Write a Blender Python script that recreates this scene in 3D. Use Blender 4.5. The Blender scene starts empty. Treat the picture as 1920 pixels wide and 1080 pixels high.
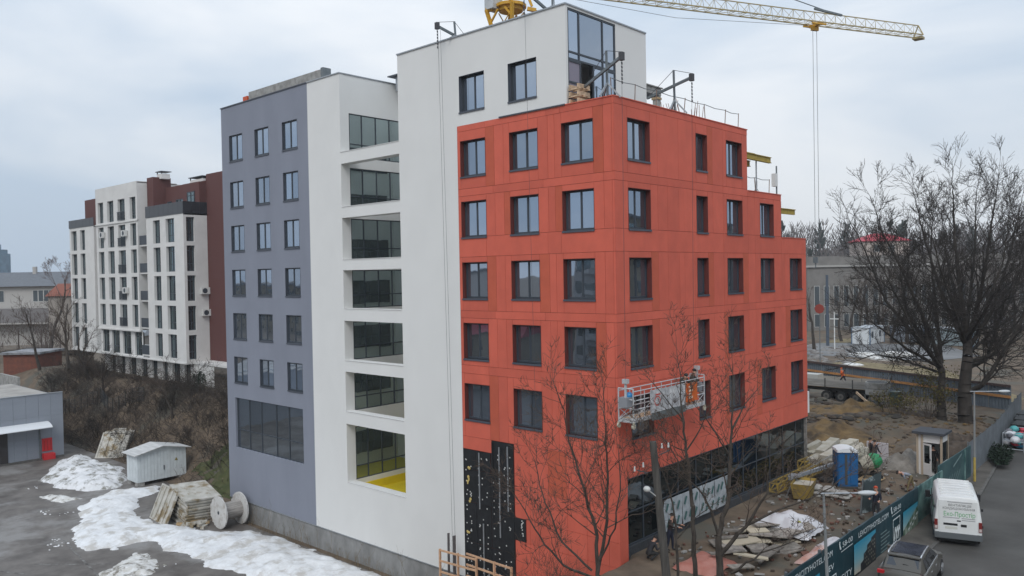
import bpy, bmesh, math, random
import numpy as np
from mathutils import Vector, Matrix, Euler
R=math.radians
rng=random.Random(7)
scene=bpy.context.scene
col=scene.collection

# ------------------------------------------------------------------ camera
cd=bpy.data.cameras.new('camera'); cam=bpy.data.objects.new('camera',cd); col.objects.link(cam)
cd.sensor_width=36; cd.lens=36*1515.71/1920; cd.clip_start=0.5; cd.clip_end=4000
YAW,PITCH,ROLL=R(132.5299),R(-0.97088),R(-1.03784)
F=Vector((math.cos(PITCH)*math.cos(YAW),math.cos(PITCH)*math.sin(YAW),math.sin(PITCH)))
Rt=Vector((math.sin(YAW),-math.cos(YAW),0)); Up=Rt.cross(F)
R2=math.cos(ROLL)*Rt+math.sin(ROLL)*Up; U2=-math.sin(ROLL)*Rt+math.cos(ROLL)*Up
CAM=Vector((21.6699,-30.7324,0))
M=Matrix.Identity(4)
for i in range(3):
    M[i][0]=R2[i]; M[i][1]=U2[i]; M[i][2]=-F[i]; M[i][3]=CAM[i]
cam.matrix_world=M
scene.camera=cam

# ------------------------------------------------------------------ world, sun, exposure
SUNV=Vector((0.42,-0.62,0.74)).normalized()
w=bpy.data.worlds.new('World'); scene.world=w; w.use_nodes=True
nt=w.node_tree; nt.nodes.clear()
def wn(t,**k):
    n=nt.nodes.new(t)
    for a,b in k.items(): setattr(n,a,b)
    return n
sky=wn('ShaderNodeTexSky',sky_type='NISHITA',sun_disc=False)
sky.sun_elevation=math.asin(SUNV.z); sky.sun_rotation=math.atan2(SUNV.x,SUNV.y); sky.air_density=1.5; sky.dust_density=3
tc=wn('ShaderNodeTexCoord'); mp=wn('ShaderNodeMapping'); mp.inputs['Scale'].default_value=(1.0,1.0,3.2); mp.inputs['Location'].default_value=(0.35,0.1,0.4)
nz=wn('ShaderNodeTexNoise'); nz.inputs['Scale'].default_value=1.5; nz.inputs['Detail'].default_value=5; nz.inputs['Roughness'].default_value=0.5; nz.inputs['Distortion'].default_value=0.4
rp=wn('ShaderNodeValToRGB'); rp.color_ramp.elements[0].position=0.40; rp.color_ramp.elements[0].color=(0.48,0.58,0.705,1)
rp.color_ramp.elements[1].position=0.62; rp.color_ramp.elements[1].color=(0.77,0.81,0.86,1)
sep=wn('ShaderNodeSeparateXYZ'); mr=wn('ShaderNodeMapRange'); mr.inputs[1].default_value=-0.02; mr.inputs[2].default_value=0.9; mr.inputs[3].default_value=1.04; mr.inputs[4].default_value=1.68
sc=wn('ShaderNodeVectorMath',operation='SCALE')
b1=wn('ShaderNodeBackground'); b1.inputs[1].default_value=0.06
b2=wn('ShaderNodeBackground'); b2.inputs[1].default_value=1.0
mx=wn('ShaderNodeMixShader'); mx.inputs[0].default_value=0.9
out=wn('ShaderNodeOutputWorld')
L=nt.links.new
L(tc.outputs['Generated'],mp.inputs[0]); L(mp.outputs[0],nz.inputs['Vector']); L(nz.outputs['Fac'],rp.inputs[0])
L(tc.outputs['Generated'],sep.inputs[0]); L(sep.outputs['Z'],mr.inputs[0]); L(rp.outputs[0],sc.inputs[0]); L(mr.outputs[0],sc.inputs['Scale'])
L(sc.outputs[0],b2.inputs[0]); L(sky.outputs[0],b1.inputs[0]); L(b1.outputs[0],mx.inputs[1]); L(b2.outputs[0],mx.inputs[2]); L(mx.outputs[0],out.inputs[0])
sl=bpy.data.lights.new('sun','SUN'); sl.energy=1.3; sl.angle=R(28); sl.color=(1.0,0.975,0.94)
so=bpy.data.objects.new('sun',sl); col.objects.link(so); so.rotation_euler=SUNV.to_track_quat('Z','Y').to_euler()
scene.view_settings.view_transform='Standard'; scene.view_settings.look='None'; scene.view_settings.gamma=1; scene.view_settings.exposure=0
scene.view_settings.use_curve_mapping=False

# ------------------------------------------------------------------ materials
MATS={}
def mat(name,c,rough=0.8,metal=0.0,var=0.0,nscale=6.0,c2=None,bump=0.0,bscale=40.0,rand=0.0,spec=0.4,stretch=(1,1,1),detail=5,coat=0.0,ramp=(0.35,0.65),c3=None,s3=1.0):
    if name in MATS: return MATS[name]
    m=bpy.data.materials.new(name); m.use_nodes=True; t=m.node_tree; b=t.nodes['Principled BSDF']
    b.inputs['Roughness'].default_value=rough; b.inputs['Metallic'].default_value=metal; b.inputs['Specular IOR Level'].default_value=spec
    b.inputs['Coat Weight'].default_value=coat
    c=tuple(c)+(1,)
    cur=None
    tcx=t.nodes.new('ShaderNodeTexCoord'); mpp=t.nodes.new('ShaderNodeMapping'); mpp.inputs['Scale'].default_value=stretch
    t.links.new(tcx.outputs['Object'],mpp.inputs[0])
    if var>0 or c2 is not None:
        n=t.nodes.new('ShaderNodeTexNoise'); n.inputs['Scale'].default_value=nscale; n.inputs['Detail'].default_value=detail; n.inputs['Roughness'].default_value=0.6
        t.links.new(mpp.outputs[0],n.inputs['Vector'])
        r=t.nodes.new('ShaderNodeValToRGB'); r.color_ramp.elements[0].position=ramp[0]; r.color_ramp.elements[1].position=ramp[1]
        if c2 is None:
            r.color_ramp.elements[0].color=tuple(x*(1-var) for x in c[:3])+(1,); r.color_ramp.elements[1].color=tuple(min(1,x*(1+var)) for x in c[:3])+(1,)
        else:
            r.color_ramp.elements[0].color=c; r.color_ramp.elements[1].color=tuple(c2)+(1,)
        t.links.new(n.outputs['Fac'],r.inputs[0]); cur=r.outputs[0]
        if c3 is not None:
            n3=t.nodes.new('ShaderNodeTexNoise'); n3.inputs['Scale'].default_value=s3; n3.inputs['Detail'].default_value=6; n3.inputs['Roughness'].default_value=0.65
            t.links.new(mpp.outputs[0],n3.inputs['Vector'])
            r3=t.nodes.new('ShaderNodeValToRGB'); r3.color_ramp.elements[0].position=0.5; r3.color_ramp.elements[1].position=0.62
            t.links.new(n3.outputs['Fac'],r3.inputs[0])
            mm=t.nodes.new('ShaderNodeMix'); mm.data_type='RGBA'; t.links.new(r3.outputs[0],mm.inputs['Factor']); t.links.new(cur,mm.inputs['A']); mm.inputs['B'].default_value=tuple(c3)+(1,)
            cur=mm.outputs['Result']
    if rand>0:
        oi=t.nodes.new('ShaderNodeObjectInfo'); mrr=t.nodes.new('ShaderNodeMapRange'); mrr.inputs[3].default_value=1-rand; mrr.inputs[4].default_value=1+rand
        t.links.new(oi.outputs['Random'],mrr.inputs[0])
        v=t.nodes.new('ShaderNodeVectorMath'); v.operation='SCALE'
        if cur: t.links.new(cur,v.inputs[0])
        else: v.inputs[0].default_value=c[:3]
        t.links.new(mrr.outputs[0],v.inputs['Scale']); cur=v.outputs[0]
    if cur: t.links.new(cur,b.inputs['Base Color'])
    else: b.inputs['Base Color'].default_value=c
    if bump>0:
        n2=t.nodes.new('ShaderNodeTexNoise'); n2.inputs['Scale'].default_value=bscale; n2.inputs['Detail'].default_value=4
        t.links.new(mpp.outputs[0],n2.inputs['Vector'])
        bp=t.nodes.new('ShaderNodeBump'); bp.inputs['Strength'].default_value=min(1,bump); bp.inputs['Distance'].default_value=0.03
        t.links.new(n2.outputs['Fac'],bp.inputs['Height']); t.links.new(bp.outputs[0],b.inputs['Normal'])
    MATS[name]=m; return m

WHITE=mat('white_plaster',(0.71,0.708,0.69),0.9,var=0.022,nscale=0.5,bump=0.10,bscale=14,stretch=(1,1,0.7))
GREYP=mat('grey_plaster',(0.225,0.242,0.292),0.9,var=0.05,nscale=0.45,bump=0.12,bscale=14,stretch=(1,1,0.35))
SOFF=mat('white_soffit',(0.69,0.69,0.675),0.9,var=0.03,nscale=1)
RED=mat('red_fibre_cement',(0.575,0.116,0.073),0.74,var=0.065,nscale=1.1,rand=0.07,stretch=(1,1,0.7),bump=0.05,bscale=30)
RED2=mat('rust_fibre_cement',(0.49,0.100,0.054),0.75,var=0.06,nscale=1.2,rand=0.05)
REDBACK=mat('dark_red_backing',(0.16,0.03,0.02),0.9)  # dark red backing colour, seen through the panel joints
REDREV=mat('red_flashing',(0.13,0.028,0.022),0.6,var=0.05,nscale=2)
ANTH=mat('anthracite_aluminium',(0.045,0.055,0.068),0.5,metal=0.0,rand=0.08)
DARKSILL=mat('dark_sill',(0.07,0.08,0.1),0.45,rand=0.06)
CONC=mat('concrete',(0.30,0.295,0.28),0.9,var=0.25,nscale=2.2,bump=0.3,bscale=25)
CONCD=mat('plinth_concrete',(0.24,0.24,0.235),0.9,var=0.2,nscale=1.3,bump=0.25,bscale=25,stretch=(1,1,0.5))
BLACK=mat('black_insulation',(0.012,0.013,0.015),0.8,var=0.3,nscale=3)
GALV=mat('galvanised_steel',(0.36,0.38,0.40),0.45,metal=0.55,var=0.12,nscale=5)
STEELD=mat('painted_grey_steel',(0.16,0.18,0.19),0.5,metal=0.3,var=0.15,nscale=5)
CABLE=mat('cable_dark',(0.06,0.06,0.065),0.6)
YEL=mat('crane_yellow',(0.66,0.36,0.02),0.5,var=0.15,nscale=3,c2=(0.5,0.27,0.03))
YELF=mat('yellow_floor',(0.72,0.56,0.02),0.6,var=0.05,nscale=2)
YELP=mat('formwork_yellow',(0.36,0.26,0.045),0.65,var=0.2,nscale=4)
WOOD=mat('raw_timber',(0.42,0.30,0.17),0.85,var=0.25,nscale=5,rand=0.15,stretch=(1,1,6))
WOODP=mat('pale_timber',(0.55,0.40,0.27),0.85,var=0.2,nscale=5,rand=0.1)
BRICKR=mat('brown_red_clinker',(0.112,0.046,0.042),0.85,var=0.12,nscale=18,bump=0.2,bscale=60,stretch=(1,1,2))
def glassmat(name,c,rough=0.02,wave=0.004):
    m=bpy.data.materials.new(name); m.use_nodes=True; t=m.node_tree; b=t.nodes['Principled BSDF']
    oi=t.nodes.new('ShaderNodeObjectInfo'); mrr=t.nodes.new('ShaderNodeMapRange'); mrr.inputs[3].default_value=0.8; mrr.inputs[4].default_value=1.12
    v=t.nodes.new('ShaderNodeVectorMath'); v.operation='SCALE'; v.inputs[0].default_value=c
    t.links.new(oi.outputs['Random'],mrr.inputs[0]); t.links.new(mrr.outputs[0],v.inputs['Scale']); t.links.new(v.outputs[0],b.inputs['Base Color'])
    b.inputs['Metallic'].default_value=0.9; b.inputs['Roughness'].default_value=rough
    tcx=t.nodes.new('ShaderNodeTexCoord'); n=t.nodes.new('ShaderNodeTexNoise'); n.inputs['Scale'].default_value=0.9; n.inputs['Detail'].default_value=1
    t.links.new(tcx.outputs['Object'],n.inputs['Vector']); bp=t.nodes.new('ShaderNodeBump'); bp.inputs['Strength'].default_value=1; bp.inputs['Distance'].default_value=wave
    t.links.new(n.outputs['Fac'],bp.inputs['Height']); t.links.new(bp.outputs[0],b.inputs['Normal'])
    return m
GLASS=glassmat('coated_window_glass',(0.365,0.425,0.505))
GLASSG=glassmat('greenish_glazing',(0.46,0.54,0.54),wave=0.003)
GLASSD=glassmat('dark_shop_glass',(0.085,0.105,0.115),wave=0.003)
GLASSA=glassmat('apartment_glass',(0.16,0.22,0.24),rough=0.05)
CARGLASS=mat('car_glass',(0.012,0.014,0.018),0.05,spec=0.8,coat=0.5)
RUBBER=mat('rubber_black',(0.02,0.02,0.02),0.85)
BARK=mat('wet_bark',(0.058,0.048,0.040),0.95,var=0.35,nscale=6,stretch=(1,1,0.4))
TWIG=mat('brown_twig',(0.085,0.062,0.048),0.95,var=0.3,nscale=1)
TWIGP=mat('purple_brown_twig',(0.15,0.11,0.10),0.95,var=0.2,nscale=1)
SNOW=mat('old_snow',(0.62,0.62,0.62),0.75,c2=(0.72,0.72,0.73),nscale=2.0,bump=0.5,bscale=7,c3=(0.20,0.19,0.16),s3=1.1)
SNOWC=mat('clean_snow',(0.64,0.64,0.64),0.75,c2=(0.76,0.77,0.78),nscale=2.0,bump=0.6,bscale=6,c3=(0.50,0.48,0.45),s3=0.8)
SNOWD=mat('dirty_snow',(0.52,0.50,0.46),0.8,c2=(0.72,0.72,0.71),nscale=2.5,bump=0.6,bscale=8,c3=(0.2,0.18,0.15),s3=1.6)

# ------------------------------------------------------------------ mesh helpers
class MB:
    def __init__(s): s.v=[]; s.f=[]; s.m=[]
    def add(s,vs,fs,mi=0):
        o=len(s.v); s.v.extend(tuple(p) for p in vs); s.f.extend(tuple(i+o for i in f) for f in fs); s.m.extend([mi]*len(fs)); return s
    def box(s,x0,x1,y0,y1,z0,z1,mi=0,mat4=None):
        vs=[Vector(p) for p in ((x0,y0,z0),(x1,y0,z0),(x1,y1,z0),(x0,y1,z0),(x0,y0,z1),(x1,y0,z1),(x1,y1,z1),(x0,y1,z1))]
        if mat4 is not None: vs=[mat4@p for p in vs]
        return s.add(vs,[(0,3,2,1),(4,5,6,7),(0,1,5,4),(1,2,6,5),(2,3,7,6),(3,0,4,7)],mi)
    def tube(s,p0,p1,r0,r1=None,n=8,mi=0,caps=True):
        r1=r0 if r1 is None else r1
        p0=Vector(p0);p1=Vector(p1);d=p1-p0
        if d.length<1e-6: return s
        d.normalize(); a=d.cross(Vector((0,0,1)) if abs(d.z)<0.9 else Vector((1,0,0))).normalized(); b=d.cross(a)
        vs=[];
        for p,r in ((p0,r0),(p1,r1)):
            for k in range(n):
                t=2*math.pi*k/n; vs.append(p+(a*math.cos(t)+b*math.sin(t))*r)
        fs=[(k,(k+1)%n,n+(k+1)%n,n+k) for k in range(n)]
        if caps: fs+= [tuple(range(n-1,-1,-1)),tuple(range(n,2*n))]
        return s.add(vs,fs,mi)
    def bar(s,p0,p1,w,h=None,mi=0):   # square bar between points
        h=w if h is None else h
        p0=Vector(p0);p1=Vector(p1);d=(p1-p0); l=d.length; d.normalize()
        a=d.cross(Vector((0,0,1)) if abs(d.z)<0.95 else Vector((1,0,0))).normalized(); b=a.cross(d)
        m=Matrix((( d.x,a.x,b.x,p0.x),(d.y,a.y,b.y,p0.y),(d.z,a.z,b.z,p0.z),(0,0,0,1)))
        return s.box(0,l,-w/2,w/2,-h/2,h/2,mi,m)
    def quad(s,a,b,c,d,mi=0): return s.add([a,b,c,d],[(0,1,2,3)],mi)
    def sphere(s,c,r,n=10,m=7,mi=0,sq=(1,1,1)):
        vs=[];fs=[]
        for j in range(m+1):
            ph=math.pi*j/m
            for k in range(n):
                t=2*math.pi*k/n; vs.append((c[0]+r*sq[0]*math.sin(ph)*math.cos(t),c[1]+r*sq[1]*math.sin(ph)*math.sin(t),c[2]+r*sq[2]*math.cos(ph)))
        for j in range(m):
            for k in range(n): fs.append((j*n+k,(j+1)*n+k,(j+1)*n+(k+1)%n,j*n+(k+1)%n))
        return s.add(vs,fs,mi)
    def mesh(s,name,mats,smooth=False,off=(0,0,0)):
        me=bpy.data.meshes.new(name); o=Vector(off)
        me.from_pydata([(p[0]-o.x,p[1]-o.y,p[2]-o.z) for p in s.v],[],s.f)
        for m in (mats if isinstance(mats,(list,tuple)) else [mats]): me.materials.append(m)
        if any(s.m): me.polygons.foreach_set('material_index',s.m)
        if smooth:
            me.shade_smooth(); me.set_sharp_from_angle(angle=R(smooth if smooth is not True else 40))
        me.update(); return me
    def build(s,name,mats,parent=None,smooth=False,local=False):
        off=(0,0,0)
        if parent is not None and not local: off=worldloc(parent)
        o=bpy.data.objects.new(name,s.mesh(name,mats,smooth,off)); col.objects.link(o)
        if parent is not None: o.parent=parent
        return o
def worldloc(o):
    v=Vector(o.location)
    while o.parent is not None: o=o.parent; v+=o.location
    return v
def tag(o,label=None,cat=None,group=None,kind=None):
    if label: o['label']=label
    if cat: o['category']=cat
    if group: o['group']=group
    if kind: o['kind']=kind
    return o
def empty(name,loc,label,cat,group=None,rz=0):
    o=bpy.data.objects.new(name,None); col.objects.link(o); o.location=loc; o.rotation_euler=(0,0,rz); o.empty_display_size=0.3
    return tag(o,label,cat,group)
def inst(name,me,parent,loc=(0,0,0),rot=(0,0,0)):
    o=bpy.data.objects.new(name,me); col.objects.link(o); o.parent=parent; o.location=loc; o.rotation_euler=rot; return o
def copy_tree(o,parent=None):
    c=o.copy(); col.objects.link(c)
    if parent is not None: c.parent=parent
    for ch in list(o.children): copy_tree(ch,c)
    return c
def struct(o): o['kind']='structure'; return o
def textmesh(s,size):
    cu=bpy.data.curves.new('t','FONT'); cu.body=s; cu.size=size; cu.extrude=0.0; cu.resolution_u=2
    ob=bpy.data.objects.new('t',cu); col.objects.link(ob)
    dg=bpy.context.evaluated_depsgraph_get(); me=bpy.data.meshes.new_from_object(ob.evaluated_get(dg))
    vs=[tuple(v.co) for v in me.vertices]; fs=[tuple(p.vertices) for p in me.polygons]
    bpy.data.objects.remove(ob); bpy.data.curves.remove(cu); bpy.data.meshes.remove(me)
    return vs,fs
def text_on(mb,s,origin,ax,up,size,width=None,mi=0,bold=0.0):
    vs,fs=textmesh(s,size)
    x0=min(v[0] for v in vs); x1=max(v[0] for v in vs)
    k=1 if width is None else width/(x1-x0)
    o=Vector(origin);ax=Vector(ax);up=Vector(up)
    mb.add([o+ax*((v[0]-x0)*k)+up*v[1] for v in vs],fs,mi)

# ------------------------------------------------------------------ terrain
def sstep(a,b,x):
    t=min(1,max(0,(x-a)/(b-a))); return t*t*(3-2*t)
ZY=-18.15; ZS=-13.4; ZB=-11.85
def hash2(x,y): 
    v=math.sin(x*12.9898+y*78.233)*43758.5453; return v-math.floor(v)
def vnoise(x,y):
    xi,yi=math.floor(x),math.floor(y); xf,yf=x-xi,y-yi; u=xf*xf*(3-2*xf); v=yf*yf*(3-2*yf)
    return (hash2(xi,yi)*(1-u)+hash2(xi+1,yi)*u)*(1-v)+(hash2(xi,yi+1)*(1-u)+hash2(xi+1,yi+1)*u)*v
def fbm(x,y): return vnoise(x,y)*.55+vnoise(x*2.1+5,y*2.1)*.28+vnoise(x*4.3,y*4.3+9)*.17
def terr(x,y):
    # lower yard at left / front, street level at right and behind
    front=ZY+(-17.1-ZY)*sstep(-14,-9,x)+(ZS+17.1)*sstep(-1.3+.25*y*(1 if y>-4 else 0)-(0 if y>-4 else 1),.2,x)
    foot=1.2 if x>-45 else (1.2+(-45-x)*0.12 if x>-55 else 2.4)
    if x<-36.5:
        bank=ZY+(ZB-ZY)*sstep(foot,9.6,y)
        back=bank+( -13.0-ZB)*sstep(18,40,y)
        k=sstep(-120,-100,x)
        z=back*k+(-13.0)*(1-k) if y>foot else (ZY if x>-100 else ZY+( -13.0-ZY)*sstep(-100,-125,x))
        if y>1.0 and x>-100:
            a=sstep(foot,foot+3,y)*(1-sstep(8,10.5,y)); z+=a*(fbm(x*.5,y*.5)-.5)*1.5
        return z
    if -35.9<x<-0.4 and 0.9<y<21: return -18.4
    if y>0.95:
        k=sstep(-36.5,-36.3,x)
        z=ZB*(1-k)+ZS*k
        # earthworks behind the site
        e=sstep(33,37,y)*(1-sstep(45,50,y))*sstep(-16,-10,x)*(1-sstep(4.5,6.5,x))
        z+=e*(0.5+1.5*(fbm(x*.35+3,y*.35)-.35))
        s=sstep(21,24,y)*(1-sstep(33,36,y))*sstep(-12,-8,x)*(1-sstep(4,6,x))
        z+=s*(fbm(x*.7,y*.7)-.5)*0.7
        n=(1-sstep(6.6,7.8,x))*sstep(1.0,2.0,x)*(1-sstep(30,36,y)) 
        z+=n*(fbm(x*1.3+7,y*1.3)-.5)*0.35
        return z
    z=front
    if x>-3 and x<8.6: z+=(fbm(x*1.3+7,y*1.3)-.5)*0.3*(1-sstep(7.5,8.6,x))*sstep(-3,0,x)
    return z
def gaxis(lo,hi,pts):
    a=[lo]
    for (x0,x1,st) in pts:
        n=max(1,int(round((x1-x0)/st))); a+=[x0+(x1-x0)*i/n for i in range(n)]
    a.append(hi); return sorted(set(round(v,3) for v in a))
gx=gaxis(-3000,3000,[(-1500,-300,300),(-300,-130,20),(-130,-80,4),(-80,-36,0.9),(-36,-18,3),(-18,-2,1.2),(-2,9,0.45),(9,30,3),(30,130,20),(130,1500,300)])
gy=gaxis(-3000,3000,[(-1500,-300,300),(-300,-60,30),(-60,-10,5),(-10,-2,1.2),(-2,22,0.6),(22,52,0.55),(52,70,3),(70,160,10),(160,500,60),(500,1500,300)])
mb=MB(); nx=len(gx)
mb.v=[(x,y,terr(x,y)) for y in gy for x in gx]
mb.f=[(j*nx+i,j*nx+i+1,(j+1)*nx+i+1,(j+1)*nx+i) for j in range(len(gy)-1) for i in range(nx-1)]; mb.m=[0]*len(mb.f)
EARTH=mat('muddy_earth',(0.080,0.059,0.042),0.95,c2=(0.172,0.128,0.088),nscale=0.8,bump=0.8,bscale=2.5,c3=(0.095,0.088,0.07),s3=0.22,ramp=(0.3,0.7),detail=8)
ground=struct(mb.build('ground',EARTH,smooth=60))

def sheet(name,poly,z,m,fn=None,n=1):
    o=MB(); o.add([(x,y,(z if fn is None else fn(x,y))) for x,y in poly],[tuple(range(len(poly)))]); return struct(o.build(name,m))
ASPH=mat('wet_yard_asphalt',(0.070,0.060,0.053),0.6,c2=(0.19,0.172,0.156),nscale=0.55,bump=0.15,bscale=20,c3=(0.235,0.225,0.215),s3=0.2,ramp=(0.3,0.7),detail=8)
ROADM=mat('street_asphalt',(0.056,0.053,0.049),0.8,c2=(0.090,0.086,0.080),nscale=0.35,bump=0.2,bscale=30,detail=8)
PAVEM=mat('pavement_dirt_asphalt',(0.068,0.060,0.052),0.9,c2=(0.13,0.118,0.103),nscale=0.6,bump=0.3,bscale=20,detail=8)
sheet('yard',[(-100,-90),(-15.5,-90),(-15.5,-0.4),(-36.6,-0.4),(-37,0.8),(-45,0.8),(-55,2.0),(-72,2.0),(-100,2.0)],ZY+0.03,ASPH)
sheet('road',[(11.0,-80),(26,-80),(20,40),(10,110),(3.0,110),(6.3,49),(9.2,29.5),(10.2,20),(10.8,0)],ZS+0.02,ROADM)
sheet('pavement',[(8.7,-80),(10.85,-80),(10.65,0),(10.05,20),(9.05,29.5),(6.15,49),(5.6,53),(5.2,53),(6.6,41.8),(7.35,34.3),(7.9,26),(8.4,19),(9.3,-6)],ZS+0.10,PAVEM)
sheet('mirrored_dark_sheet',[(-200,-62),(-15.5,-62),(-15.5,-38),(-200,-38)],ZY+0.05,mat('dark_mirrored_asphalt',(.035,.033,.031),.6,c2=(.06,.057,.053),nscale=.4))  # unseen dark sheet added so the lower panes mirror something darker
kb=MB()
kp=[(10.85,-80),(10.65,0),(10.05,20),(9.05,29.5),(6.15,49),(5.6,53)]
KERBM=mat('kerb_concrete',(0.11,0.105,0.098),0.9,var=0.2,nscale=3)
for a,b in zip(kp,kp[1:]):
    kb.bar((a[0]+.07,a[1],ZS+0.05),(b[0]+.07,b[1],ZS+0.05),0.15,0.14)
struct(kb.build('kerb',KERBM))
# concrete yard slab joints / painted worn lines
lm=MB(); JOINT=mat('worn_white_paint',(0.24,0.235,0.225),0.9,c2=(0.09,0.08,0.073),nscale=2.5)
for (a,b,wd) in (((-36.2,-13.6),(-31.5,-9.6),.16),((-40.0,-10.6),(-30.0,-11.8),.12),((-37.5,-15.9),(-34.6,-14.5),.15)):
    lm.bar((a[0],a[1],ZY+.036),(b[0],b[1],ZY+.036),wd,0.008)
struct(lm.build('yard_marking',JOINT))
# far fields
PARK=mat('far_wet_asphalt',(0.10,0.10,0.10),0.6,c2=(0.19,0.19,0.19),nscale=0.1,bump=0.1,bscale=10)
sheet('far_street',[(-37,93),(-12,93),(-8,104),(-16,118),(-29,118),(-45,108)],ZS+0.05,PARK)
STRAW=mat('dry_grass',(0.12,0.095,0.05),0.95,c2=(0.25,0.20,0.11),nscale=1.2,bump=0.7,bscale=9)
sheet('verge',[(-22,74),(-9,66),(-4,62),(4,58),(5,63),(-8,84),(-22,88)],ZS+0.06,STRAW)
sheet('far_verge',[(-44,108),(-29,119),(-33,126),(-55,114)],ZS+0.06,STRAW)
GRASS=mat('bank_grass',(0.045,0.058,0.018),0.95,c2=(0.085,0.085,0.034),nscale=1.5,bump=0.8,bscale=10)
# green grass patch on the bank, follows terrain
gp=MB(); N=14
for i in range(N):
    for j in range(14):
        x0,x1=-50+i*.85,-49.15+i*.85; y0=2.0+j*.30; y1=y0+.30
        if fbm(x0*.55+2,y0*.8)+.25*(1-abs(i-8)/7)-.2*abs(j-5)/6>.46:
            gp.quad(*[(x,y,terr(x,y)+.06) for x,y in ((x0,y0),(x1,y0),(x1,y1),(x0,y1))])
tag(gp.build('grass_patch',GRASS),'patch of green grass on the brown bank beside the grey wall','grass',kind='stuff')

# ------------------------------------------------------------------ the hotel
hotel=empty('hotel_building',(0,0,ZS),'unfinished hotel block with grey, white and red clad facades under the crane','building')
PL_=lambda u,d,z:(u,d,z)
PR_=lambda u,d,z:(-d,u,z)
def wall_holes(mb,P,u0,u1,z0,z1,holes,depth,mi=0,mr=0,off=0.0,flip=False):
    us=sorted({u0,u1,*[h[0] for h in holes],*[h[1] for h in holes]}); zs=sorted({z0,z1,*[h[2] for h in holes],*[h[3] for h in holes]})
    us=[u for u in us if u0<=u<=u1]; zs=[z for z in zs if z0<=z<=z1]
    for a,b in zip(us,us[1:]):
        for c,d in zip(zs,zs[1:]):
            um,zm=(a+b)/2,(c+d)/2
            if any(h[0]<um<h[1] and h[2]<zm<h[3] for h in holes): continue
            mb.quad(P(a,off,c),P(b,off,c),P(b,off,d),P(a,off,d),mi)
    for a,b,c,d in holes:
        D=off+depth
        mb.quad(P(a,off,c),P(a,D,c),P(a,D,d),P(a,off,d),mr); mb.quad(P(b,D,c),P(b,off,c),P(b,off,d),P(b,D,d),mr)
        mb.quad(P(a,off,d),P(a,D,d),P(b,D,d),P(b,off,d),mr); mb.quad(P(a,D,c),P(a,off,c),P(b,off,c),P(b,D,c),mr)
TOPS=[7.28,3.99,0.69,-2.60,-5.90]; BOTS=[5.34,2.05,-1.27,-4.55,-7.86]
GT=[10.78,7.30,4.02,0.72,-2.54,-5.82]; GB=[8.85,5.36,2.09,-1.22,-4.47,-7.77]
GC=[(-35.15,-33.22),(-31.49,-29.61),(-27.85,-25.98)]
LC=[(-10.17,-8.26),(-6.54,-4.61),(-3.10,-1.18)]
RC=[(1.09,3.01),(7.42,8.62),(10.75,12.63),(14.87,16.73),(18.99,20.82)]
# plaster walls on the yard side
mb=MB()
gh=[(a,b,c,d) for a,b in GC for c,d in zip(GB,GT)]+[(-35.17,-26.05,-12.72,-8.93)]
wall_holes(mb,PL_,-36.30,-24.72,-16.62,12.98,gh,0.36)
mb.quad((-36.30,0,-16.62),(-36.30,14,-16.62),(-36.30,14,12.98),(-36.30,0,12.98)); mb.quad((-36.30,14,-16.62),(-21.1,14,-16.62),(-21.1,14,12.98),(-36.30,14,12.98))
mb.build('grey_wall',GREYP,hotel)
mb=MB()
BE=[(7.22,7.95),(3.78,4.47),(0.45,1.12),(-2.77,-2.0),(-6.02,-5.31),(-9.37,-8.57)]
SB=[7.72,4.35,1.02,-2.02,-5.33,-8.6,-13.09]; ST=[10.53,7.03,3.77,0.45,-2.87,-6.2,-9.66]
# white front strip left of the recess, its flank, the base wall, the tower front
mb.box(-24.72,-21.1,0,0.0+0.68,-16.62,12.98)
mb.box(-21.1,-15.34,0.0,0.68,-16.62,-13.12)
sh=[(0.685,8.6,a,b) for a,b in zip(SB,ST)]
P_s=lambda u,d,z:(-21.1-d,u,z)
wall_holes(mb,P_s,0.68,14,-16.62,12.98,sh,0.12)
mb.build('white_wall',WHITE,hotel)
mb=MB()
th=[(LC[0][0],LC[0][1],8.85,10.80),(LC[1][0],LC[1][1],8.85,10.80)]
wall_holes(mb,PL_,-15.34,-2.72,8.12,12.98,th,0.36)
wall_holes(mb,PL_,-15.34,-10.39,-16.62,8.12,[],0)
mb.quad((-15.34,9,-16.62),(-15.34,0,-16.62),(-15.34,0,12.98),(-15.34,9,12.98))      # flank to the recess
P_t=lambda u,d,z:(-2.72-d,u,z)
wall_holes(mb,P_t,0,7.0,7.9,12.98,[(0.16,4.15,8.2,12.86)],0.14)
mb.quad((-2.72,7.0,7.9),(-15.34,7.0,7.9),(-15.34,7.0,12.98),(-2.72,7.0,12.98))
mb.build('tower_wall',WHITE,hotel)
mb=MB()
for a,b in BE: mb.box(-21.1,-15.34,0.004,0.68,a,b)
for k in range(len(BE)): pass
mb.quad((-21.1,9,-14),(-15.34,9,-14),(-15.34,9,13.35),(-21.1,9,13.35))
mb.build('recess_beam',WHITE,hotel)
for i,(a,b) in enumerate(BE):
    s=MB(); s.box(-21.1,-15.34,-0.03,0.60,b,b+0.03); s.build('beam_flashing',SOFF,hotel)
s=MB(); s.box(-21.1,-15.34,-0.03,0.60,-13.12,-13.09); s.build('beam_flashing',SOFF,hotel)
s=MB(); s.box(-21.08,-15.36,0.69,8.99,-14.0,-13.9); s.box(-21.08,-20.98,0.69,8.9,-13.9,-13.4); s.build('yellow_floor',YELF,hotel)
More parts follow.
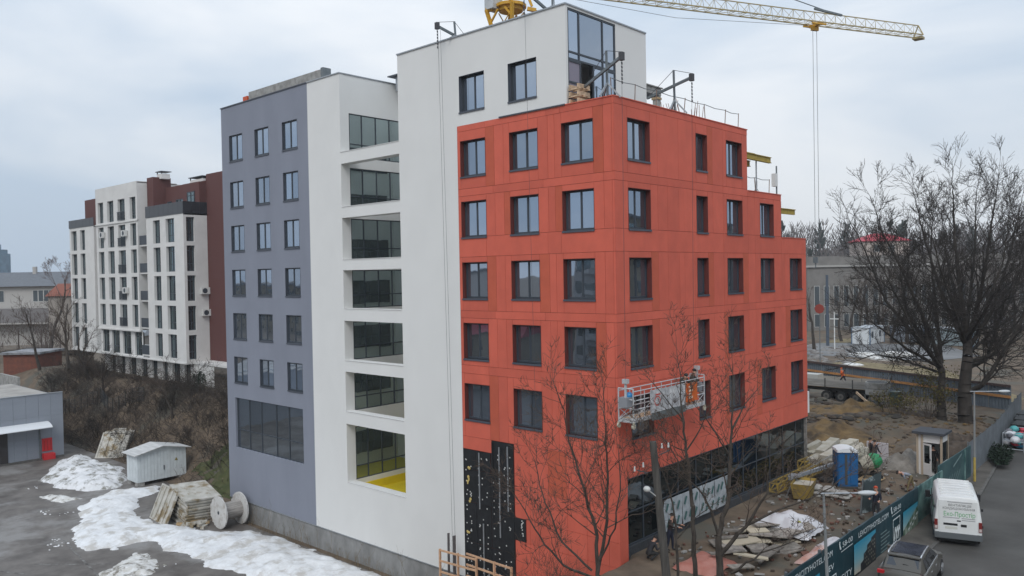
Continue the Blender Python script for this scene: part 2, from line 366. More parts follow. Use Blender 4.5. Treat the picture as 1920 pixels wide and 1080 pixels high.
# recess glazing in the flank
def glazing(P,u0,u1,z0,z1,us,zs,d,fm,gm,fw=0.06,name='glazed_screen',fd=0.08):
    f=MB()
    def bx(a,b,c,e,d0,d1):
        ps=[P(*q) for q in ((a,d0,c),(b,d0,c),(b,d1,c),(a,d1,c),(a,d0,e),(b,d0,e),(b,d1,e),(a,d1,e))]
        f.add(ps,[(0,3,2,1),(4,5,6,7),(0,1,5,4),(1,2,6,5),(2,3,7,6),(3,0,4,7)])
    uu=[u0]+[u for u in us if u0<u<u1]+[u1]; zz=[z0]+[z for z in zs if z0<z<z1]+[z1]
    for i,u in enumerate(uu):
        a=u if i==0 else (u-fw if i==len(uu)-1 else u-fw/2); bx(a,a+fw,z0,z1,d,d+fd)
    for i,z in enumerate(zz):
        a=z if i==0 else (z-fw if i==len(zz)-1 else z-fw/2); bx(u0+.002,u1-.002,a,a+fw,d+.004,d+fd-.004)
    fr=f.build(name,fm,hotel)
    for a,b in zip(uu,uu[1:]):
        for c,e in zip(zz,zz[1:]):
            g=MB(); t=[rng.uniform(-.003,.003) for _ in range(4)]
            g.quad(P(a+.01,d+.04+t[0],c+.01),P(b-.01,d+.04+t[1],c+.01),P(b-.01,d+.04+t[2],e-.01),P(a+.01,d+.04+t[3],e-.01)); g.build('pane',gm,fr)
    return fr
for a,b in zip(SB,ST):
    glazing(P_s,0.70,8.59,a,b,[1.72,2.86,4.0,5.14,6.3,7.4],[a+0.86],0.03,ANTH,GLASSG)
P_f=lambda u,d,z:(-15.34-.02+d,u,z)
for a,b in zip(SB,ST): glazing(P_f,1.6,8.4,a+.1,a+1.75,[2.6,3.6,4.6,5.6,6.6,7.5],[a+.9],-.06,ANTH,GLASSD,name='flank_screen')
glazing(P_t,0.16,4.15,10.38,12.86,[1.09,3.05],[10.76],0.02,ANTH,GLASS,fw=0.09)
glazing(P_t,2.2,4.15,8.2,10.38,[3.05],[],0.02,ANTH,GLASS,fw=0.09)
glazing(P_t,0.16,1.22,8.2,10.38,[],[9.3],0.02,ANTH,mat('purplish_board',(0.24,0.22,0.27),0.7),fw=0.09)
mb=MB(); mb.box(-4.6,-4.5,0.5,4.2,8.2,11); mb.build('inner_wall',WHITE,hotel)
glazing(PL_,-35.17,-26.05,-12.72,-8.93,[-33.4,-31.7,-29.7,-28.05],[-11.35],0.16,ANTH,glassmat('lobby_glass',(0.26,0.29,0.32)),fw=0.07)
# window prototypes (facade-local: x along wall, y into the wall, z up; origin bottom left)
WM={}
def window_meshes(wd,h,rev,pm,yd=0.26):
    key=(round(wd,2),round(h,2),rev.name,pm.name,yd)
    if key in WM: return WM[key]
    f=MB(); t=0.018
    f.box(0,t,-0.012,yd+.04,0,h,1); f.box(wd-t,wd,-0.012,yd+.04,0,h,1); f.box(t,wd-t,-0.012,yd+.04,h-t,h,1)
    y0,y1=yd,yd+.08; fw=0.075
    f.box(t,t+fw,y0,y1,0,h-t); f.box(wd-t-fw,wd-t,y0,y1,0,h-t); f.box(t+fw,wd-t-fw,y0,y1,h-t-fw,h-t); f.box(t+fw,wd-t-fw,y0,y1,0,fw+.03)
    if wd>1.4: f.box(wd/2-.05,wd/2+.05,y0+.003,y1,fw+.03,h-t-fw); panes=[(t+fw,wd/2-.05),(wd/2+.05,wd-t-fw)]
    else: f.box(wd*.46-.05,wd*.46+.05,y0+.003,y1,fw+.03,h-t-fw); panes=[(t+fw,wd*.46-.05),(wd*.46+.05,wd-t-fw)]
    pms=[]
    for a,b in panes:
        p=MB(); p.box(a-.01,b+.01,yd+.035,yd+.055,fw+.02,h-t-fw+.01); pms.append(p.mesh('pane',pm))
    s=MB(); s.box(-0.02,wd+0.02,-0.05,yd,-0.045,0.0); s.box(-0.02,wd+.02,-0.05,-0.035,-.09,-.045)
    WM[key]=(f.mesh('window',[ANTH,rev]),pms,s.mesh('sill',DARKSILL)); return WM[key]
def add_window(parent,pos,rz,wd,h,rev,pm=GLASS,yd=0.26):
    fm,pms,sm=window_meshes(wd,h,rev,pm,yd)
    pw=worldloc(parent)
    o=inst('window',fm,parent,Vector(pos)-pw,(0,0,rz))
    for i,p in enumerate(pms):
        c=inst('pane',p,o,(0,0,0),(rng.uniform(-.004,.004),0,rng.uniform(-.005,.005)))
    inst('sill',sm,o); return o
for a,b in GC:
    for c,d in zip(GB,GT): add_window(hotel,(a,0,c),0,b-a,d-c,DARKSILL,yd=0.085)
for a,b in LC[:2]: add_window(hotel,(a,0,8.85),0,b-a,1.95,DARKSILL)
for a,b in LC:
    for c,d in zip(BOTS,TOPS): add_window(hotel,(a,-0.0,c),0,b-a,d-c,REDREV)
for k,(c,d) in enumerate(zip(BOTS,TOPS)):
    for i,(a,b) in enumerate(RC):
        if (k==0 and i>2) or (k==1 and i>3): continue
        add_window(hotel,(0,a,c),math.pi/2,b-a,d-c,REDREV)
# backing walls behind the red cladding
REND=21.52
bk=MB()
lh=[(a,b,c,d) for a,b in LC for c,d in zip(BOTS,TOPS)]
wall_holes(bk,PL_,-10.39,-0.055,-17.2,8.1,lh,0.3,off=0.055)
def rh(ks): return [(a,b,BOTS[k],TOPS[k]) for k in ks for i,(a,b) in enumerate(RC) if not ((k==0 and i>2) or (k==1 and i>3))]
wall_holes(bk,PR_,0.055,13.35,-9.7,8.1,[h for h in rh(range(5)) if h[1]<12.9],0.3,off=0.055)
wall_holes(bk,PR_,13.35,17.85,-9.7,4.6,[h for h in rh(range(1,5)) if 12.9<h[0]<17],0.3,off=0.055)
wall_holes(bk,PR_,17.85,REND-.05,-9.7,1.95,[h for h in rh(range(2,5)) if h[0]>17.1],0.3,off=0.055)
bk.quad((-.055,.055,-17),(-.055,.65,-17),(-.055,.65,-9.7),(-.055,.055,-9.7))
bk.build('backing_wall',REDBACK,hotel)
# fibre cement panels, one object each
PB=[0]
def panel(P,u0,u1,z0,z1,m=RED,g=0.008):
    if u1-u0<0.06 or z1-z0<0.06: return
    d0=rng.uniform(-0.002,0.002); p=MB(); a,b,c,e=u0+g,u1-g,z0+g,z1-g
    ps=[P(*q) for q in ((a,d0,c),(b,d0,c),(b,0.035,c),(a,0.035,c),(a,d0,e),(b,d0,e),(b,0.035,e),(a,0.035,e))]
    p.add(ps,[(0,3,2,1),(4,5,6,7),(0,1,5,4),(1,2,6,5),(2,3,7,6),(3,0,4,7)])
    o=p.build('cladding_panel',m,hotel); PB[0]+=1
ZON=[(4.68,7.8),(2.05,4.28),(-1.93,0.98),(-4.9,-2.33),(-8.8,-5.35)]
SPN=[(7.8,8.13),(4.28,4.68),(0.98,2.05),(-2.33,-1.93),(-5.35,-4.9)]
LP=[[-10.39,-10.17],[-8.26,-7.62,-6.96,-6.54],[-4.61,-3.97,-3.54,-3.10],[-1.18,-0.6,-0.12,0.0]]
LD={0:[(-8.26,-7.62),(-1.18,-.6)],1:[(-6.96,-6.54),(-3.54,-3.10)],2:[(-8.26,-7.62),(-4.61,-3.97)],3:[(-1.18,-.6)],4:[(-8.26,-7.62)]}
for k,(z0,z1) in enumerate(ZON):
    for pier in LP:
        pr=list(pier)
        if k%2==0 and len(pr)==4 and pr[0]<-2 : pr=pr[:2]+pr[2:]
        for a,b in zip(pr,pr[1:]):
            dk=any(abs(a-x)<.02 and abs(b-y)<.02 for x,y in LD[k]); panel(PL_,a,b,z0,z1,RED2 if dk else RED)
    for a,b in LC:
        panel(PL_,a,b,TOPS[k],z1); panel(PL_,a,b,z0,BOTS[k]-0.05)
for k,(z0,z1) in enumerate(SPN):
    cuts=[-10.39,-8.3,-4.05,-3.18,-0.12,0] if k%2==0 else [-10.39,-7.75,-4.3,-0.62,0.0]
    for a,b in zip(cuts,cuts[1:]): panel(PL_,a,b,z0,z1)
RP=[[0,.70,1.09],[3.01,3.66,4.55,5.65,6.15,7.15,7.42],[8.62,9.2,10.35,10.75],[12.63,13.3,14.2,14.87],[16.73,17.8,18.3,18.99],[20.82,REND]]
RD={0:[(8.62,9.2)],1:[],2:[(3.01,3.66),(8.62,9.2),(12.63,13.3)],3:[(3.01,3.66),(10.35,10.75),(18.3,18.99)],4:[(10.35,10.75),(14.2,14.87)]}
YEND=[13.32,17.82,REND,REND,REND]
for k,(z0,z1) in enumerate(ZON):
    if k==4: z0=-8.62
    for pier in RP:
        pr=[p for p in pier if p<=YEND[k]+.01]
        if k in (0,3) and len(pr)==7: pr=[pr[0],pr[1],pr[3],pr[5],pr[6]]
        for a,b in zip(pr,pr[1:]):
            dk=any(abs(a-x)<.02 and abs(b-y)<.02 for x,y in RD[k]); panel(PR_,a,b,z0,z1,RED2 if dk else RED)
    for i,(a,b) in enumerate(RC):
        if (k==0 and i>2) or (k==1 and i>3): continue
        panel(PR_,a,b,TOPS[k],z1); panel(PR_,a,b,z0,BOTS[k]-.05)
for k,(z0,z1) in enumerate(SPN):
    ye=[13.32,17.82,REND,REND,REND][k]
    if k==1: z1=4.68
    if k==2: z1=2.05
    cuts=[0,.70,4.55,7.15,10.35,13.32,14.2,17.82,REND]
    cuts=[c for c in cuts if c<ye-.05]+[ye]
    for a,b in zip(cuts,cuts[1:]): panel(PR_,a,b,z0,1.97 if (k==2 and a>17.5) else (4.62 if (k==1 and a>13.2) else z1))
cuts=[.70,2.9,4.55,7.15,9.2,11.8,14.2,17.82,REND]
for a,b in zip(cuts,cuts[1:]): panel(PR_,a,b,-9.72,-8.62)
for z0,z1 in ((-8.62,-8.8),): pass
for a,b,c,d in ((0,.68,-11.4,-8.62),(0,.68,-14.0,-11.4)): panel(PR_,a,b,c,d)
cl=[-6.58,-5.55,-4.3,-3.1,-1.9,-0.62,0]
for a,b in zip(cl,cl[1:]):
    panel(PL_,a,b,-11.1,-8.8,RED2 if (a==-4.3) else RED)
    for z0,z1 in ((-12.6,-11.1),(-13.8,-12.6),(-17.2,-13.8)):
        if a==-6.58 and z0==-13.8: panel(PL_,-5.82,b,z0,z1)
        else: panel(PL_,a,b,z0,z1)
panel(PL_,-10.39,-8.22,-9.5,-8.8)
# black insulation boards, rails and dowels left uncovered
for a,b,z1 in ((-10.49,-9.45,-9.52),(-9.43,-8.34,-9.52),(-8.31,-7.5,-8.82),(-7.48,-6.67,-8.82)):
    zs=[-17.0,-14.6,-12.4,-10.6,z1]
    for c,d in zip(zs,zs[1:]):
        p=MB(); p.box(a,b,0.004+rng.uniform(0,.03),0.053,c+.01,d-.01); p.build('insulation_board',BLACK,hotel)
p=MB(); p.box(-6.66,-5.9,0.02,0.053,-13.78,-12.62); p.build('insulation_board',BLACK,hotel)
for x,z0,z1 in ((-9.15,-12.6,-9.6),(-8.15,-13.0,-8.9),(-7.65,-13.9,-9.1),(-7.05,-12.4,-9.0),(-8.9,-16.6,-13.4)):
    p=MB(); p.box(x-.035,x+.035,-0.035,0.003,z0,z1); p.build('cladding_rail',GALV if x!=-8.15 else BLACK,hotel)
dw=MB()
for i in range(150):
    x=rng.choice([-10.15,-9.85,-9.2,-8.95,-8.6,-8.1,-7.75,-7.3,-6.95,-6.1])+rng.uniform(-.06,.06); z=-16.5+rng.random()*7
    if x<-8.23 and z>-9.7: continue
    if x>-6.6: z=-13.6+rng.random()*.9
    dw.box(x-.032,x+.032,-0.008,0.002,z-.032,z+.032)
tag(dw.build('dowel_caps',mat('dowel_white',(0.62,0.62,0.6),0.6),hotel),kind='stuff')
fo=MB(); 
for x,z in ((-10.0,-10.55),(-9.95,-11.1),(-10.05,-11.3),(-9.9,-12.3),(-10.1,-14.1)):
    for k in range(4): fo.sphere((x+rng.uniform(-.1,.1),-0.0,z+rng.uniform(-.1,.1)),rng.uniform(.04,.09),6,4,sq=(1,.4,1))
tag(fo.build('foam_blobs',mat('mounting_foam',(0.55,0.42,0.15),0.9),hotel),kind='stuff')
# ground-floor shopfront on the street side
mu=[2.25,3.8,5.5,7.3,9.0,10.95,12.7,14.4,16.2,18.05,20.0]
glazing(PR_,0.68,REND,-12.98,-9.76,mu,[-11.4],0.18,ANTH,GLASSD,fw=0.06,name='shopfront')
mb=MB(); mb.box(-0.5,-0.06,0.68,REND,-14.2,-13.0); mb.build('shopfront_base',mat('dark_granite',(0.05,0.055,0.062),0.5,var=0.2,nscale=8),hotel)
mb=MB(); mb.box(-0.5,-0.02,0.68,REND,-9.76,-9.72); mb.build('soffit_trim',DARKSILL,hotel)
mb=MB(); mb.box(-6,-0.3,0.7,REND,-9.7,-9.6); mb.build('slab',CONC,hotel)
FILM=mat('protective_film',(0.42,0.45,0.47),0.4,c2=(0.30,0.33,0.35),nscale=2.2,bump=0.6,bscale=5); FILMG=mat('film_print_green',(0.05,0.13,0.125),0.5)
for a,b in ((3.6,5.33),(5.37,7.05),(7.09,8.7),(8.74,10.4)):
    p=MB(); n=6; g=[[(rng.uniform(.1,.16),a+(b-a)*i/n,-12.95+1.6*j/4) for i in range(n+1)] for j in range(5)]
    for j in range(4):
        for i in range(n): p.quad(g[j][i],g[j][i+1],g[j+1][i+1],g[j+1][i])
    f=p.build('film_sheet',FILM,hotel,smooth=60)
    for k in range(3):
        for r in range(2):
            q=MB(); y=a+.1+k*.52+rng.uniform(-.08,.08); z=-12.8+r*.75+rng.uniform(-.08,.08)
            q.quad((.17,y,z+.10),(.17,y+.13,z+.02),(.17,y+.34,z+.40),(.17,y+.2,z+.48)); q.build('print',FILMG,f)
# plinth
p=MB(); p.box(-36.32,-10.39,0.06,0.3,-18.6,-16.62); p.box(-36.32,-10.39,-0.02,0.06,-16.66,-16.61,1); p.build('plinth',[CONCD,GALV],hotel)
# roofs, copings
p=MB(); p.quad((-36.2,.1,12.4),(-21.2,.1,12.4),(-21.2,13.9,12.4),(-36.2,13.9,12.4)); p.quad((-15.24,.1,12.4),(-2.82,.1,12.4),(-2.82,6.9,12.4),(-15.24,6.9,12.4))
p.box(-15.24,-0.07,0.07,13.2,7.55,7.62); p.box(-12,-0.07,13.2,17.7,4.1,4.17); p.box(-12,-0.07,17.7,REND-.1,1.4,1.47)
p.build('roof',mat('grey_roof_membrane',(0.2,0.2,0.2),0.9,var=.2,nscale=1.5),hotel)
def coping(pts,wd,h,m,name='coping'):
    c=MB()
    for a,b in zip(pts,pts[1:]): c.bar(a,b,wd,h)
    c.build(name,m,hotel)
coping([(-36.34,.1,13.0),(-24.72,.1,13.0)],0.32,0.07,DARKSILL); coping([(-36.20,.28,13.0),(-36.20,14,13.0)],0.3,0.07,DARKSILL)
coping([(-24.71,.1,13.0),(-21.06,.1,13.0)],0.32,0.07,GALV); coping([(-21.2,.28,13.0),(-21.2,14,13.0)],0.3,0.07,GALV)
coping([(-15.37,.1,13.0),(-2.68,.1,13.0)],0.32,0.07,GALV); coping([(-2.82,.28,13.0),(-2.82,7.0,13.0)],0.3,0.07,GALV)
coping([(-15.22,.28,13.0),(-15.22,7.0,13.0)],0.3,0.07,GALV)
coping([(-7.2,-0.02,8.16),(-2.82,-0.02,8.16)],0.10,0.06,DARKSILL)  # dark strip drawn in for the shadowed gap above the red
coping([(-2.82,.1,8.15),(0.02,.1,8.15)],0.26,0.05,RED); coping([(-.1,.24,8.15),(-.1,13.35,8.15)],0.26,0.05,RED)
coping([(-.1,13.4,4.64),(-.1,17.85,4.64)],0.26,0.04,RED); coping([(-.1,17.9,1.99),(-.1,REND,1.99)],0.26,0.04,RED)
# rough end walls of the stepped wing (bare structure behind the cladding)
RAW=mat('bare_block_wall',(0.2,0.185,0.17),0.95,var=0.3,nscale=4,bump=0.5,bscale=12)
p=MB(); p.box(-10,-0.06,13.15,13.31,4.2,8.0); p.box(-10,-0.06,17.65,17.81,1.5,4.5); p.box(-12,-0.06,REND-.15,REND-.01,-13.6,1.9); p.box(-12,-11.8,0.3,REND,-13.5,7.5)
p.build('bare_end_wall',RAW,hotel)
# ragged anchors and strips visible along the right ends
p=MB()
for z0,z1,y in ((4.7,8.0,13.36),(2.0,4.55,17.86),(-13.2,1.9,REND+.03)):
    z=z0
    while z<z1: p.box(-.35,-.1,y-.02,y+rng.uniform(.02,.12),z,z+rng.uniform(.1,.3),0); z+=rng.uniform(.2,.45)
p.build('facade_bracket',BLACK,hotel)
p=MB(); p.box(-0.6,-0.02,REND+.02,REND+.32,-9.5,-8.1); p.build('white_board',SOFF,hotel)
for z in (-1.9,-5.3): 
    p=MB(); p.box(-0.9,-0.1,REND+.0,REND+.25,z-.3,z+.1); p.build('wall_anchor_box',BLACK,hotel)
p=MB(); p.box(-1.3,-.5,13.5,14.0,4.2,7.3); p.box(-1.6,-1.0,14.0,14.3,4.2,6.6); p.build('concrete_column',CONC,hotel)
# concrete upstand and red boxes on the grey roof
p=MB(); p.box(-35.5,-25.8,1.9,2.15,12.4,14.42); p.build('concrete_parapet',CONC,hotel)
p=MB(); p.box(-25.8,-25.5,1.85,2.5,12.4,14.5); p.build('concrete_pier',STEELD,hotel)
p=MB(); p.box(-36.2,-35.55,1.8,2.6,12.4,14.15); p.build('red_chimney_box',mat('orange_red_metal',(0.55,0.09,0.03),0.6),hotel)
p=MB(); p.sphere((-27.2,2.6,14.5),0.35,8,5,sq=(2.2,.8,.6)); p.build('red_tarp',MATS['orange_red_metal'],hotel,smooth=True)
# roof vent seen past the tower
v=MB(); v.box(-20.6,-19.2,4.2,5.4,12.4,13.35); v.box(-21.1,-18.7,3.9,5.7,13.35,13.42,1); v.build('roof_vent',[GALV,DARKSILL],hotel)
# penthouse bits behind the terrace
p=MB(); p.box(-11.6,-10.6,17.9,18.8,7.6,12.4); p.build('blue_screen',mat('blue_sheet',(0.03,0.22,0.55),0.6),hotel)
p=MB(); p.box(-13,-9.5,16.8,19.4,12.55,13.05); p.box(-9.85,-9.55,19.1,19.4,7.6,12.55); p.box(-13.1,-9.4,16.7,19.5,13.05,13.12); p.build('concrete_slab_edge',CONC,hotel)

# ------------------------------------------------------------------ white apartment block on the bank
AX,AY=-66.46,11.2
apt=empty('apartment_building',(AX,AY,-12),'white and brown apartment block with tall windows behind the bank','building')
def PA(u,d,z): return (AX-u,AY+d,z)
def abox(mb,u0,u1,d0,d1,z0,z1,mi=0): mb.box(AX-u1,AX-u0,AY+d0,AY+d1,z0,z1,mi)
APW=mat('apartment_white_render',(0.63,0.62,0.60),0.9,var=0.05,nscale=0.6,bump=0.1)
AZT=[7.10,3.90,0.54,-2.91,-6.20]; AZB=[4.38,1.01,-2.34,-5.66,-8.95]
RWU=[(2.3,4.45),(5.95,7.8)]; CWU=[(12.5,14.2),(15.7,17.85),(19.2,21.2),(22.5,24.3)]; LWU=[(29.0,30.75),(32.0,34.0)]
def P_end(u,d,z): return (AX-d,AY+u,z)
def awall(P,u0,u1,z0,z1,holes,depth,m=APW,name='wall'):
    b=MB(); wall_holes(b,P,u0,u1,z0,z1,holes,depth); return b.build(name,m,apt)
def awin(P,a,b,c,d,D=0.35,sx=1,rail=False):
    f=MB(); fw=.09
    def bx(u0,u1,z0,z1,d0,d1,mb=f):
        ps=[P(*q) for q in ((u0,d0,z0),(u1,d0,z0),(u1,d1,z0),(u0,d1,z0),(u0,d0,z1),(u1,d0,z1),(u1,d1,z1),(u0,d1,z1))]
        mb.add(ps,[(0,3,2,1),(4,5,6,7),(0,1,5,4),(1,2,6,5),(2,3,7,6),(3,0,4,7)])
    bx(a,a+fw,c,d,D,D+.1); bx(b-fw,b,c,d,D,D+.1); bx(a+fw,b-fw,c,c+fw,D,D+.1); bx(a+fw,b-fw,d-fw,d,D,D+.1)
    m=(a+b)/2; bx(m-.05,m+.05,c+fw,d-fw,D+.003,D+.09); zt=c+(d-c)*.3; bx(a+fw,m-.05,zt-.04,zt+.04,D+.005,D+.085); bx(m+.05,b-fw,zt-.04,zt+.04,D+.005,D+.085); zt=c+(d-c)*.8; bx(a+fw,m-.05,zt-.04,zt+.04,D+.005,D+.085); bx(m+.05,b-fw,zt-.04,zt+.04,D+.005,D+.085)
    w=f.build('window',ANTH,apt)
    g=MB(); t=rng.uniform(-.02,.02); g.quad(P(a+fw-.01,D+.05,c+fw),P(b-fw+.01,D+.05+t,c+fw),P(b-fw+.01,D+.05+t,d-fw),P(a+fw-.01,D+.05,d-fw)); g.build('pane',GLASSA,w)
    if rail:
        r=MB(); bx(a-.05,b+.05,c+1.05,c+1.11,-.12,-.06,r); bx(a-.05,b+.05,c+.05,c+.1,-.12,-.06,r)
        k=a
        while k<b: bx(k,k+.03,c+.1,c+1.05,-.11,-.07,r); k+=.16
        r.build('balcony_rail',ANTH,apt)
for us,u0,u1 in ((RWU,0,9.6),(LWU,25.8,34.6)):
    awall(PA,u0,u1,-9.3,7.55,[(a,b,c,d) for a,b in us for c,d in zip(AZB,AZT)],.45)
    for a,b in us:
        for c,d in zip(AZB,AZT): awin(PA,a,b,c,d,.3)
awall(P_end,0,2.78,-9.3,7.55,[(.32,1.28,c,d) for c,d in zip(AZB,AZT)],.45)
for c,d in zip(AZB,AZT): awin(P_end,.32,1.28,c,d,.3)
awall(PA,12.0,25.0,-6.03,12.2,[(a,b,c,d) for a,b in CWU for c,d in list(zip(AZB,AZT))[:4]]+[(a,b,7.65,10.35) for a,b in CWU],.45)
for i,(a,b) in enumerate(CWU):
    for c,d in list(zip(AZB,AZT))[:4]: awin(PA,a,b,c,d,.3,rail=(i==1))
    awin(PA,a,b,7.65,10.35,.3,rail=(i==1))
m_=MB()
abox(m_,12.0,12.02,0,5,-6.03,12.2); abox(m_,24.98,25.0,0,5,-6.03,12.2)
abox(m_,9.58,9.6,0.01,2.4,-9.3,7.55); abox(m_,25.8,25.82,0.01,2.4,-9.3,7.55); abox(m_,34.58,34.6,0.01,9,-9.3,7.55)
abox(m_,12.0,25.0,-.12,0.1,7.36,7.5); abox(m_,12.0,25.0,-.12,0.1,-6.2,-6.03); abox(m_,0.0,34.6,-.1,9,-9.45,-9.3); abox(m_,0,9.6,0.01,9,7.35,7.5); abox(m_,25.8,34.6,0.01,9,7.35,7.5); abox(m_,12,25,.02,9,12.0,12.1)
m_.build('floor_band',APW,apt)
# recesses with balconies
b=MB(); wall_holes(b,lambda u,d,z:PA(u,d+1.8,z),9.6,12.0,-9.3,7.5,[],0); wall_holes(b,lambda u,d,z:PA(u,d+1.8,z),25.0,25.8,-9.3,7.5,[],0); b.build('recess_wall',APW,apt)
for z in (-8.9,-5.6,-2.3,1.05,4.4):
    s=MB(); abox(s,9.6,12.0,.2,1.8,z-.2,z); s.build('balcony_slab',APW,apt)
    r=MB(); abox(r,9.8,12.0,.15,.2,z,z+1.1); r.build('balcony_rail',ANTH,apt)
    f=MB(); abox(f,10.0,11.6,1.75,1.79,z,z+2.3); f.build('balcony_door',GLASSA,apt)
# lower storeys: recessed with piers
b=MB(); wall_holes(b,lambda u,d,z:PA(u,d+.3,z),12.0,25.0,-9.3,-6.1,[(a-.2,c+.2,-9.2,-6.3) for a,c in CWU],.3); b.build('lower_wall',APW,apt)
for a,c in CWU: awin(lambda u,d,z:PA(u,d+.3,z),a-.2,c+.2,-9.2,-6.3,.2)
gu=[(1.0,2.4),(3.6,5.4),(6.8,8.0),(9.6,11.0),(12.4,14.0),(15.6,17.4),(19,20.4),(22.0,23.4)]
b=MB(); wall_holes(b,lambda u,d,z:PA(u,d+.9,z),-4.5,25.6,-12.6,-9.4,[(a,c,-12.3,-9.6) for a,c in gu],.3); abox(b,25.58,25.6,.92,7,-12.6,-9.4); b.build('ground_floor_wall',APW,apt)
for a,c in gu: awin(lambda u,d,z:PA(u,d+.9,z),a,c,-12.3,-9.6,.2)
# brown clinker parts
b=MB(); abox(b,-9,-.02,2.78,2.98,-9.2,12.05); abox(b,-.05,0.1,2.78,9,-9.2,11.6)
b.build('brown_wall',BRICKR,apt)
b=MB(); abox(b,-9,-.02,.8,2.78,-9.45,-9.2); b.build('yellow_pipe_ledge',APW,apt)
b=MB(); abox(b,0.1,10.8,2.7,9,7.5,11.35); abox(b,0.1,4.2,2.0,2.7,7.5,11.2); b.build('brown_penthouse',BRICKR,apt)
b=MB(); abox(b,10.2,11.9,1.2,3.4,7.4,12.6); b.build('brown_penthouse',BRICKR,apt)
b=MB(); abox(b,25.3,31.5,1.0,8,7.5,11.3); b.build('brown_penthouse',BRICKR,apt)
for u0,u1,z0,z1 in ((5.2,7.3,8.0,9.7),(8.6,9.6,8.2,9.6),(1.2,3.0,7.9,10.2)):
    awin(lambda u,d,z:PA(u,d+(2.66 if u0>4.2 else 1.96),z),u0,u1,z0,z1,-.04)
RAILP=mat('dark_balustrade',(0.03,0.033,0.04),0.35,spec=.5)
for u0,u1,z1 in ((-.1,9.7,8.85),(25.7,34.7,8.6)):
    n=int((u1-u0)/1.2)
    for k in range(n):
        b=MB(); a=u0+(u1-u0)*k/n; abox(b,a+.015,a+(u1-u0)/n-.015,-.06,-.02,7.5,z1); b.build('balustrade_panel',RAILP,apt)
for k in range(3):
    b=MB(); b.box(AX+.02,AX+.06,AY+.0+k*.95,AY+.92+k*.95,7.5,8.85); b.build('balustrade_panel',RAILP,apt)
def chimney(u,d,z0,z1,w,m):
    b=MB(); abox(b,u,u+w,d,d+w*.8,z0,z1); abox(b,u-.15,u+w+.15,d-.15,d+w*.8+.15,z1+.25,z1+.33,1); 
    for q in (0,w-.1): abox(b,u+q,u+q+.1,d,d+.1,z1,z1+.25,1)
    b.build('chimney',[m,ANTH],apt)
chimney(21.2,3,12.1,12.7,1.6,BRICKR); chimney(9.6,2.0,12.4,13.0,1.3,APW); chimney(3.2,4,11.3,12.0,3.2,APW); chimney(-2.2,6.5,12.0,13.4,2.8,APW)
b=MB(); abox(b,-9,-.3,6,9,11,12.9); b.build('roof_room',APW,apt)
ACM=mat('air_conditioner_white',(0.62,0.62,0.6),0.6)
def acunit(P,u,z):
    b=MB(); ps=[P(*q) for q in ((u,-.42,z),(u+1.0,-.42,z),(u+1.0,-.06,z),(u,-.06,z),(u,-.42,z+.75),(u+1.0,-.42,z+.75),(u+1.0,-.06,z+.75),(u,-.06,z+.75))]
    b.add(ps,[(0,3,2,1),(4,5,6,7),(0,1,5,4),(1,2,6,5),(2,3,7,6),(3,0,4,7)])
    o=b.build('air_conditioner',ACM,apt)
    g=MB(); c=P(u+.4,-.43,z+.37); a1=Vector(P(u+.7,-.43,z+.37))-Vector(c); 
    g.add([Vector(c)+a1*math.cos(t)+Vector((0,0,.3))*math.sin(t) for t in [2*math.pi*k/12 for k in range(12)]],[tuple(range(12))]); g.build('fan_grille',ANTH,o)
acunit(P_end,1.75,-1.6); acunit(P_end,1.85,-4.1); acunit(PA,15.0,5.6); acunit(PA,22.0,5.7); acunit(PA,15.0,-1.5)
# ------------------------------------------------------------------ grey warehouse at the left edge
GW=mat('grey_sandwich_panel',(0.26,0.285,0.325),0.6,var=0.05,nscale=0.8,stretch=(1,.2,1))
wh=empty('warehouse',(-77,-12,ZY),'grey panel clad warehouse with flat roof and white canopy','warehouse')
b=MB(); b.box(-86,-70.2,-40,-.52,ZY-.1,-11.9); b.build('wall',GW,wh)
ys=[-.52-1.15*k for k in range(0,9)]
for a,c in zip(ys,ys[1:]):
    p=MB()
    zs=[-18.1,-15.9,-13.7,-11.45]
    for z0,z1 in zip(zs,zs[1:]):
        p=MB(); p.box(-70.2,-70.0,c+.008,a-.008,z0+.006,z1-.006); p.build('wall_panel',GW,wh)
b=MB(); b.box(-86.2,-70.4,-40,-.7,-11.95,-11.85); b.build('roof',mat('weathered_roof_felt',(0.30,0.28,0.26),0.9,c2=(0.42,0.40,0.37),nscale=.6),wh)
b=MB(); b.box(-70.25,-69.95,-40,-.5,-11.45,-11.38); b.build('roof_trim',GALV,wh)
b=MB()
prev=None
for k in range(9):
    t=k/8; x=-70+1.5*t; z=-14.25-.42*t*t
    if prev: b.quad((prev[0],-14,prev[1]),(x,-14,z),(x,-2.0,z),(prev[0],-2.0,prev[1])); b.quad((prev[0],-14,prev[1]-.07),(prev[0],-2.0,prev[1]-.07),(x,-2.0,z-.07),(x,-14,z-.07)); b.quad((prev[0],-2.0,prev[1]-.07),(prev[0],-2.0,prev[1]),(x,-2.0,z),(x,-2.0,z-.07))
    prev=(x,z)
b.quad((-68.5,-14,-14.67),(-68.5,-2,-14.67),(-68.5,-2,-14.74),(-68.5,-14,-14.74))
b.build('canopy',mat('canopy_white',(0.7,0.72,0.74),0.5),wh)
b=MB(); b.tube((-69.9,-2.8,-14.4),(-69.9,-2.8,-18.1),.08); b.build('downpipe',STEELD,wh)
b=MB(); b.box(-69.98,-69.9,-9.5,-5.7,-18.1,-14.95); b.build('gate',mat('dark_brown_gate',(0.045,0.04,0.04),0.7),wh)
b=MB(); b.box(-70.0,-69.7,-14,-.6,-18.15,-17.95); b.build('base_kerb',KERBM,wh)
fb=empty('fire_board',(-69.85,-2.1,ZY),'red fire fighting board with red sand box against the warehouse wall','fire board')
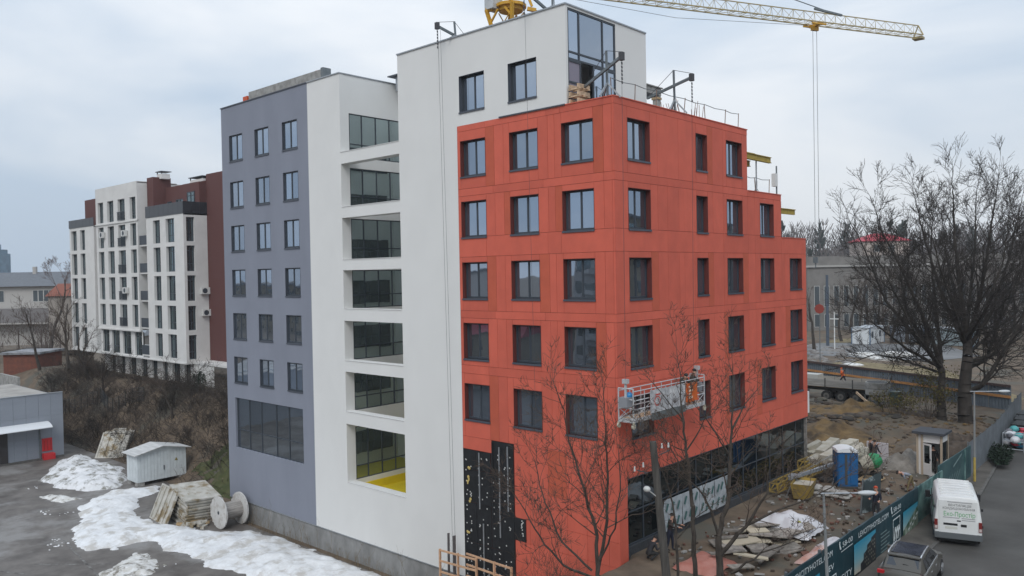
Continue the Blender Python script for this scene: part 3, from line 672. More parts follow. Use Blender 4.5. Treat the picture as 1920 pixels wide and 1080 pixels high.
FR=mat('fire_red',(0.55,0.03,0.035),0.5)
b=MB(); b.box(-69.98,-69.93,-2.6,-1.65,-17.3,-16.0); b.build('board',FR,fb)
b=MB(); b.box(-69.9,-69.2,-2.65,-1.6,-18.1,-17.5); b.build('sand_box',FR,fb)
b=MB()
for k in range(3): b.tube((-69.9,-2.4+.3*k,-17.2),(-69.9,-2.4+.3*k,-16.2),.03); 
b.build('tool_rack',mat('fire_tool_red',(0.35,0.02,0.02),0.5),fb)
# low concrete wall and thin fence behind the warehouse
cw=MB(); cw.box(-98,-90.6,1.2,1.5,-14.5,-11.6); cw=cw.build('concrete_wall',CONC); tag(cw,'pale concrete wall behind the grey warehouse roof','wall')
fe=empty('wire_fence',(-88,7,-12.5),'thin dark wire fence along the top of the bank','fence')
b=MB()
N=22
for k in range(N):
    x=-93+k*1.15; y=4.6+.12*k+.3*math.sin(k*.7); z=terr(x,y)
    p=MB(); p.box(x-.035,x+.035,y-.035,y+.035,z-.1,z+1.75); p.build('post',mat('fence_dark_green',(.03,.035,.032),.8),fe)
    if k<N-1:
        x2=-93+(k+1)*1.15; y2=4.6+.12*(k+1)+.3*math.sin((k+1)*.7); z2=terr(x2,y2)
        for h in (.3,.75,1.2,1.65): b.tube((x,y,z+h),(x2,y2,z2+h),.014,n=4,caps=False)
        for q in range(1,6): b.tube((x+(x2-x)*q/6,y+(y2-y)*q/6,z+(z2-z)*q/6+.1),(x+(x2-x)*q/6,y+(y2-y)*q/6,z+(z2-z)*q/6+1.7),.012,n=4,caps=False)
tag(b.build('wire_mesh',ANTH,fe),kind='stuff')
# transformer kiosk
kx0,kx1,ky0,ky1=-52.85,-50.7,-1.0,3.4
KW=mat('kiosk_pale_blue_white',(0.60,0.645,0.66),0.6,var=0.06,nscale=2)
sh=empty('utility_kiosk',((kx0+kx1)/2,(ky0+ky1)/2,ZY),'white corrugated metal utility kiosk with gabled roof on blocks','kiosk')
b=MB(); b.box(kx0+.02,kx1-.02,ky0+.02,ky1-.02,ZY+.35,-15.25); b.build('body',KW,sh)
n=15
for k in range(n):
    b=MB(); y=ky0+(ky1-ky0)*k/n; b.box(kx1-.02,kx1+.015+.015*(k%2),y+.01,y+(ky1-ky0)/n-.01,ZY+.37,-15.28); b.build('side_slat',KW,sh)
for k in range(7):
    b=MB(); x=kx0+(kx1-kx0)*k/7; b.box(x+.01,x+(kx1-kx0)/7-.01,ky0-.03-.015*(k%2),ky0+.02,ZY+.37,-15.28); b.build('side_slat',KW,sh)
b=MB(); ym=(ky0+ky1)/2; zr=-14.78; ze=-15.3
for yy,sg in ((ky0-.35,1),(ky1+.35,-1)):
    q=[(kx0-.3,yy,ze),(kx1+.35,yy,ze),(kx1+.35,ym,zr),(kx0-.3,ym,zr)]; b.quad(*q); b.quad(*[(x,y,z-.06) for x,y,z in q]); 
    b.quad(q[0],q[1],(q[1][0],q[1][1],q[1][2]-.06),(q[0][0],q[0][1],q[0][2]-.06)); b.quad(q[1],q[2],(q[2][0],q[2][1],q[2][2]-.06),(q[1][0],q[1][1],q[1][2]-.06))
b.build('roof',mat('old_roof_sheet',(0.42,0.42,0.41),0.7,c2=(0.56,0.56,0.55),nscale=1.5,stretch=(.4,3,1)),sh)
b=MB(); b.add([(kx1+.03,ky0,-15.28),(kx1+.03,ky1,-15.28),(kx1+.03,ym,-14.86)],[(0,1,2)]); b.build('gable',KW,sh)
for x in (kx0+.3,kx1-.3):
    for y in (ky0+.3,ky1-.4):
        b=MB(); b.box(x-.3,x+.3,y-.3,y+.3,ZY-.1,ZY+.35); b.build('block',CONC,sh)
b=MB(); b.add([(kx1+.06,2.3,-16.35),(kx1+.06,2.62,-16.35),(kx1+.06,2.46,-16.07)],[(0,1,2)]); b.build('warning_triangle',mat('warning_yellow',(0.25,0.2,0.05),0.6),sh)
b=MB(); b.box(kx1+.03,kx1+.09,1.3,1.36,-17.0,-16.6); b.build('handle',ANTH,sh)
# leaning concrete panels
SLAB=mat('weathered_slab',(0.36,0.345,0.30),0.9,c2=(0.50,0.48,0.44),nscale=1.3,bump=0.4,bscale=14,rand=.1,c3=(0.22,0.17,0.10),s3=0.9)
def leaning_stack(name,label,base,u,n,count,wd,ht,tilt,step,group=None):
    e=empty(name,(base[0],base[1],base[2]),label,'concrete panels',group)
    u=Vector((u[0],u[1],0)).normalized(); nn=Vector((-u.y,u.x,0)); 
    if nn.dot(Vector(n))<0: nn=-nn
    for i in range(count):
        t=R(tilt+rng.uniform(-2,2)+i*0.6); up=Vector((0,0,math.cos(t)))+nn*math.sin(t); th=nn*math.cos(t)-Vector((0,0,math.sin(t)))
        o=Vector(base)+nn*(step*i)+u*rng.uniform(-.15,.15)
        m=Matrix(((u.x,th.x,up.x,o.x),(u.y,th.y,up.y,o.y),(u.z,th.z,up.z,o.z),(0,0,0,1)))
        w2=wd*rng.uniform(.97,1.0); h2=ht*rng.uniform(.96,1.0)
        b=MB(); b.box(0,w2,.05,.13,0,h2,0,m)
        if i==0 or True:
            for q in range(5): b.box(.12+q*(w2-.24)/4-.09,.12+q*(w2-.24)/4+.09,-.03,.05,.1,h2-.1,0,m)
            b.box(.02,w2-.02,-.03,.05,0,.1,0,m); b.box(.02,w2-.02,-.03,.05,h2-.1,h2,0,m)
        b.build('concrete_panel',SLAB,e)
    return e
ls=leaning_stack('slab_on_edge','ribbed concrete panel leaning on the slab stack beside the cable drum',(-40.9,-4.25,ZY),(.99,-.09),(0,1,0),1,3.4,2.75,21,.27)
fs_=empty('slab_stack',(-37.4,-2.3,ZY),'tilted stack of weathered concrete slabs between leaning panel and cable drum','concrete slabs')
for k in range(10):
    m=Matrix.Translation((-37.5+rng.uniform(-.12,.12)+.03*k,-2.2+rng.uniform(-.1,.1),ZY+.12+.235*k))@Matrix.Rotation(R(-6+rng.uniform(-3,3)),4,'Z')@Matrix.Rotation(R(5+.5*k),4,'Y')@Matrix.Rotation(R(-3),4,'X')
    b=MB(); b.box(-1.75,1.75,-1.35,1.35,-.05,.05,0,m); b.box(-1.7,1.7,-1.33,-1.2,-.12,-.05,0,m); b.box(-1.7,1.7,1.2,1.33,-.12,-.05,0,m); b.box(-1.72,-1.6,-1.2,1.2,-.12,-.05,0,m); b.box(1.6,1.72,-1.2,1.2,-.12,-.05,0,m); b.box(-.08,.08,-1.2,1.2,-.12,-.05,0,m); b.build('concrete_panel',SLAB,fs_)
leaning_stack('leaning_panel_stack','concrete panels fanned out at the foot of the bank by the warehouse',(-66.2,1.0,ZY),(.75,.66),(-1,1,0),6,3.0,3.0,38,.5)
# cable drum
sp=empty('cable_drum',(-33.9,-1.3,ZY),'large empty white wooden cable drum beside the grey wall','cable drum')
rs=1.17; zc=ZY+rs
DW=mat('grey_white_drum_wood',(0.55,0.54,0.52),0.85,c2=(0.33,0.29,0.25),nscale=2.5,ramp=(.5,.75))
for y0 in (-2.2,-.55):
    b=MB(); b.tube((-33.9,y0,zc),(-33.9,y0+.1,zc),rs,n=36); d=b.build('flange',DW,sp)
    q=MB()
    for k in range(-4,5):
        xx=k*.26; hh=math.sqrt(max(0,(rs-.03)**2-xx*xx)); q.box(-33.9+xx-.125,-33.9+xx+.125,y0-.018,y0-.001,zc-hh,zc+hh)
    tag(q.build('flange_board',DW,d),kind='stuff')
    q=MB(); q.tube((-33.9,y0-.025,zc),(-33.9,y0-.018,zc),.13,n=14); q.build('hub',ANTH,d)
b=MB(); b.tube((-33.9,-2.1,zc),(-33.9,-.55,zc),.62,n=24); b.build('core',mat('drum_core_wood',(0.3,0.28,0.26),.9,var=.3,nscale=3,stretch=(4,.3,4)),sp)
# offcuts by the drum
oc=empty('timber_pile',(-35.6,-2.9,ZY),'small heap of timber and block offcuts in front of the cable drum','timber pile')
for k in range(12):
    b=MB(); l=rng.uniform(.5,1.3); a=rng.uniform(0,math.pi); m=Matrix.Translation((-35.8+rng.uniform(-.9,.9),-2.9+rng.uniform(-.7,.6),ZY+.1+.12*(k//4)))@Matrix.Rotation(a,4,'Z')@Matrix.Rotation(rng.uniform(-.15,.15),4,'Y')
    b.box(-l/2,l/2,-.13,.13,-.08,.1,0,m); b.build('offcut',SLAB if k%3 else WOOD,oc)
ck=MB()
for k in range(14): ck.sphere((-36.4+rng.uniform(-.9,.9),-1.6+rng.uniform(-.5,.5),ZY+rng.uniform(0,.3)),rng.uniform(.12,.3),7,5,sq=(1.3,1,.6))
tag(ck.build('rubble_heap',mat('brick_rubble',(0.22,0.075,0.035),.95,var=.4,nscale=5)),'orange brick rubble between the leaning panels and the cable drum','rubble',kind='stuff')
b=MB(); b.box(-42.9,-41.7,-2.7,-1.7,ZY,ZY+.75); tag(b.build('concrete_block',SLAB),'single pale concrete block left of the leaning panels','block')
# snow
def snowpile(name,label,poly,h,m,z0,res=0.22,nsc=1.0,seed=0,edge=1.3):
    xs=[p[0] for p in poly]; ys=[p[1] for p in poly]
    nx_=int((max(xs)-min(xs))/res)+3; ny_=int((max(ys)-min(ys))/res)+3
    X=min(xs)-res+np.arange(nx_)*res; Y=min(ys)-res+np.arange(ny_)*res
    XX,YY=np.meshgrid(X,Y); P=np.array(poly); Q=np.roll(P,-1,axis=0)
    inside=np.zeros(XX.shape,bool); dist=np.full(XX.shape,1e9)
    for (x0,y0),(x1,y1) in zip(P,Q):
        c=((y0>YY)!=(y1>YY))&(XX<(x1-x0)*(YY-y0)/((y1-y0)+1e-12)+x0); inside^=c
        dx,dy=x1-x0,y1-y0; t=np.clip(((XX-x0)*dx+(YY-y0)*dy)/(dx*dx+dy*dy+1e-9),0,1)
        dist=np.minimum(dist,np.hypot(XX-x0-t*dx,YY-y0-t*dy))
    sd=np.where(inside,dist,-dist)
    nz_=np.array([[fbm(x*.9*nsc+seed,y*.9*nsc)-.5 for x in X] for y in Y]); n2=np.array([[fbm(x*3.1+seed,y*3.1)-.5 for x in X] for y in Y])
    sd=sd+nz_*0.9+n2*0.35
    H=h*(1-np.exp(-np.clip(sd,0,None)/edge))*(1+1.1*nz_)+np.where(sd>0,n2*.13,0)
    keep=sd>-res*2.2
    idx=-np.ones(XX.shape,int); vs=[];fs=[]
    for j in range(ny_):
        for i in range(nx_):
            if keep[j,i]: idx[j,i]=len(vs); vs.append((float(X[i]),float(Y[j]),z0+(float(max(0.0,H[j,i]))+.03+float(min(sd[j,i],.3))*.25 if sd[j,i]>0 else .03+float(sd[j,i])*.45)))
    for j in range(ny_-1):
        for i in range(nx_-1):
            q=(idx[j,i],idx[j,i+1],idx[j+1,i+1],idx[j+1,i])
            if min(q)>=0: fs.append(q)
    me=bpy.data.meshes.new(name); me.from_pydata(vs,[],fs); me.materials.append(m); me.shade_smooth()
    o=bpy.data.objects.new(name,me); col.objects.link(o); return tag(o,label,'snow')
SA=[(-47.68,-6.9),(-49.77,-4.93),(-50.67,-3.31),(-50.24,-2.16),(-50.2,-1.4),(-49.49,.6),(-47.39,-.68),(-46.84,-2.58),(-43.0,-4.48),(-40.15,-4.78),(-37.85,-4.46),(-35.51,-3.33),(-33.41,-3.18),(-32.37,-2.1),(-31.0,-.9),(-27.73,-.46),(-23.05,-.5),(-20.03,-.5),(-15.5,-.3),(-15.5,-2.5),(-20.25,-4.45),(-23.14,-5.42),(-26.65,-6.62),(-28.3,-6.18),(-29.63,-6.33),(-31.48,-6.39),(-32.22,-7.25),(-34.47,-6.53),(-35.67,-7.24),(-35.46,-8.39),(-34.02,-9.23),(-35.68,-9.35),(-36.0,-10.37),(-38.05,-10.52),(-42.02,-9.35),(-43.04,-8.38)]
snowpile('snow_bank','long bank of white snow along the yard edge below the white wall',SA,.42,SNOWC,ZY,seed=3)
SBp=[(-60.11,-5.75),(-63.77,-3.92),(-67.66,-1.77),(-68.28,-.25),(-65.98,.65),(-62.03,.5),(-59.87,1.16),(-53.72,-.67),(-51.49,-2.33),(-52.53,-4.4),(-54.92,-5.49)]
snowpile('snow_bank','ploughed snow heap with dark dirt between warehouse and kiosk',SBp,.85,SNOW,ZY,seed=11,edge=1.6)
SC=[(-30.87,-11.65),(-32.07,-9.99),(-33.28,-8.37),(-31.77,-8.1),(-29.36,-8.65),(-28.45,-9.42),(-28.52,-10.93)]
snowpile('snow_bank','dirty grey crumbling snow patch at the near edge of the yard',SC,.3,SNOWD,ZY,res=.16,nsc=1.8,seed=23)
SD=[(-54.08,-7.63),(-54.31,-6.63),(-52.31,-6.21),(-50.57,-5.57),(-50.46,-6.99),(-51.84,-7.73)]
snowpile('snow_bank','small melting snow patch between the two larger snow banks',SD,.3,SNOWD,ZY,res=.2,nsc=2,seed=31)
b=MB()
for x,y,r in ((-29.6,-8.2,.35),(-48.5,-9.2,.4),(-39.4,-11.2,.3),(-38.8,-11.5,.22),(-40.5,-10.9,.2),(-58,-7.2,.25),(-47,-8,.2)):
    [b.sphere((x+rng.gauss(0,r),y+rng.gauss(0,r),ZY+.04),r*rng.uniform(.12,.35),7,4,sq=(1.4,1,.6)) for _ in range(7)]
tag(b.build('snow_lump',SNOW,smooth=True),'loose lumps of snow scattered on the yard asphalt','snow',kind='stuff')
# ------------------------------------------------------------------ far left houses
RZ=math.atan2(Rt.y,Rt.x)
def far_house(name,label,cat,loc,wd,dp,h,wallm,roofm,roof='gable',rh=2.0,wins=(),over=.4,cols=None):
    e=empty(name,loc,label,cat,rz=RZ)
    b=MB(); b.box(0,wd,0,dp,-3,h); o=b.build('wall',wallm,e,local=True)
    b=MB()
    if roof=='gable':
        q=[(-over,-over,h),(wd+over,-over,h),(wd+over,dp/2,h+rh),(-over,dp/2,h+rh)]; b.quad(*q); b.quad((-over,dp+over,h),(-over,dp/2,h+rh),(wd+over,dp/2,h+rh),(wd+over,dp+over,h)); b.add([(-over,-over,h),(-over,dp/2,h+rh),(-over,dp+over,h)],[(0,1,2)]); b.add([(wd+over,-over,h),(wd+over,dp+over,h),(wd+over,dp/2,h+rh)],[(0,1,2)])
    elif roof=='hip':
        r=dp/2; q0=(-over,-over,h);q1=(wd+over,-over,h);q2=(wd+over,dp+over,h);q3=(-over,dp+over,h);a=(r,dp/2,h+rh);c=(wd-r,dp/2,h+rh)
        b.quad(q0,q1,c,a); b.quad(q2,q3,a,c); b.add([q1,q2,c],[(0,1,2)]); b.add([q3,q0,a],[(0,1,2)])
    else: b.box(-over,wd+over,-over,dp+over,h,h+.3)
    b.build('roof',roofm,e,local=True)
    for (x0,x1,z0,z1) in wins:
        f=MB(); f.box(x0,x1,-.06,-.003,z0,z1); w_=f.build('window',mat('far_window_frame',(.5,.5,.48),.6),e,local=True)
        g=MB(); k=max(1,int((x1-x0)/.9))
        for i in range(k):
            a=x0+(x1-x0)*i/k; g.box(a+.08,a+(x1-x0)/k-.08,-.075,-.061,z0+.1,z1-.1)
        p=g.build('pane',mat('dull_far_pane',(.075,.09,.10),.3),w_,local=True)
    return e
GREYROOF=mat('grey_tile_roof',(0.13,0.14,0.155),.8,var=.1,nscale=2)
hw=far_house('villa','white villa with grey pitched roof and a deep balcony behind bare trees','house',(-152,13.2,-8.5),19,12,7.9,mat('villa_render',(.40,.385,.365),.9),GREYROOF,rh=2.7,wins=[(1,4.2,5.0,7.2),(9.5,14.5,5.0,7.2)],over=.8)
b=MB(); b.box(-1,16,-2.2,-.1,1.0,4.2); b.build('balcony_block',MATS['villa_render'],hw,local=True)
b=MB(); b.box(4.0,15,-2.25,-2.21,1.3,3.9); b.build('balcony_screen',mat('grey_screen',(.2,.19,.19),.8),hw,local=True)
b=MB(); b.box(6.6,7.2,5,5.6,9.5,11.6); b.build('chimney',MATS['villa_render'],hw,local=True)
far_house('red_brick_outbuilding','low red brick outbuilding with snowy flat roof below the villa','building',(-112.9,5.8,-14.3),5.2,6,3.9,mat('old_red_brick',(.2,.07,.045),.95,c2=(.13,.055,.04),nscale=2),mat('snowy_felt',(.12,.12,.125),.9,c2=(.35,.36,.38),nscale=1),roof='flat')
far_house('red_roof_house','distant house with bright red roof left of the apartment block','house',(-135.0,19.0,-9),9,8,6.6,mat('far_beige_wall',(.3,.27,.24),.9),mat('far_red_tile',(.21,.075,.05),.85),rh=2.2)
far_house('low_shed','low shed with pale sheet roof beside the apartment block','shed',(-108,16.5,-13),7,6,4.6,MATS['far_beige_wall'],mat('pale_sheet_roof',(.42,.44,.46),.6),rh=1.2)
tw=empty('glass_tower',(-436,92,-8),'distant blue glass tower at the left edge','tower',rz=RZ)
b=MB(); b.box(-8,.6,0,10,0,23); b.box(-6,-.2,1,9,23,25); b.box(-1.6,-.9,4,5,25,27.5); b.build('tower_body',mat('blue_tower_glass',(.12,.2,.27),.4,var=.2,nscale=.3),tw,local=True)

# ------------------------------------------------------------------ roof davits, ropes, railings
def davit(name,label,pin,hook,pb,ptop,rope_to=None,group='roof davits for the work platforms'):
    e=empty(name,pb,label,'davit',group)
    b=MB(); b.bar(pin,hook,.10,.13); b.build('boom',STEELD,e)
    b=MB(); b.bar(pb,ptop,.085,.085); b.build('post',STEELD,e)
    v=Vector(pb); m=v.lerp(Vector(ptop),.32)
    for k in range(3):
        a=2*math.pi*k/3+.5
        b=MB(); b.bar(m,v+Vector((.6*math.cos(a),.6*math.sin(a),0)),.07,.07); b.build('brace',GALV,e)
    h=Vector(hook); b=MB(); b.box(h.x-.10,h.x+.10,h.y-.10,h.y+.10,h.z-.18,h.z+.18); b.build('end_block',CABLE,e)
    b=MB(); b.tube(ptop,h+Vector((0,0,.2)),.014,n=5); b.tube(ptop,pin,.014,n=5); b.build('stay_cable',CABLE,e)
    b=MB(); z=h.z-.25
    for k in range(6): b.tube((h.x,h.y,z),(h.x+.02,h.y,z-.12),.035,n=6); z-=.17
    b.build('chain',CABLE,e)
    return e
davit('roof_davit','steel davit on the red terrace corner in front of the glazed tower corner',(-2,.5,8.95),(.95,-.65,9.62),(-.45,.2,8.12),(-.42,.1,10.28))
davit('roof_davit','steel davit on the red roof edge right of the tower, crossing boom and post',(-2,5.95,9.2),(.95,5.45,9.7),(-.3,5.9,8.12),(-.32,5.85,10.36))
davit('roof_davit','steel davit on the left end of the white tower roof',(-10.75,1.7,12.95),(-10.95,-.8,13.55),(-10.7,.35,12.9),(-10.75,.3,13.98))
davit('roof_davit','steel davit on the tower roof right of the yellow crane base',(-4.35,1.3,12.95),(-4.66,-.8,13.95),(-4.15,.8,12.9),(-4.15,.8,14.6))
def rope(label,p0,p1,r=.008):
    b=MB(); b.tube(p0,p1,r,n=5); tag(b.build('rope',CABLE),label,'rope')
rope('left hand rope of the pair hanging from the left tower davit',(-10.95,-.75,13.3),(-11.0,-.35,-15.6))
rope('right hand one of the two parallel ropes on the white tower wall',(-10.75,-.75,13.3),(-10.78,-.35,-15.6))
rope('thin rope down the tower and red facade through the second window column',(-4.66,-.75,13.7),(-4.75,-.25,-14.5),.007)
rope('suspension cable from the corner davit to the near end of the platform',(.95,-.65,9.4),(.75,-.45,-5.2))
rope('suspension cable from the right davit to the far end of the platform',(.95,5.45,9.4),(.75,5.6,-5.2))
# terrace guard rails
def guard(name,label,pts,z0,h,lean=0):
    e=empty(name,(pts[0][0],pts[0][1],z0),label,'guard rail')
    tops=[]
    for (x,y,zz) in pts:
        b=MB(); b.tube((x,y,zz),(x+rng.uniform(-.08,.08),y+rng.uniform(-.1,.1),zz+h),.022,n=6); b.build('post',mat('rusty_rail',(.22,.15,.12),.8,var=.2,nscale=3),e); tops.append((x,y,zz+h*.97))
    b=MB()
    for a,c in zip(tops,tops[1:]):
        m=((a[0]+c[0])/2,(a[1]+c[1])/2,(a[2]+c[2])/2-.06); b.tube(a,m,.02,n=5); b.tube(m,c,.02,n=5)
    b.build('rail',STEELD,e); return e
guard('guard_rail','thin site rail along the red terrace edge above the street',[(-.5,.6,8.1),(-.5,2.5,8.1),(-.5,4.4,8.1),(-.5,7.1,8.1),(-.5,9.4,8.1),(-.5,11.6,8.1),(-.5,13.2,8.1)],8.1,1.05)
guard('guard_rail','short rail on the lower red step below the yellow beams',[(-.5,14.0,4.5),(-.5,15.4,4.5),(-.5,17.2,4.5)],4.5,1.1)
rb=MB()
for (x0,y0,z0,n,hh) in ((-2.5,8.6,7.6,9,2.2),(-1.6,9.6,7.6,7,1.9),(-3.5,11.5,7.6,8,1.9),(-8.5,17.2,8.2,7,2.8)):
    for k in range(n): rb.tube((x0+rng.uniform(-.4,.4),y0+.22*k,z0),(x0+rng.uniform(-.4,.4),y0+.22*k,z0+hh*rng.uniform(.8,1.1)),.016,n=4)
tag(rb.build('rebar_stubs',mat('rusty_rebar',(.25,.13,.1),.85)),'upright rusty reinforcement bars on the unfinished red roof','rebar',kind='stuff')
# concrete column with formwork on the terrace
b=MB(); b.box(-2.3,-2.0,6.95,7.25,7.62,9.35); b.box(-2.35,-1.95,6.9,7.3,9.3,9.42,1); tag(b.build('concrete_post',[CONC,WOOD]),'short concrete post on the terrace beside the right davit','post')
pa=empty('timber_pallet',(-2.2,.9,7.7),'rough timber pallets stacked in front of the tower corner glazing','pallet')
for z in (7.75,8.1,8.45,8.8):
    for k in range(3):
        b=MB(); b.box(-2.65,-1.95,.05+.35*k,.17+.35*k,z,z+.07); b.build('board',WOODP,pa)
    for x in (-2.6,-2.1):
        b=MB(); b.box(x,x+.09,.02,.92,z+.07,z+.26); b.build('block',WOODP,pa)
# yellow formwork beams projecting from the stepped ends
fb=empty('formwork_beam',(-.6,14.2,4.6),'yellow formwork girders on a steel prop beside the upper red step','formwork')
for (y0,y1,z,x) in ((13.4,15.4,6.85,-.6),(13.8,17.1,6.75,-.35),(13.6,15.4,6.45,-.9)):
    b=MB(); b.box(x-.04,x+.04,y0,y1,z-.14,z+.14); b.box(x-.1,x+.1,y0,y1,z+.14,z+.18); b.box(x-.1,x+.1,y0,y1,z-.18,z-.14); b.build('girder',YELP,fb)
b=MB(); b.tube((-.5,15.5,4.2),(-.5,15.5,6.6),.045,n=8); b.tube((-.5,15.5,4.2),(-.5,15.5,5.4),.06,n=8)
for a in (0,2.1,4.2): b.tube((-.5,15.5,5.0),(-.5+.5*math.cos(a),15.5+.5*math.sin(a),4.2),.025,n=5)
b.build('prop',GALV,fb)
b=MB(); b.box(-.7,-.3,21.5,23.2,3.55,3.85); b.box(-.9,-.1,21.45,21.6,3.3,4.0); 
bx_=empty('formwork_beam',(-.5,20.9,2),'single yellow beam sticking out above the lowest red step','formwork')
b=MB(); b.box(-.56,-.44,18.0,20.9,3.55,3.85); b.box(-.62,-.38,18.0,20.9,3.85,3.9); b.build('girder',YELP,bx_)
b=MB(); b.box(-1.2,-.3,17.9,18.5,2.8,4.3); b.box(-1.2,-.3,17.9,18.6,1.6,2.4); b.build('plank_stack',mat('dark_ply',(.06,.05,.05),.8),bx_)
b=MB()
for k in range(4): b.box(-1.0+.2*k,-.85+.2*k,16.0,17.2,4.25+.07*k,4.33+.07*k)
tag(b.build('plank_pile',WOODP),'few planks lying on the lower red step','planks',kind='stuff')
an=empty('antenna_mast',(-.4,18.1,4),'slim mast with white panel antenna at the end of the red step','antenna')
b=MB(); b.tube((-.4,18.1,1.6),(-.4,18.1,6.5),.05,n=8); b.build('mast',STEELD,an)
b=MB(); b.box(-.55,-.3,17.7,18.05,5.2,6.0); b.build('panel',SOFF,an)
# ------------------------------------------------------------------ suspended platform
PLG=mat('platform_pale_grey',(.50,.51,.52),.45,metal=.2,var=.1,nscale=4)
cr=empty('suspended_platform',(.75,-.5,-6.65),'galvanised work platform hanging in front of the red facade with banners','work platform')
X0,X1,Y0,Y1,ZF,ZT=.35,1.15,-.45,5.9,-6.65,-5.38
b=MB(); b.box(X0,X1,Y0,Y1,ZF-.05,ZF); b.build('deck',WOODP,cr)
b=MB()
for x in (X0,X1): b.box(x-.03,x+.03,Y0,Y1,ZF-.14,ZF+.04)
b.box(X0,X1,Y0-.04,Y0,ZF-.14,ZF+.05); b.box(X0,X1,Y1,Y1+.04,ZF-.14,ZF+.05); b.build('toe_board',PLG,cr)
for x in (X0,X1):
    b=MB()
    for z in (ZT,ZF+.85,ZF+.45): b.tube((x,Y0,z),(x,Y1,z),.026,n=6)
    n=7
    for k in range(n+1):
        y=Y0+(Y1-Y0)*k/n; b.tube((x,y,ZF),(x,y,ZT),.022,n=6)
        if k<n and k%2==0: b.tube((x,y,ZF),(x,y+(Y1-Y0)/n,ZF+.45),.014,n=5)
        if k<n and k%2==1: b.tube((x,y,ZF+.45),(x,y+(Y1-Y0)/n,ZF),.014,n=5)
    b.build('side_rail',PLG,cr)
for y in (Y0,Y1):
    b=MB(); 
    for x in (X0,X1): b.tube((x,y,ZF-.1),(x,y,ZT+.12),.035,n=7)
    for z in (ZT+.12,ZF+.9,ZF+.5): b.tube((X0,y,z),(X1,y,z),.03,n=6)
    b.tube((X0,y,ZF),(X1,y,ZF+.5),.018,n=5); b.tube((X1,y,ZF),(X0,y,ZF+.5),.018,n=5); b.build('end_frame',PLG,cr)
    b=MB(); b.bar(((X0+X1)/2,y,ZF+.5),((X0+X1)/2,y,ZT+.55),.09,.09); b.box(.62,.88,y-.1,y+.1,ZT+.35,ZT+.55); b.build('stirrup',PLG,cr)
    b=MB(); b.box(.5,.95,y-.2,y+.2,ZF+.55,ZF+1.0); b.build('hoist_motor',mat('hoist_grey',(.25,.26,.28),.5),cr)
    for x in (X0,X1):
        b=MB(); b.tube((x-.04,y,ZF-.3),(x+.04,y,ZF-.3),.12,n=12); b.box(x-.05,x+.05,y-.03,y+.03,ZF-.25,ZF-.1); b.build('castor',mat('castor_cream',(.45,.42,.33),.7),cr)
b=MB(); b.sphere((.8,-.25,ZF+1.05),.17,10,7); tag(b.build('blue_bucket',mat('blue_plastic',(.02,.2,.45),.4)),'blue plastic item hanging at the near end of the platform','bucket')
def cloth(name,y0,y1,z0,z1,x,m,amp=.05,nu=14,nv=7,parent=None,sag=0.1):
    b=MB(); g=[[None]*(nu+1) for _ in range(nv+1)]
    for j in range(nv+1):
        for i in range(nu+1):
            u=i/nu;v=j/nv; y=y0+(y1-y0)*u; z=z0+(z1-z0)*v - sag*math.sin(u*math.pi)*(1-v)*.5+rng.uniform(-.02,.02)
            g[j][i]=(x+amp*(fbm(y*2.2+x,z*2.2)-.4)*2,y,z)
    for j in range(nv):
        for i in range(nu): b.quad(g[j][i],g[j][i+1],g[j+1][i+1],g[j+1][i])
    return b.build(name,m,parent,smooth=60)
cloth('white_banner',.8,3.9,-6.55,-5.45,1.22,mat('crease_shaded_banner',(.60,.60,.60),.6,c2=(.30,.30,.31),nscale=3.0,bump=1.0,bscale=4,stretch=(1,1,.8),detail=8),parent=cr)  # grey streaks in the white colour stand for crease shade
cloth('grey_banner_hem',.85,3.9,-6.85,-6.5,1.25,mat('grey_tarp',(.10,.11,.11),.7),parent=cr)
cloth('orange_banner',3.95,5.05,-6.4,-5.5,1.24,mat('orange_banner',(.55,.115,.022),.6,var=.12,nscale=2),nu=8,nv=6,parent=cr)
b=MB()
for k,z in enumerate((-5.68,-5.85,-6.02,-6.19)): b.quad((1.31,4.12,z-.05),(1.31,4.3+.1*(k%2)+.1,z-.05),(1.31,4.3+.1*(k%2)+.1,z+.05),(1.31,4.12,z+.05))
b.build('banner_lettering',mat('banner_cream',(.8,.6,.45),.6),cr)
b=MB()
for k in range(20):
    t0=2*math.pi*k/20; t1=2*math.pi*(k+1)/20
    b.quad((1.31,1.3+.26*math.cos(t0),-5.98+.24*math.sin(t0)),(1.31,1.3+.26*math.cos(t1),-5.98+.24*math.sin(t1)),(1.31,1.3+.2*math.cos(t1),-5.98+.18*math.sin(t1)),(1.31,1.3+.2*math.cos(t0),-5.98+.18*math.sin(t0)))
b.quad((1.312,1.15,-5.72),(1.312,1.55,-5.72),(1.312,1.55,-5.65),(1.312,1.15,-5.65)); b.build('banner_emblem',mat('banner_red',(.5,.08,.06),.6),cr)
# ------------------------------------------------------------------ tower crane
mx,my=-25.69,21.4
J0=Vector((mx,my,25.0)); J1=Vector((-5.15,64.67,25.1)); jd=(J1-J0); JL=jd.length; jd.normalize(); js=Vector((jd.y,-jd.x,0)); 
crn=empty('tower_crane',(mx,my,ZS),'yellow tower crane with long lattice jib rising behind the hotel','crane')
b=MB(); hw_=.75
for sx in (-1,1):
    for sy in (-1,1): b.bar((mx+sx*hw_,my+sy*hw_,ZS),(mx+sx*hw_,my+sy*hw_,21.8),.16,.16)
z=ZS
while z<21.5:
    for (a,c) in (((-1,-1),(1,-1)),((1,-1),(1,1)),((1,1),(-1,1)),((-1,1),(-1,-1))):
        b.bar((mx+a[0]*hw_,my+a[1]*hw_,z),(mx+c[0]*hw_,my+c[1]*hw_,z+1.5),.07,.07); b.bar((mx+a[0]*hw_,my+a[1]*hw_,z),(mx+c[0]*hw_,my+c[1]*hw_,z),.07,.07)
    z+=1.5
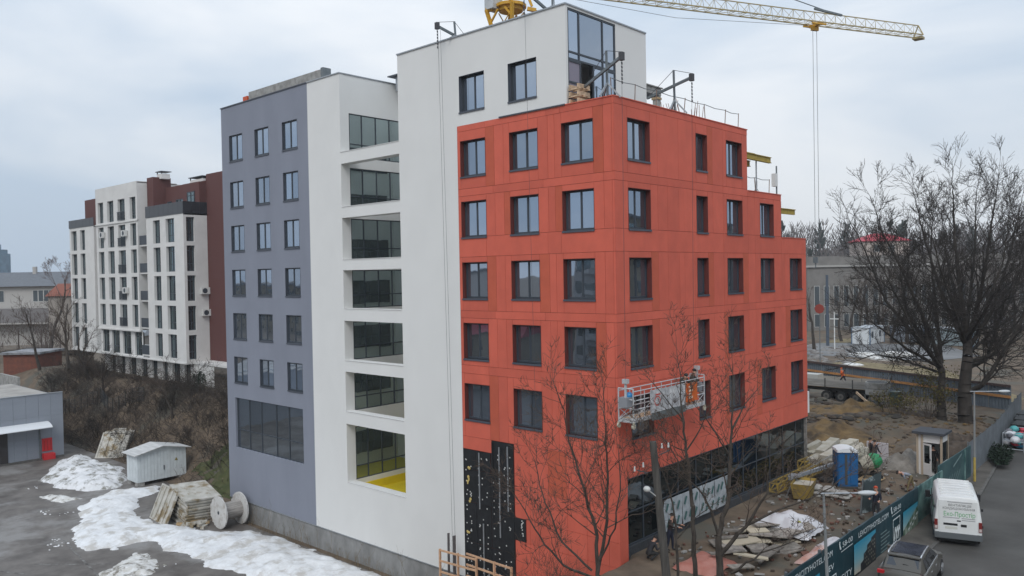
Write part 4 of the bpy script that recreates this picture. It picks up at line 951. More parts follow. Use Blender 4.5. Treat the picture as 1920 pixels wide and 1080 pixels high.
b.build('mast',YEL,crn)
b=MB(); b.tube((mx,my,23.05),(mx,my,23.3),1.35,n=20); b.tube((mx,my,22.75),(mx,my,23.05),1.05,n=20)
for sx in (-1,1):
    for sy in (-1,1):
        b.bar((mx+sx*1.55,my+sy*1.55,22.85),(mx+sx*1.0,my+sy*1.0,23.0),.3,.3); b.bar((mx+sx*1.5,my+sy*1.5,22.9),(mx+sx*1.15,my+sy*1.15,21.2),.26,.26); b.bar((mx+sx*1.3,my+sy*1.3,23.2),(mx+sx*.8,my+sy*.8,25),.2,.2); b.bar((mx+sx*1.2,my+sy*1.2,21.9),(mx+sx*.4,my+sy*1.2,22.8),.14,.14)
b.build('slewing_unit',YEL,crn)
b=MB(); c=Vector((mx,my,0))-js*0+(-Rt)*1.5; b.box(c.x-.5,c.x+.5,c.y-.6,c.y+.6,22.9,25.2); b.build('cab',mat('cab_grey_white',(.5,.52,.53),.5),crn)
b=MB(); b.box(c.x-.52,c.x+.52,c.y-.62,c.y+.62,24.0,24.8); b.build('cab_window',CARGLASS,crn)
b=MB(); apex=Vector((mx,my,32.5))
for sx in (-1,1):
    for sy in (-1,1): b.bar((mx+sx*.8,my+sy*.8,25),apex,.16,.16)
b.build('tower_head',YEL,crn)
b=MB(); bw=.62; hh=1.15; n=int(JL/1.35)
def jp(t,s,h): return J0+jd*t+js*s+Vector((0,0,h))
for s_ in (-bw,bw): b.bar(jp(0,s_,0),jp(JL,s_,0),.10,.10)
b.bar(jp(0,0,hh),jp(JL,0,hh),.085,.085)
for k in range(n):
    t0=JL*k/n;t1=JL*(k+1)/n;tm=(t0+t1)/2
    for s_ in (-bw,bw): b.bar(jp(t0,s_,0),jp(tm,0,hh),.034,.034); b.bar(jp(tm,0,hh),jp(t1,s_,0),.034,.034)
    b.bar(jp(t0,-bw,0),jp(t0,bw,0),.045,.045); b.bar(jp(t0,-bw,0),jp(t1,bw,0),.04,.04)
b.bar(jp(JL,0,hh),jp(JL,bw,0),.09,.09); b.bar(jp(JL,0,hh),jp(JL,-bw,0),.09,.09); b.box(J1.x-.5,J1.x+.5,J1.y-.5,J1.y+.5,J1.z-.35,J1.z-.1)
b.build('jib',mat('jib_yellow',(.40,.31,.12),.6,c2=(.36,.30,.18),nscale=2),crn)
b=MB(); b.bar(jp(-14,-.6,0),jp(0,-.6,0),.16,.16); b.bar(jp(-14,.6,0),jp(0,.6,0),.16,.16); b.build('counter_jib',YEL,crn)
b=MB(); 
for k in range(3):
    p=jp(-13+1.1*k,0,-1.6); b.box(p.x-.5,p.x+.5,p.y-.9,p.y+.9,p.z,p.z+2.2)
b.build('counterweight',CONC,crn)
b=MB(); b.bar(apex,jp(JL*.76,0,hh+.05),.07,.07); b.bar(jp(JL*.70,0,hh+.35),jp(JL*.775,0,hh+.02),.2,.2); b.bar(apex,jp(-13,0,.2),.07,.07); b.build('pendant_bar',STEELD,crn)
b=MB(); tt=JL*.70; b.bar(jp(tt-.9,-bw,-.2),jp(tt+.9,-bw,-.2),.16,.16); b.bar(jp(tt-.9,bw,-.2),jp(tt+.9,bw,-.2),.16,.16); b.bar(jp(tt,-bw,-.2),jp(tt,bw,-.2),.3,.3); b.bar(jp(tt-.4,0,-.55),jp(tt+.4,0,-.55),.3,.4); b.build('trolley',YEL,crn)
b=MB(); p0=jp(tt-.25,0,-.6);p1=jp(tt+.25,0,-.6); b.tube(p0,(p0.x,p0.y,1.2),.022,n=5); b.tube(p1,(p1.x,p1.y,1.2),.022,n=5)
b.tube(jp(2,0,-.3),jp(tt*.5,0,-1.1),.02,n=4); b.tube(jp(tt*.5,0,-1.1),jp(tt-.9,0,-.3),.02,n=4); b.build('hoist_rope',CABLE,crn)
b=MB(); b.box(p0.x-.2,p0.x+.2,p0.y-.15,p0.y+.15,.6,1.2); b.tube((p0.x,p0.y,.6),(p0.x,p0.y,.1),.06,n=8); b.build('hook_block',STEELD,crn)
# ------------------------------------------------------------------ site hoarding with banners
TEAL=mat('dark_teal_banner',(.010,.040,.052),.45,var=.12,nscale=1.5,bump=.25,bscale=1.6); LETW=mat('banner_white_print',(.62,.68,.68),.5)
FA=Vector((9.13,-6,0)); FB=Vector((8.70,19,0)); fdir=(FB-FA).normalized(); fn=Vector((fdir.y,-fdir.x,0))
hf=empty('site_hoarding',(FA.x,FA.y,ZS),'dark teal printed hoarding along the pavement with hotel advertising','hoarding')
def FP(s,z,o=.0): return FA+fdir*s+fn*o+Vector((0,0,z))
TOPZ=-11.2
def ftop(s): return -11.12-.0155*s
seams=[-9,-3.4,2.4,3.75,10.43,17.25,20.2,22.95,25.02]
for a,c in zip(seams,seams[1:]):
    b=MB(); n=max(2,int((c-a)/.6))
    for k in range(n):
        s0=a+(c-a)*k/n;s1=a+(c-a)*(k+1)/n; w0=.0+.03*math.sin(s0*2.3);w1=.03*math.sin(s1*2.3)
        b.quad(FP(s0,ZS+.05,.02+w0*.3),FP(s1,ZS+.05,.02+w1*.3),FP(s1,ftop(s1),.02+w1),FP(s0,ftop(s0),.02+w0))
        b.quad(FP(s0,ZS+.05,-.04),FP(s0,ftop(s0),-.04),FP(s1,ftop(s1),-.04),FP(s1,ZS+.05,-.04)); b.quad(FP(s0,ftop(s0),.02+w0),FP(s1,ftop(s1),.02+w1),FP(s1,ftop(s1),-.04),FP(s0,ftop(s0),-.04))
    b.build('banner',TEAL if c<22.5 else mat('mint_banner',(.16,.27,.25),.5,c2=(.03,.09,.09),nscale=1.2,ramp=(.4,.6)),hf)
for s_ in seams[:-1]+[7,13.8]:
    b=MB(); p=FP(s_,0,-.1); b.bar((p.x,p.y,ZS-.1),(p.x,p.y,ftop(s_)+.04),.09,.09); b.build('post',STEELD,hf)
UPV=Vector((0,0,1)); O_=.075
def ftext(name,t,s0,s1,z,size,m=LETW):
    b=MB(); k=ftop(s0)-ftop(s1); d=(fdir-UPV*(k/(s1-s0))).normalized(); text_on(b,t,FP(s0,z,O_),d,UPV,size,width=s1-s0)
    return tag(b.build(name,m,hf),kind='stuff')
def handset(s0,z,sz):
    b=MB(); b.bar(FP(s0,z+sz*.75,O_),FP(s0+sz*.25,z,O_),.01,.09); b.bar(FP(s0,z+sz*.8,O_),FP(s0+sz*.14,z+sz*.72,O_),.011,.12); b.bar(FP(s0+sz*.25,z,O_),FP(s0+sz*.45,z+.05,O_),.011,.12)
    tag(b.build('phone_symbol',LETW,hf),kind='stuff')
def rect(name,s0,s1,z0,z1,m,o=O_): 
    b=MB(); b.quad(FP(s0,z0,o),FP(s1,z0,o),FP(s1,z1,o),FP(s0,z1,o)); return b.build(name,m,hf)
def frame(name,s0,s1,z0,z1,t,m):
    b=MB()
    for a,c,d,e in ((s0,s1,z0,z0+t),(s0,s1,z1-t,z1),(s0,s0+t,z0+t,z1-t),(s1-t,s1,z0+t,z1-t)): b.quad(FP(a,d,O_),FP(c,d,O_),FP(c,e,O_),FP(a,e,O_))
    return b.build(name,m,hf)
ftext('url_lettering','LEVCITYHOTEL.COM',4.0,7.95,-11.58,.34); handset(8.75,-11.62,.34); ftext('phone_lettering','58-00',9.1,10.3,-11.62,.32); rect('underline',8.9,10.3,-11.78,-11.75,LETW)
ftext('url_lettering','LEVCITYHOTEL.COM',11.05,15.15,-11.72,.34); handset(15.6,-11.74,.34); ftext('phone_lettering','58-00',15.95,17.1,-11.76,.32); rect('underline',15.7,17.1,-11.9,-11.87,LETW)
ftext('name_lettering','LEV',7.25,8.1,-12.2,.34); frame('emblem_frame',7.2,8.35,-13.3,-12.45,.05,LETW); ftext('name_lettering','CITY',8.85,10.2,-13.0,.38)
ftext('name_lettering','LEV',20.75,22.3,-12.9,.5,mat('banner_grey_print',(.2,.28,.28),.5)); frame('emblem_frame',20.9,22.2,-12.3,-11.9,.04,MATS['banner_grey_print'])
frame('emblem_frame',15.85,16.95,-13.3,-12.1,.05,LETW)
b=MB()
for k in range(3): b.bar(FP(16.0+.28*k,-13.15,O_+.002),FP(16.2+.28*k,-12.55,O_+.002),.01,.09); b.bar(FP(16.2+.28*k,-12.55,O_+.002),FP(16.35+.25*k,-12.8,O_+.002),.01,.09)
tag(b.build('lion_emblem',LETW,hf),kind='stuff')
b=MB()
for k in range(6):
    z=-12.35-.17*k; l=1.3 if k%3 else .9; d=UPV*-.02
    b.quad(FP(14.0,z,O_),FP(14.0+l,z,O_),FP(14.0+l,z+.045,O_),FP(14.0,z+.045,O_))
tag(b.build('small_print',MATS['banner_grey_print'],hf),kind='stuff')
def skypic(name):
    if name in MATS: return MATS[name]
    m=bpy.data.materials.new(name); m.use_nodes=True; t=m.node_tree; bs=t.nodes['Principled BSDF']; bs.inputs['Roughness'].default_value=.5
    tcx=t.nodes.new('ShaderNodeTexCoord'); sp_=t.nodes.new('ShaderNodeSeparateXYZ'); r=t.nodes.new('ShaderNodeValToRGB'); t.links.new(tcx.outputs['Generated'],sp_.inputs[0]); t.links.new(sp_.outputs['Z'],r.inputs[0])
    r.color_ramp.elements[0].color=(.52,.50,.42,1); r.color_ramp.elements[0].position=.15; r.color_ramp.elements[1].color=(.02,.24,.36,1); r.color_ramp.elements[1].position=.95
    e=r.color_ramp.elements.new(.5); e.color=(.20,.42,.48,1); t.links.new(r.outputs[0],bs.inputs['Base Color']); MATS[name]=m; return m
BLD=mat('print_dark_building',(.02,.024,.028),.5); BLW=mat('print_lit_window',(.22,.22,.17),.5); BLG=mat('print_greenery',(.03,.09,.05),.5,c2=(.3,.36,.3),nscale=3)
for s0,s1,zt,zb in ((3.9,6.6,-11.95,-13.4),(10.5,13.35,-11.9,-13.4),(17.5,20.0,-12.12,-13.4)):
    rect('advert_picture',s0,s1,zb,zt,skypic('print_evening_sky'),.06)
    b=MB(); wd=s1-s0
    if s0<17:
        for a,c,h in ((.28,.45,.38),(.42,.6,.6),(.58,.8,.78),(.78,1.0,.9)): b.box(0,0,0,0,0,0) if False else b.quad(FP(s0+wd*a,zb,.067),FP(s0+wd*c,zb,.067),FP(s0+wd*c,zb+(zt-zb)*h,.067),FP(s0+wd*a,zb+(zt-zb)*(h-.06),.067))
        b.quad(FP(s0,zb,.068),FP(s1,zb,.068),FP(s1,zb+.12,.068),FP(s0,zb+.2,.068)); tag(b.build('pictured_building',BLD,hf),kind='stuff')
        b=MB()
        for i in range(7):
            for j in range(6):
                s_=s0+wd*(.46+.075*i); z_=zb+.2+j*.17
                if z_<zb+(zt-zb)*(.5+.055*i) and (i*7+j*3)%4: b.quad(FP(s_,z_,.072),FP(s_+.09,z_,.072),FP(s_+.09,z_+.08,.072),FP(s_,z_+.08,.072))
        tag(b.build('pictured_windows',BLW,hf),kind='stuff')
    else:
        b.quad(FP(s0,zb,.067),FP(s1,zb,.067),FP(s1,zb+1.1,.067),FP(s0,zb+.35,.067)); tag(b.build('pictured_park',BLG,hf),kind='stuff')
        b=MB()
        for q,(u,v) in enumerate(((.3,.2),(.42,.42),(.55,.3),(.62,.6),(.75,.5),(.85,.72))): b.quad(FP(s0+wd*u,zb+v*.9,.072),FP(s0+wd*(u+.12),zb+v*.9+.03,.072),FP(s0+wd*(u+.14),zb+v*.9+.14,.072),FP(s0+wd*(u+.02),zb+v*.9+.1,.072))
        tag(b.build('pictured_roofs',LETW,hf),kind='stuff')
# second hoarding past the gate
GREYS=mat('grey_profiled_sheet',(.17,.19,.21),.5,metal=.3,var=.15,nscale=1.2,rand=.1)
def sheetfence(name,label,pts,zb,h,m,pitch=2.1,cat='fence',rib=.3,rails=None):
    e=empty(name,(pts[0][0],pts[0][1],zb),label,cat)
    for a,c in zip(pts,pts[1:]):
        A_=Vector((a[0],a[1],zb));C_=Vector((c[0],c[1],zb)); d=C_-A_; l=d.length; d.normalize(); nn=Vector((d.y,-d.x,0)); n=max(1,round(l/pitch))
        for k in range(n):
            s0=l*k/n+.01;s1=l*(k+1)/n-.01; b=MB(); q=max(2,int((s1-s0)/rib)); dz=rng.uniform(-.05,.05); prev=None; hh_=h+rng.uniform(-.04,.04)
            for i in range(2*q+1):
                s=s0+(s1-s0)*i/(2*q); o=.035*(1 if i%2 else -1); p=A_+d*s+nn*o
                if prev is not None: b.quad(prev,p,p+Vector((0,0,hh_)),prev+Vector((0,0,hh_)))
                prev=p
            b.build('sheet',m,e)
            p=MB(); pp=A_+d*s0-nn*.1; p.bar(pp,pp+Vector((0,0,h)),.08,.08); p.build('post',WOOD if rails else STEELD,e)
        if rails:
            for z,mm in rails:
                b=MB(); b.bar(A_+nn*.1+Vector((0,0,z)),C_+nn*.1+Vector((0,0,z)),.1,.24); b.build('rail',mm,e)
    return e
sheetfence('metal_fence','grey profiled sheet fence beside the pavement beyond the gate hut',[(8.35,26.6),(8.15,34),(7.55,41.3),(6.55,52)],ZS,2.2,GREYS)
g2=empty('printed_hoarding_panel',(8.55,22.8,ZS),'teal hoarding panel with slanted white print below the guard hut','hoarding')
b=MB(); b.box(8.40,8.46,19.3,26.4,ZS+.05,-11.35); b.build('banner',mat('teal_print_dark',(.02,.06,.07),.5,c2=(.05,.11,.115),nscale=.9),g2)
b=MB()
for k in range(5): b.quad((8.47,20.9+.55*k,-12.9),(8.47,21.6+.55*k,-12.4),(8.47,21.6+.55*k,-12.32),(8.47,20.9+.55*k,-12.82))
b.quad((8.47,22.3,-12.0),(8.47,24.2,-11.55),(8.47,24.2,-11.45),(8.47,22.3,-11.88)); tag(b.build('slanted_print',MATS['banner_grey_print'],g2),kind='stuff')
b=MB(); b.box(8.41,8.5,24.8,25.0,ZS+.05,-11.4); b.build('white_strip',MATS['mint_banner'],g2)
OR=mat('orange_timber_rail',(.42,.20,.07),.8,var=.15,nscale=2); BROWNR=mat('dark_brown_rail',(.07,.045,.04),.85)
BLUEG=mat('blue_grey_sheet',(.115,.14,.165),.6,var=.2,nscale=.7,rand=.12)
sheetfence('metal_fence','long blue grey sheet hoarding with orange timber rail behind the truck',[(-24,67.5),(-14,63.2),(-5,59.3),(5.2,55.0)],ZS,2.25,BLUEG,pitch=2.3,rails=[(1.25,OR),(2.25,BROWNR)])

# ------------------------------------------------------------------ trees
def segs_mesh(name,segs,m,n):
    P0=np.array([s[0] for s in segs]);P1=np.array([s[1] for s in segs]);r0=np.array([s[2] for s in segs]);r1=np.array([s[3] for s in segs])
    d=P1-P0; d/= (np.linalg.norm(d,axis=1,keepdims=True)+1e-9)
    ref=np.where(np.abs(d[:,2:3])<.9,np.array([[0,0,1.]]),np.array([[1.,0,0]])); a=np.cross(d,ref); a/=np.linalg.norm(a,axis=1,keepdims=True); b=np.cross(d,a)
    t=2*np.pi*np.arange(n)/n; ring=a[:,None,:]*np.cos(t)[None,:,None]+b[:,None,:]*np.sin(t)[None,:,None]
    V=np.concatenate([P0[:,None,:]+ring*r0[:,None,None],P1[:,None,:]+ring*r1[:,None,None]],axis=1).reshape(-1,3)
    k=np.arange(n); f=np.stack([k,(k+1)%n,n+(k+1)%n,n+k],axis=1); Fs=(f[None]+(2*n*np.arange(len(segs)))[:,None,None]).reshape(-1,4)
    me=bpy.data.meshes.new(name); me.vertices.add(len(V)); me.vertices.foreach_set('co',V.ravel()); me.loops.add(Fs.size); me.loops.foreach_set('vertex_index',Fs.ravel().astype(np.int32))
    me.polygons.add(len(Fs)); me.polygons.foreach_set('loop_start',(4*np.arange(len(Fs))).astype(np.int32))
    me.update(calc_edges=True); me.materials.append(m); me.shade_smooth(); return me
def nv(v):
    l=math.sqrt(v[0]*v[0]+v[1]*v[1]+v[2]*v[2])+1e-9; return (v[0]/l,v[1]/l,v[2]/l)
def grow(out,r_,p,d,length,rad,lvl,maxl,jit=.18,up=.05,kids=(4,6),ang=(25,55),lr=.6,step=None,droop=0.0,start=.25,rmin=.006):
    step=step or max(.22,length/7); n=max(2,int(length/step)); st=length/n; nk=r_.randint(*kids) if lvl<maxl else 0
    ks=sorted(r_.uniform(start,1.0) for _ in range(nk)); ki=0; r=rad
    for i in range(n):
        d=nv((d[0]+r_.gauss(0,jit),d[1]+r_.gauss(0,jit),d[2]+r_.gauss(0,jit)+up-droop*(i/n)))
        q=(p[0]+d[0]*st,p[1]+d[1]*st,p[2]+d[2]*st); rn=max(rmin*.6,rad*(1-.78*(i+1)/n)); out.append((p,q,r,rn,lvl)); r=rn; p=q
        while ki<len(ks) and ks[ki]<=(i+1)/n:
            a=R(r_.uniform(*ang)); ph=r_.uniform(0,6.283); x=nv((r_.gauss(0,1),r_.gauss(0,1),r_.gauss(0,1)+.25)); 
            dt=x[0]*d[0]+x[1]*d[1]+x[2]*d[2]; x=nv((x[0]-dt*d[0],x[1]-dt*d[1],x[2]-dt*d[2]))
            dd=nv(tuple(d[k]*math.cos(a)+x[k]*math.sin(a) for k in range(3)))
            grow(out,r_,p,dd,length*lr*(1.15-.55*ks[ki])*r_.uniform(.75,1.2),max(rmin,r*.62),lvl+1,maxl,jit,up,kids,ang,lr,None,droop,start,rmin); ki+=1
def limb(out,r_,pts,r0,r1,lvl,maxl,every=.7,clen=1.6,**kw):
    pts=[Vector(p) for p in pts]
    # smooth polyline
    L_=[0]
    for a,b in zip(pts,pts[1:]): L_.append(L_[-1]+(b-a).length)
    tot=L_[-1]; n=max(3,int(tot/.35)); prev=pts[0]; pr=r0; nxt=kw.pop('first',1.2)
    for i in range(1,n+1):
        s=tot*i/n; k=max(j for j in range(len(L_)-1) if L_[j]<=s+1e-6); t=(s-L_[k])/(L_[k+1]-L_[k]); q=pts[k].lerp(pts[k+1],min(1,t))+Vector((r_.gauss(0,.02),r_.gauss(0,.02),r_.gauss(0,.02))); r=r0+(r1-r0)*i/n
        out.append((tuple(prev),tuple(q),pr,r,lvl))
        if s>nxt:
            d=(q-prev).normalized(); a=R(r_.uniform(25,60)); x=Vector((r_.gauss(0,1),r_.gauss(0,1),r_.gauss(0,1)+.2)); x=(x-d*x.dot(d)).normalized(); dd=d*math.cos(a)+x*math.sin(a)
            grow(out,r_,tuple(q),tuple(dd),clen*r_.uniform(.6,1.2)*(1.1-.4*i/n),max(.012,r*.5),lvl+1,maxl,**kw); nxt=s+every*r_.uniform(.6,1.3)
        prev=q; pr=r
    d=(pts[-1]-pts[-2]).normalized(); grow(out,r_,tuple(prev),tuple(d),clen*.8,r1,lvl+1,maxl,**kw)
def tree_thing(name,label,base,segs,tl=1,bark=BARK,twig=TWIG,group=None,cat='tree'):
    e=empty(name,base,label,cat,group); off=np.array(base)
    S=[(tuple(np.array(a)-off),tuple(np.array(b)-off),c,d,l) for a,b,c,d,l in segs]
    tr=[s for s in S if s[4]<tl]; cr_=[s for s in S if s[4]>=tl]
    o=bpy.data.objects.new('trunk',segs_mesh('trunk',tr,bark,8)); col.objects.link(o); o.parent=e
    if cr_:
        o=bpy.data.objects.new('crown',segs_mesh('crown',cr_,twig,3)); col.objects.link(o); o.parent=e
    return e
KW=dict(jit=.15,up=.06,kids=(5,7),ang=(25,55),lr=.56,rmin=.0085)
# young street trees in front of the hotel (inside the hoarding)
r_=random.Random(21); S=[]
b0=(4.5,-7.4,ZS); D_=lambda px,py,d: CAM+(F+R2*((px-960)/1515.71)-U2*((py-540)/1515.71))*d
def W(px,py,d): return tuple(D_(px,py,d))
limb(S,r_,[b0,W(1120,1080,29)],.10,.09,0,3,every=9,clen=.1,first=99,**KW)
for pts,r0,cl in (([W(1120,1080,29),W(1118,1000,29.2),W(1090,900,29.4),W(1065,820,29.6),W(1052,755,29.7)],.075,1.7),
    ([W(1120,1080,29),W(1137,980,28.8),W(1139,880,28.6),W(1135,800,28.4),W(1132,740,28.3)],.07,1.6),
    ([W(1120,1085,29),W(1060,1065,28.6),W(1020,1020,28.2),W(985,960,27.8),W(965,925,27.7)],.05,1.4),
    ([W(1110,1070,29),W(1050,1010,29.5),W(1018,930,30),W(1003,870,30.4)],.045,1.4),
    ([W(1122,1060,29),W(1155,980,28),W(1165,900,27.6),W(1160,850,27.4)],.04,1.3)): limb(S,r_,pts,r0,.014,1,4,every=.20,clen=cl*1.3,**KW)
tree_thing('young_tree','slender multi stemmed bare tree in front of the red corner',b0,S,2)
r_=random.Random(5); S=[]; b1=(7.0,-3.75,ZS)
limb(S,r_,[b1,W(1350,1080,30),W(1347,1005,30)],.16,.12,0,3,every=9,clen=.1,first=99,**KW)
for pts,r0,cl in (([W(1347,1005,30),W(1366,930,30.2),W(1370,850,30.4),W(1372,770,30.6),W(1374,700,30.8)],.10,1.8),
    ([W(1347,1005,30),W(1335,960,29.8),W(1315,920,29.6),W(1290,900,29.3),W(1262,880,29)],.055,1.3),
    ([W(1350,1040,30),W(1400,985,29.6),W(1435,930,29.2),W(1445,870,29)],.085,1.5),
    ([W(1400,985,29.6),W(1450,960,29.2),W(1520,935,28.8),W(1590,890,28.5)],.05,1.5),
    ([W(1370,1075,30),W(1420,1040,29.5),W(1500,1010,29)],.05,1.4),
    ([W(1371,810,30.5),W(1395,760,30.8),W(1420,730,31)],.035,1.2),([W(1370,860,30.5),W(1340,810,30.2),W(1312,770,30)],.035,1.2)): limb(S,r_,pts,r0,.014,1,4,every=.28,clen=cl*1.2,**KW)
tree_thing('young_tree','forked bare street tree with long right hand limb over the site',b1,S,2)
r_=random.Random(9); S=[]; b2=(5.8,-3.5,ZS)
limb(S,r_,[b2,W(1305,1080,31),W(1298,950,31)],.10,.085,0,3,every=9,clen=.1,first=99,**KW)
for pts,r0,cl in (([W(1298,950,31),W(1290,870,31),W(1282,800,31.1),W(1276,720,31.2),W(1272,670,31.3)],.075,1.6),
    ([W(1287,845,31),W(1310,810,30.6),W(1330,770,30.4)],.035,1.1),([W(1295,900,31),W(1262,850,30.6),W(1240,815,30.3)],.03,1.0),([W(1282,790,31.1),W(1255,755,31),W(1225,720,30.8)],.03,1.2)): limb(S,r_,pts,r0,.012,1,4,every=.28,clen=cl*1.2,**KW)
tree_thing('young_tree','thin straight bare tree rising in front of the work platform',b2,S,2)
r_=random.Random(15); S=[]; b3=(5.6,-5.3,ZS)
limb(S,r_,[b3,W(1272,1080,29.5),W(1268,1000,29.5)],.06,.05,0,3,every=9,clen=.1,first=99,**KW)
for pts,r0,cl in (([W(1268,1000,29.5),W(1262,940,29.5),W(1240,880,29.4),W(1225,840,29.3)],.04,1.0),([W(1270,1010,29.5),W(1300,970,29.2),W(1330,955,29)],.025,.9)): limb(S,r_,pts,r0,.012,1,4,every=.28,clen=cl*1.2,**KW)
tree_thing('young_tree','small bare sapling beside the wooden utility pole',b3,S,2)
# low twigs at the bottom centre
r_=random.Random(2); S=[]
for k in range(16):
    x=3.2+r_.uniform(-1.0,1.6); y=-8.6+r_.uniform(-1,1.2); grow(S,r_,(x,y,ZS-.1),nv((r_.gauss(0,.35),r_.gauss(0,.35),1)),2.6,.02,0,2,.15,.04,(4,6),(25,55),.6,rmin=.006)
e=bpy.data.objects.new('undergrowth',segs_mesh('undergrowth',S,TWIG,3)); col.objects.link(e); tag(e,'bare brushwood at the foot of the multi stemmed tree','brushwood',kind='stuff')
# the big old tree at right
r_=random.Random(33); S=[]; B0=(4.5,42.1,ZS-.1)
def BW(px,py,dd=0): return W(px,py,67+dd)
KB=dict(jit=.11,up=.028,kids=(5,7),ang=(18,52),lr=.62,rmin=.017,start=.15)
limb(S,r_,[B0,(4.4,42.1,-10),(4.6,42.2,-7.5),BW(1815,640)],.62,.30,0,3,every=9,clen=.1,first=99,**KB)
S_b=[]; limb(S_b,r_,[(2.7,42.2,ZS-.1),(2.6,42.3,-10.5),(2.7,42.4,-8.6),BW(1765,690)],.42,.24,0,3,every=9,clen=.1,first=99,**KB)
fan=[(BW(1815,640),[(1800,520,0),(1790,400,1),(1785,290,2)],.24,3.6),(BW(1815,640),[(1840,520,-1),(1855,400,-2),(1870,300,-2)],.22,3.4),(BW(1812,660),[(1860,560,0),(1895,450,1),(1915,330,2)],.20,3.3),
 (BW(1812,650),[(1770,540,1),(1735,430,2),(1715,320,3)],.2,3.3),(BW(1765,690),[(1740,590,-1),(1690,480,-2),(1655,390,-2),(1640,340,-2)],.2,3.2),(BW(1765,690),[(1720,610,0),(1660,540,1),(1615,430,1),(1595,370,1)],.19,3.2),
 (BW(1765,680),[(1755,560,2),(1745,450,3),(1750,350,3)],.18,3.2),(BW(1765,690),[(1700,630,-1),(1650,590,-2),(1600,560,-2)],.16,2.8),(BW(1815,680),[(1865,640,0),(1900,590,1),(1935,540,1)],.2,3.0),
 (BW(1815,690),[(1850,650,2),(1890,520,3),(1940,420,3)],.18,3.0),(BW(1765,700),[(1690,650,2),(1640,640,3),(1600,655,3)],.12,2.4),(BW(1765,700),[(1735,620,3),(1700,560,4),(1680,430,5)],.16,3.0),(BW(1810,650),[(1820,520,3),(1828,420,4),(1830,320,5)],.2,3.2),
 (BW(1815,735),[(1840,700,-1),(1880,640,-2),(1915,580,-2),(1935,500,-2)],.22,2.6)]
fan+=[(BW(1812,650),[(1790,560,-3),(1760,470,-4),(1745,380,-4)],.15,3.2),(BW(1812,640),[(1845,560,-4),(1880,470,-5),(1890,380,-5)],.15,3.0),(BW(1765,690),[(1715,600,-4),(1675,520,-5),(1640,450,-5)],.14,3.0),(BW(1812,660),[(1800,560,5),(1775,460,6),(1768,370,6)],.15,3.0),(BW(1812,665),[(1860,600,4),(1905,520,5),(1930,440,5)],.15,3.0)]
for st,wp,r0,cl in fan: limb(S,r_,[st]+[BW(q[0],q[1]+(48 if q[1]<430 else 24),q[2]) for q in wp],r0,.03,1,4,every=.36,clen=cl*1.05,first=1.2,**KB)
old_=tree_thing('old_tree','huge bare multi trunk tree towering beside the guard hut',B0,S,2,bark=mat('old_dark_bark',(.040,.034,.029),.95,var=.35,nscale=3,stretch=(1,1,.3)),twig=mat('dark_twig',(.040,.033,.029),.95,var=.2,nscale=1))
o=bpy.data.objects.new('trunk',segs_mesh('trunk',[(tuple(np.array(a)-np.array(B0)),tuple(np.array(b)-np.array(B0)),c,d,l) for a,b,c,d,l in S_b if l==0],MATS['old_dark_bark'],8)); col.objects.link(o); o.parent=old_
# sparse yellowish shrub leaves around its foot
def bush(name,label,c,rad,h,n,m,seed,leaf=None):
    r_=random.Random(seed); S=[]
    for k in range(n):
        a=r_.uniform(0,6.283); rr=rad*math.sqrt(r_.random())*.5; grow(S,r_,(c[0]+rr*math.cos(a),c[1]+rr*math.sin(a),terr(c[0]+rr*math.cos(a),c[1]+rr*math.sin(a))-.1),nv((math.cos(a)*.6+r_.gauss(0,.2),math.sin(a)*.6+r_.gauss(0,.2),1)),h*r_.uniform(.6,1.1),.03,0,2,.14,.03,(3,5),(20,50),.6,rmin=.012)
    e=empty(name,(c[0],c[1],terr(c[0],c[1])),label,'shrub'); off=np.array(e.location)
    S=[(tuple(np.array(a)-off),tuple(np.array(b)-off),p,q,l) for a,b,p,q,l in S]
    o=bpy.data.objects.new('crown',segs_mesh('crown',S,m,3)); col.objects.link(o); o.parent=e
    if leaf:
        b=MB()
        for a,q,_,_,l in S:
            if l>=1:
                for _ in range(1):
                    p=Vector(q)+Vector((r_.gauss(0,.12),r_.gauss(0,.12),r_.gauss(0,.12))); u=Vector((r_.gauss(0,1),r_.gauss(0,1),r_.gauss(0,1))).normalized()*.09; v=u.cross(Vector((r_.gauss(0,1),r_.gauss(0,1),1))).normalized()*.06
                    b.quad(p-u,p-v,p+u,p+v)
        o=b.build('foliage',leaf,e,local=True); tag(o,kind='stuff')
    return e
LEAFO=mat('olive_yellow_leaf',(.10,.085,.02),.8,rand=.1,var=.3,nscale=2)
bush('shrub','sparse olive shrub left of the old tree trunks',(1.5,42.5),1.8,3.4,16,TWIG,3,LEAFO)
bush('shrub','low olive bush on the bank behind the guard hut',(-.3,40.5),1.8,1.6,14,TWIG,4,LEAFO)
def simple_tree(name,label,base,h,r0,seed,lean=(0,0,1),group=None,m=TWIG,maxl=3,fk=None,up=.05,spread=(20,50),crown=.3,kids=(5,8),droop=0,bark=BARK):
    r_=random.Random(seed); S=[]
    k=dict(jit=.10,up=up,kids=kids,ang=spread,lr=.5,rmin=.014,start=crown,droop=droop)
    grow(S,r_,base,nv(lean),h*.70,r0,0,maxl,**k)
    return tree_thing(name,label,base,S,1,bark=bark,twig=m,group=group)
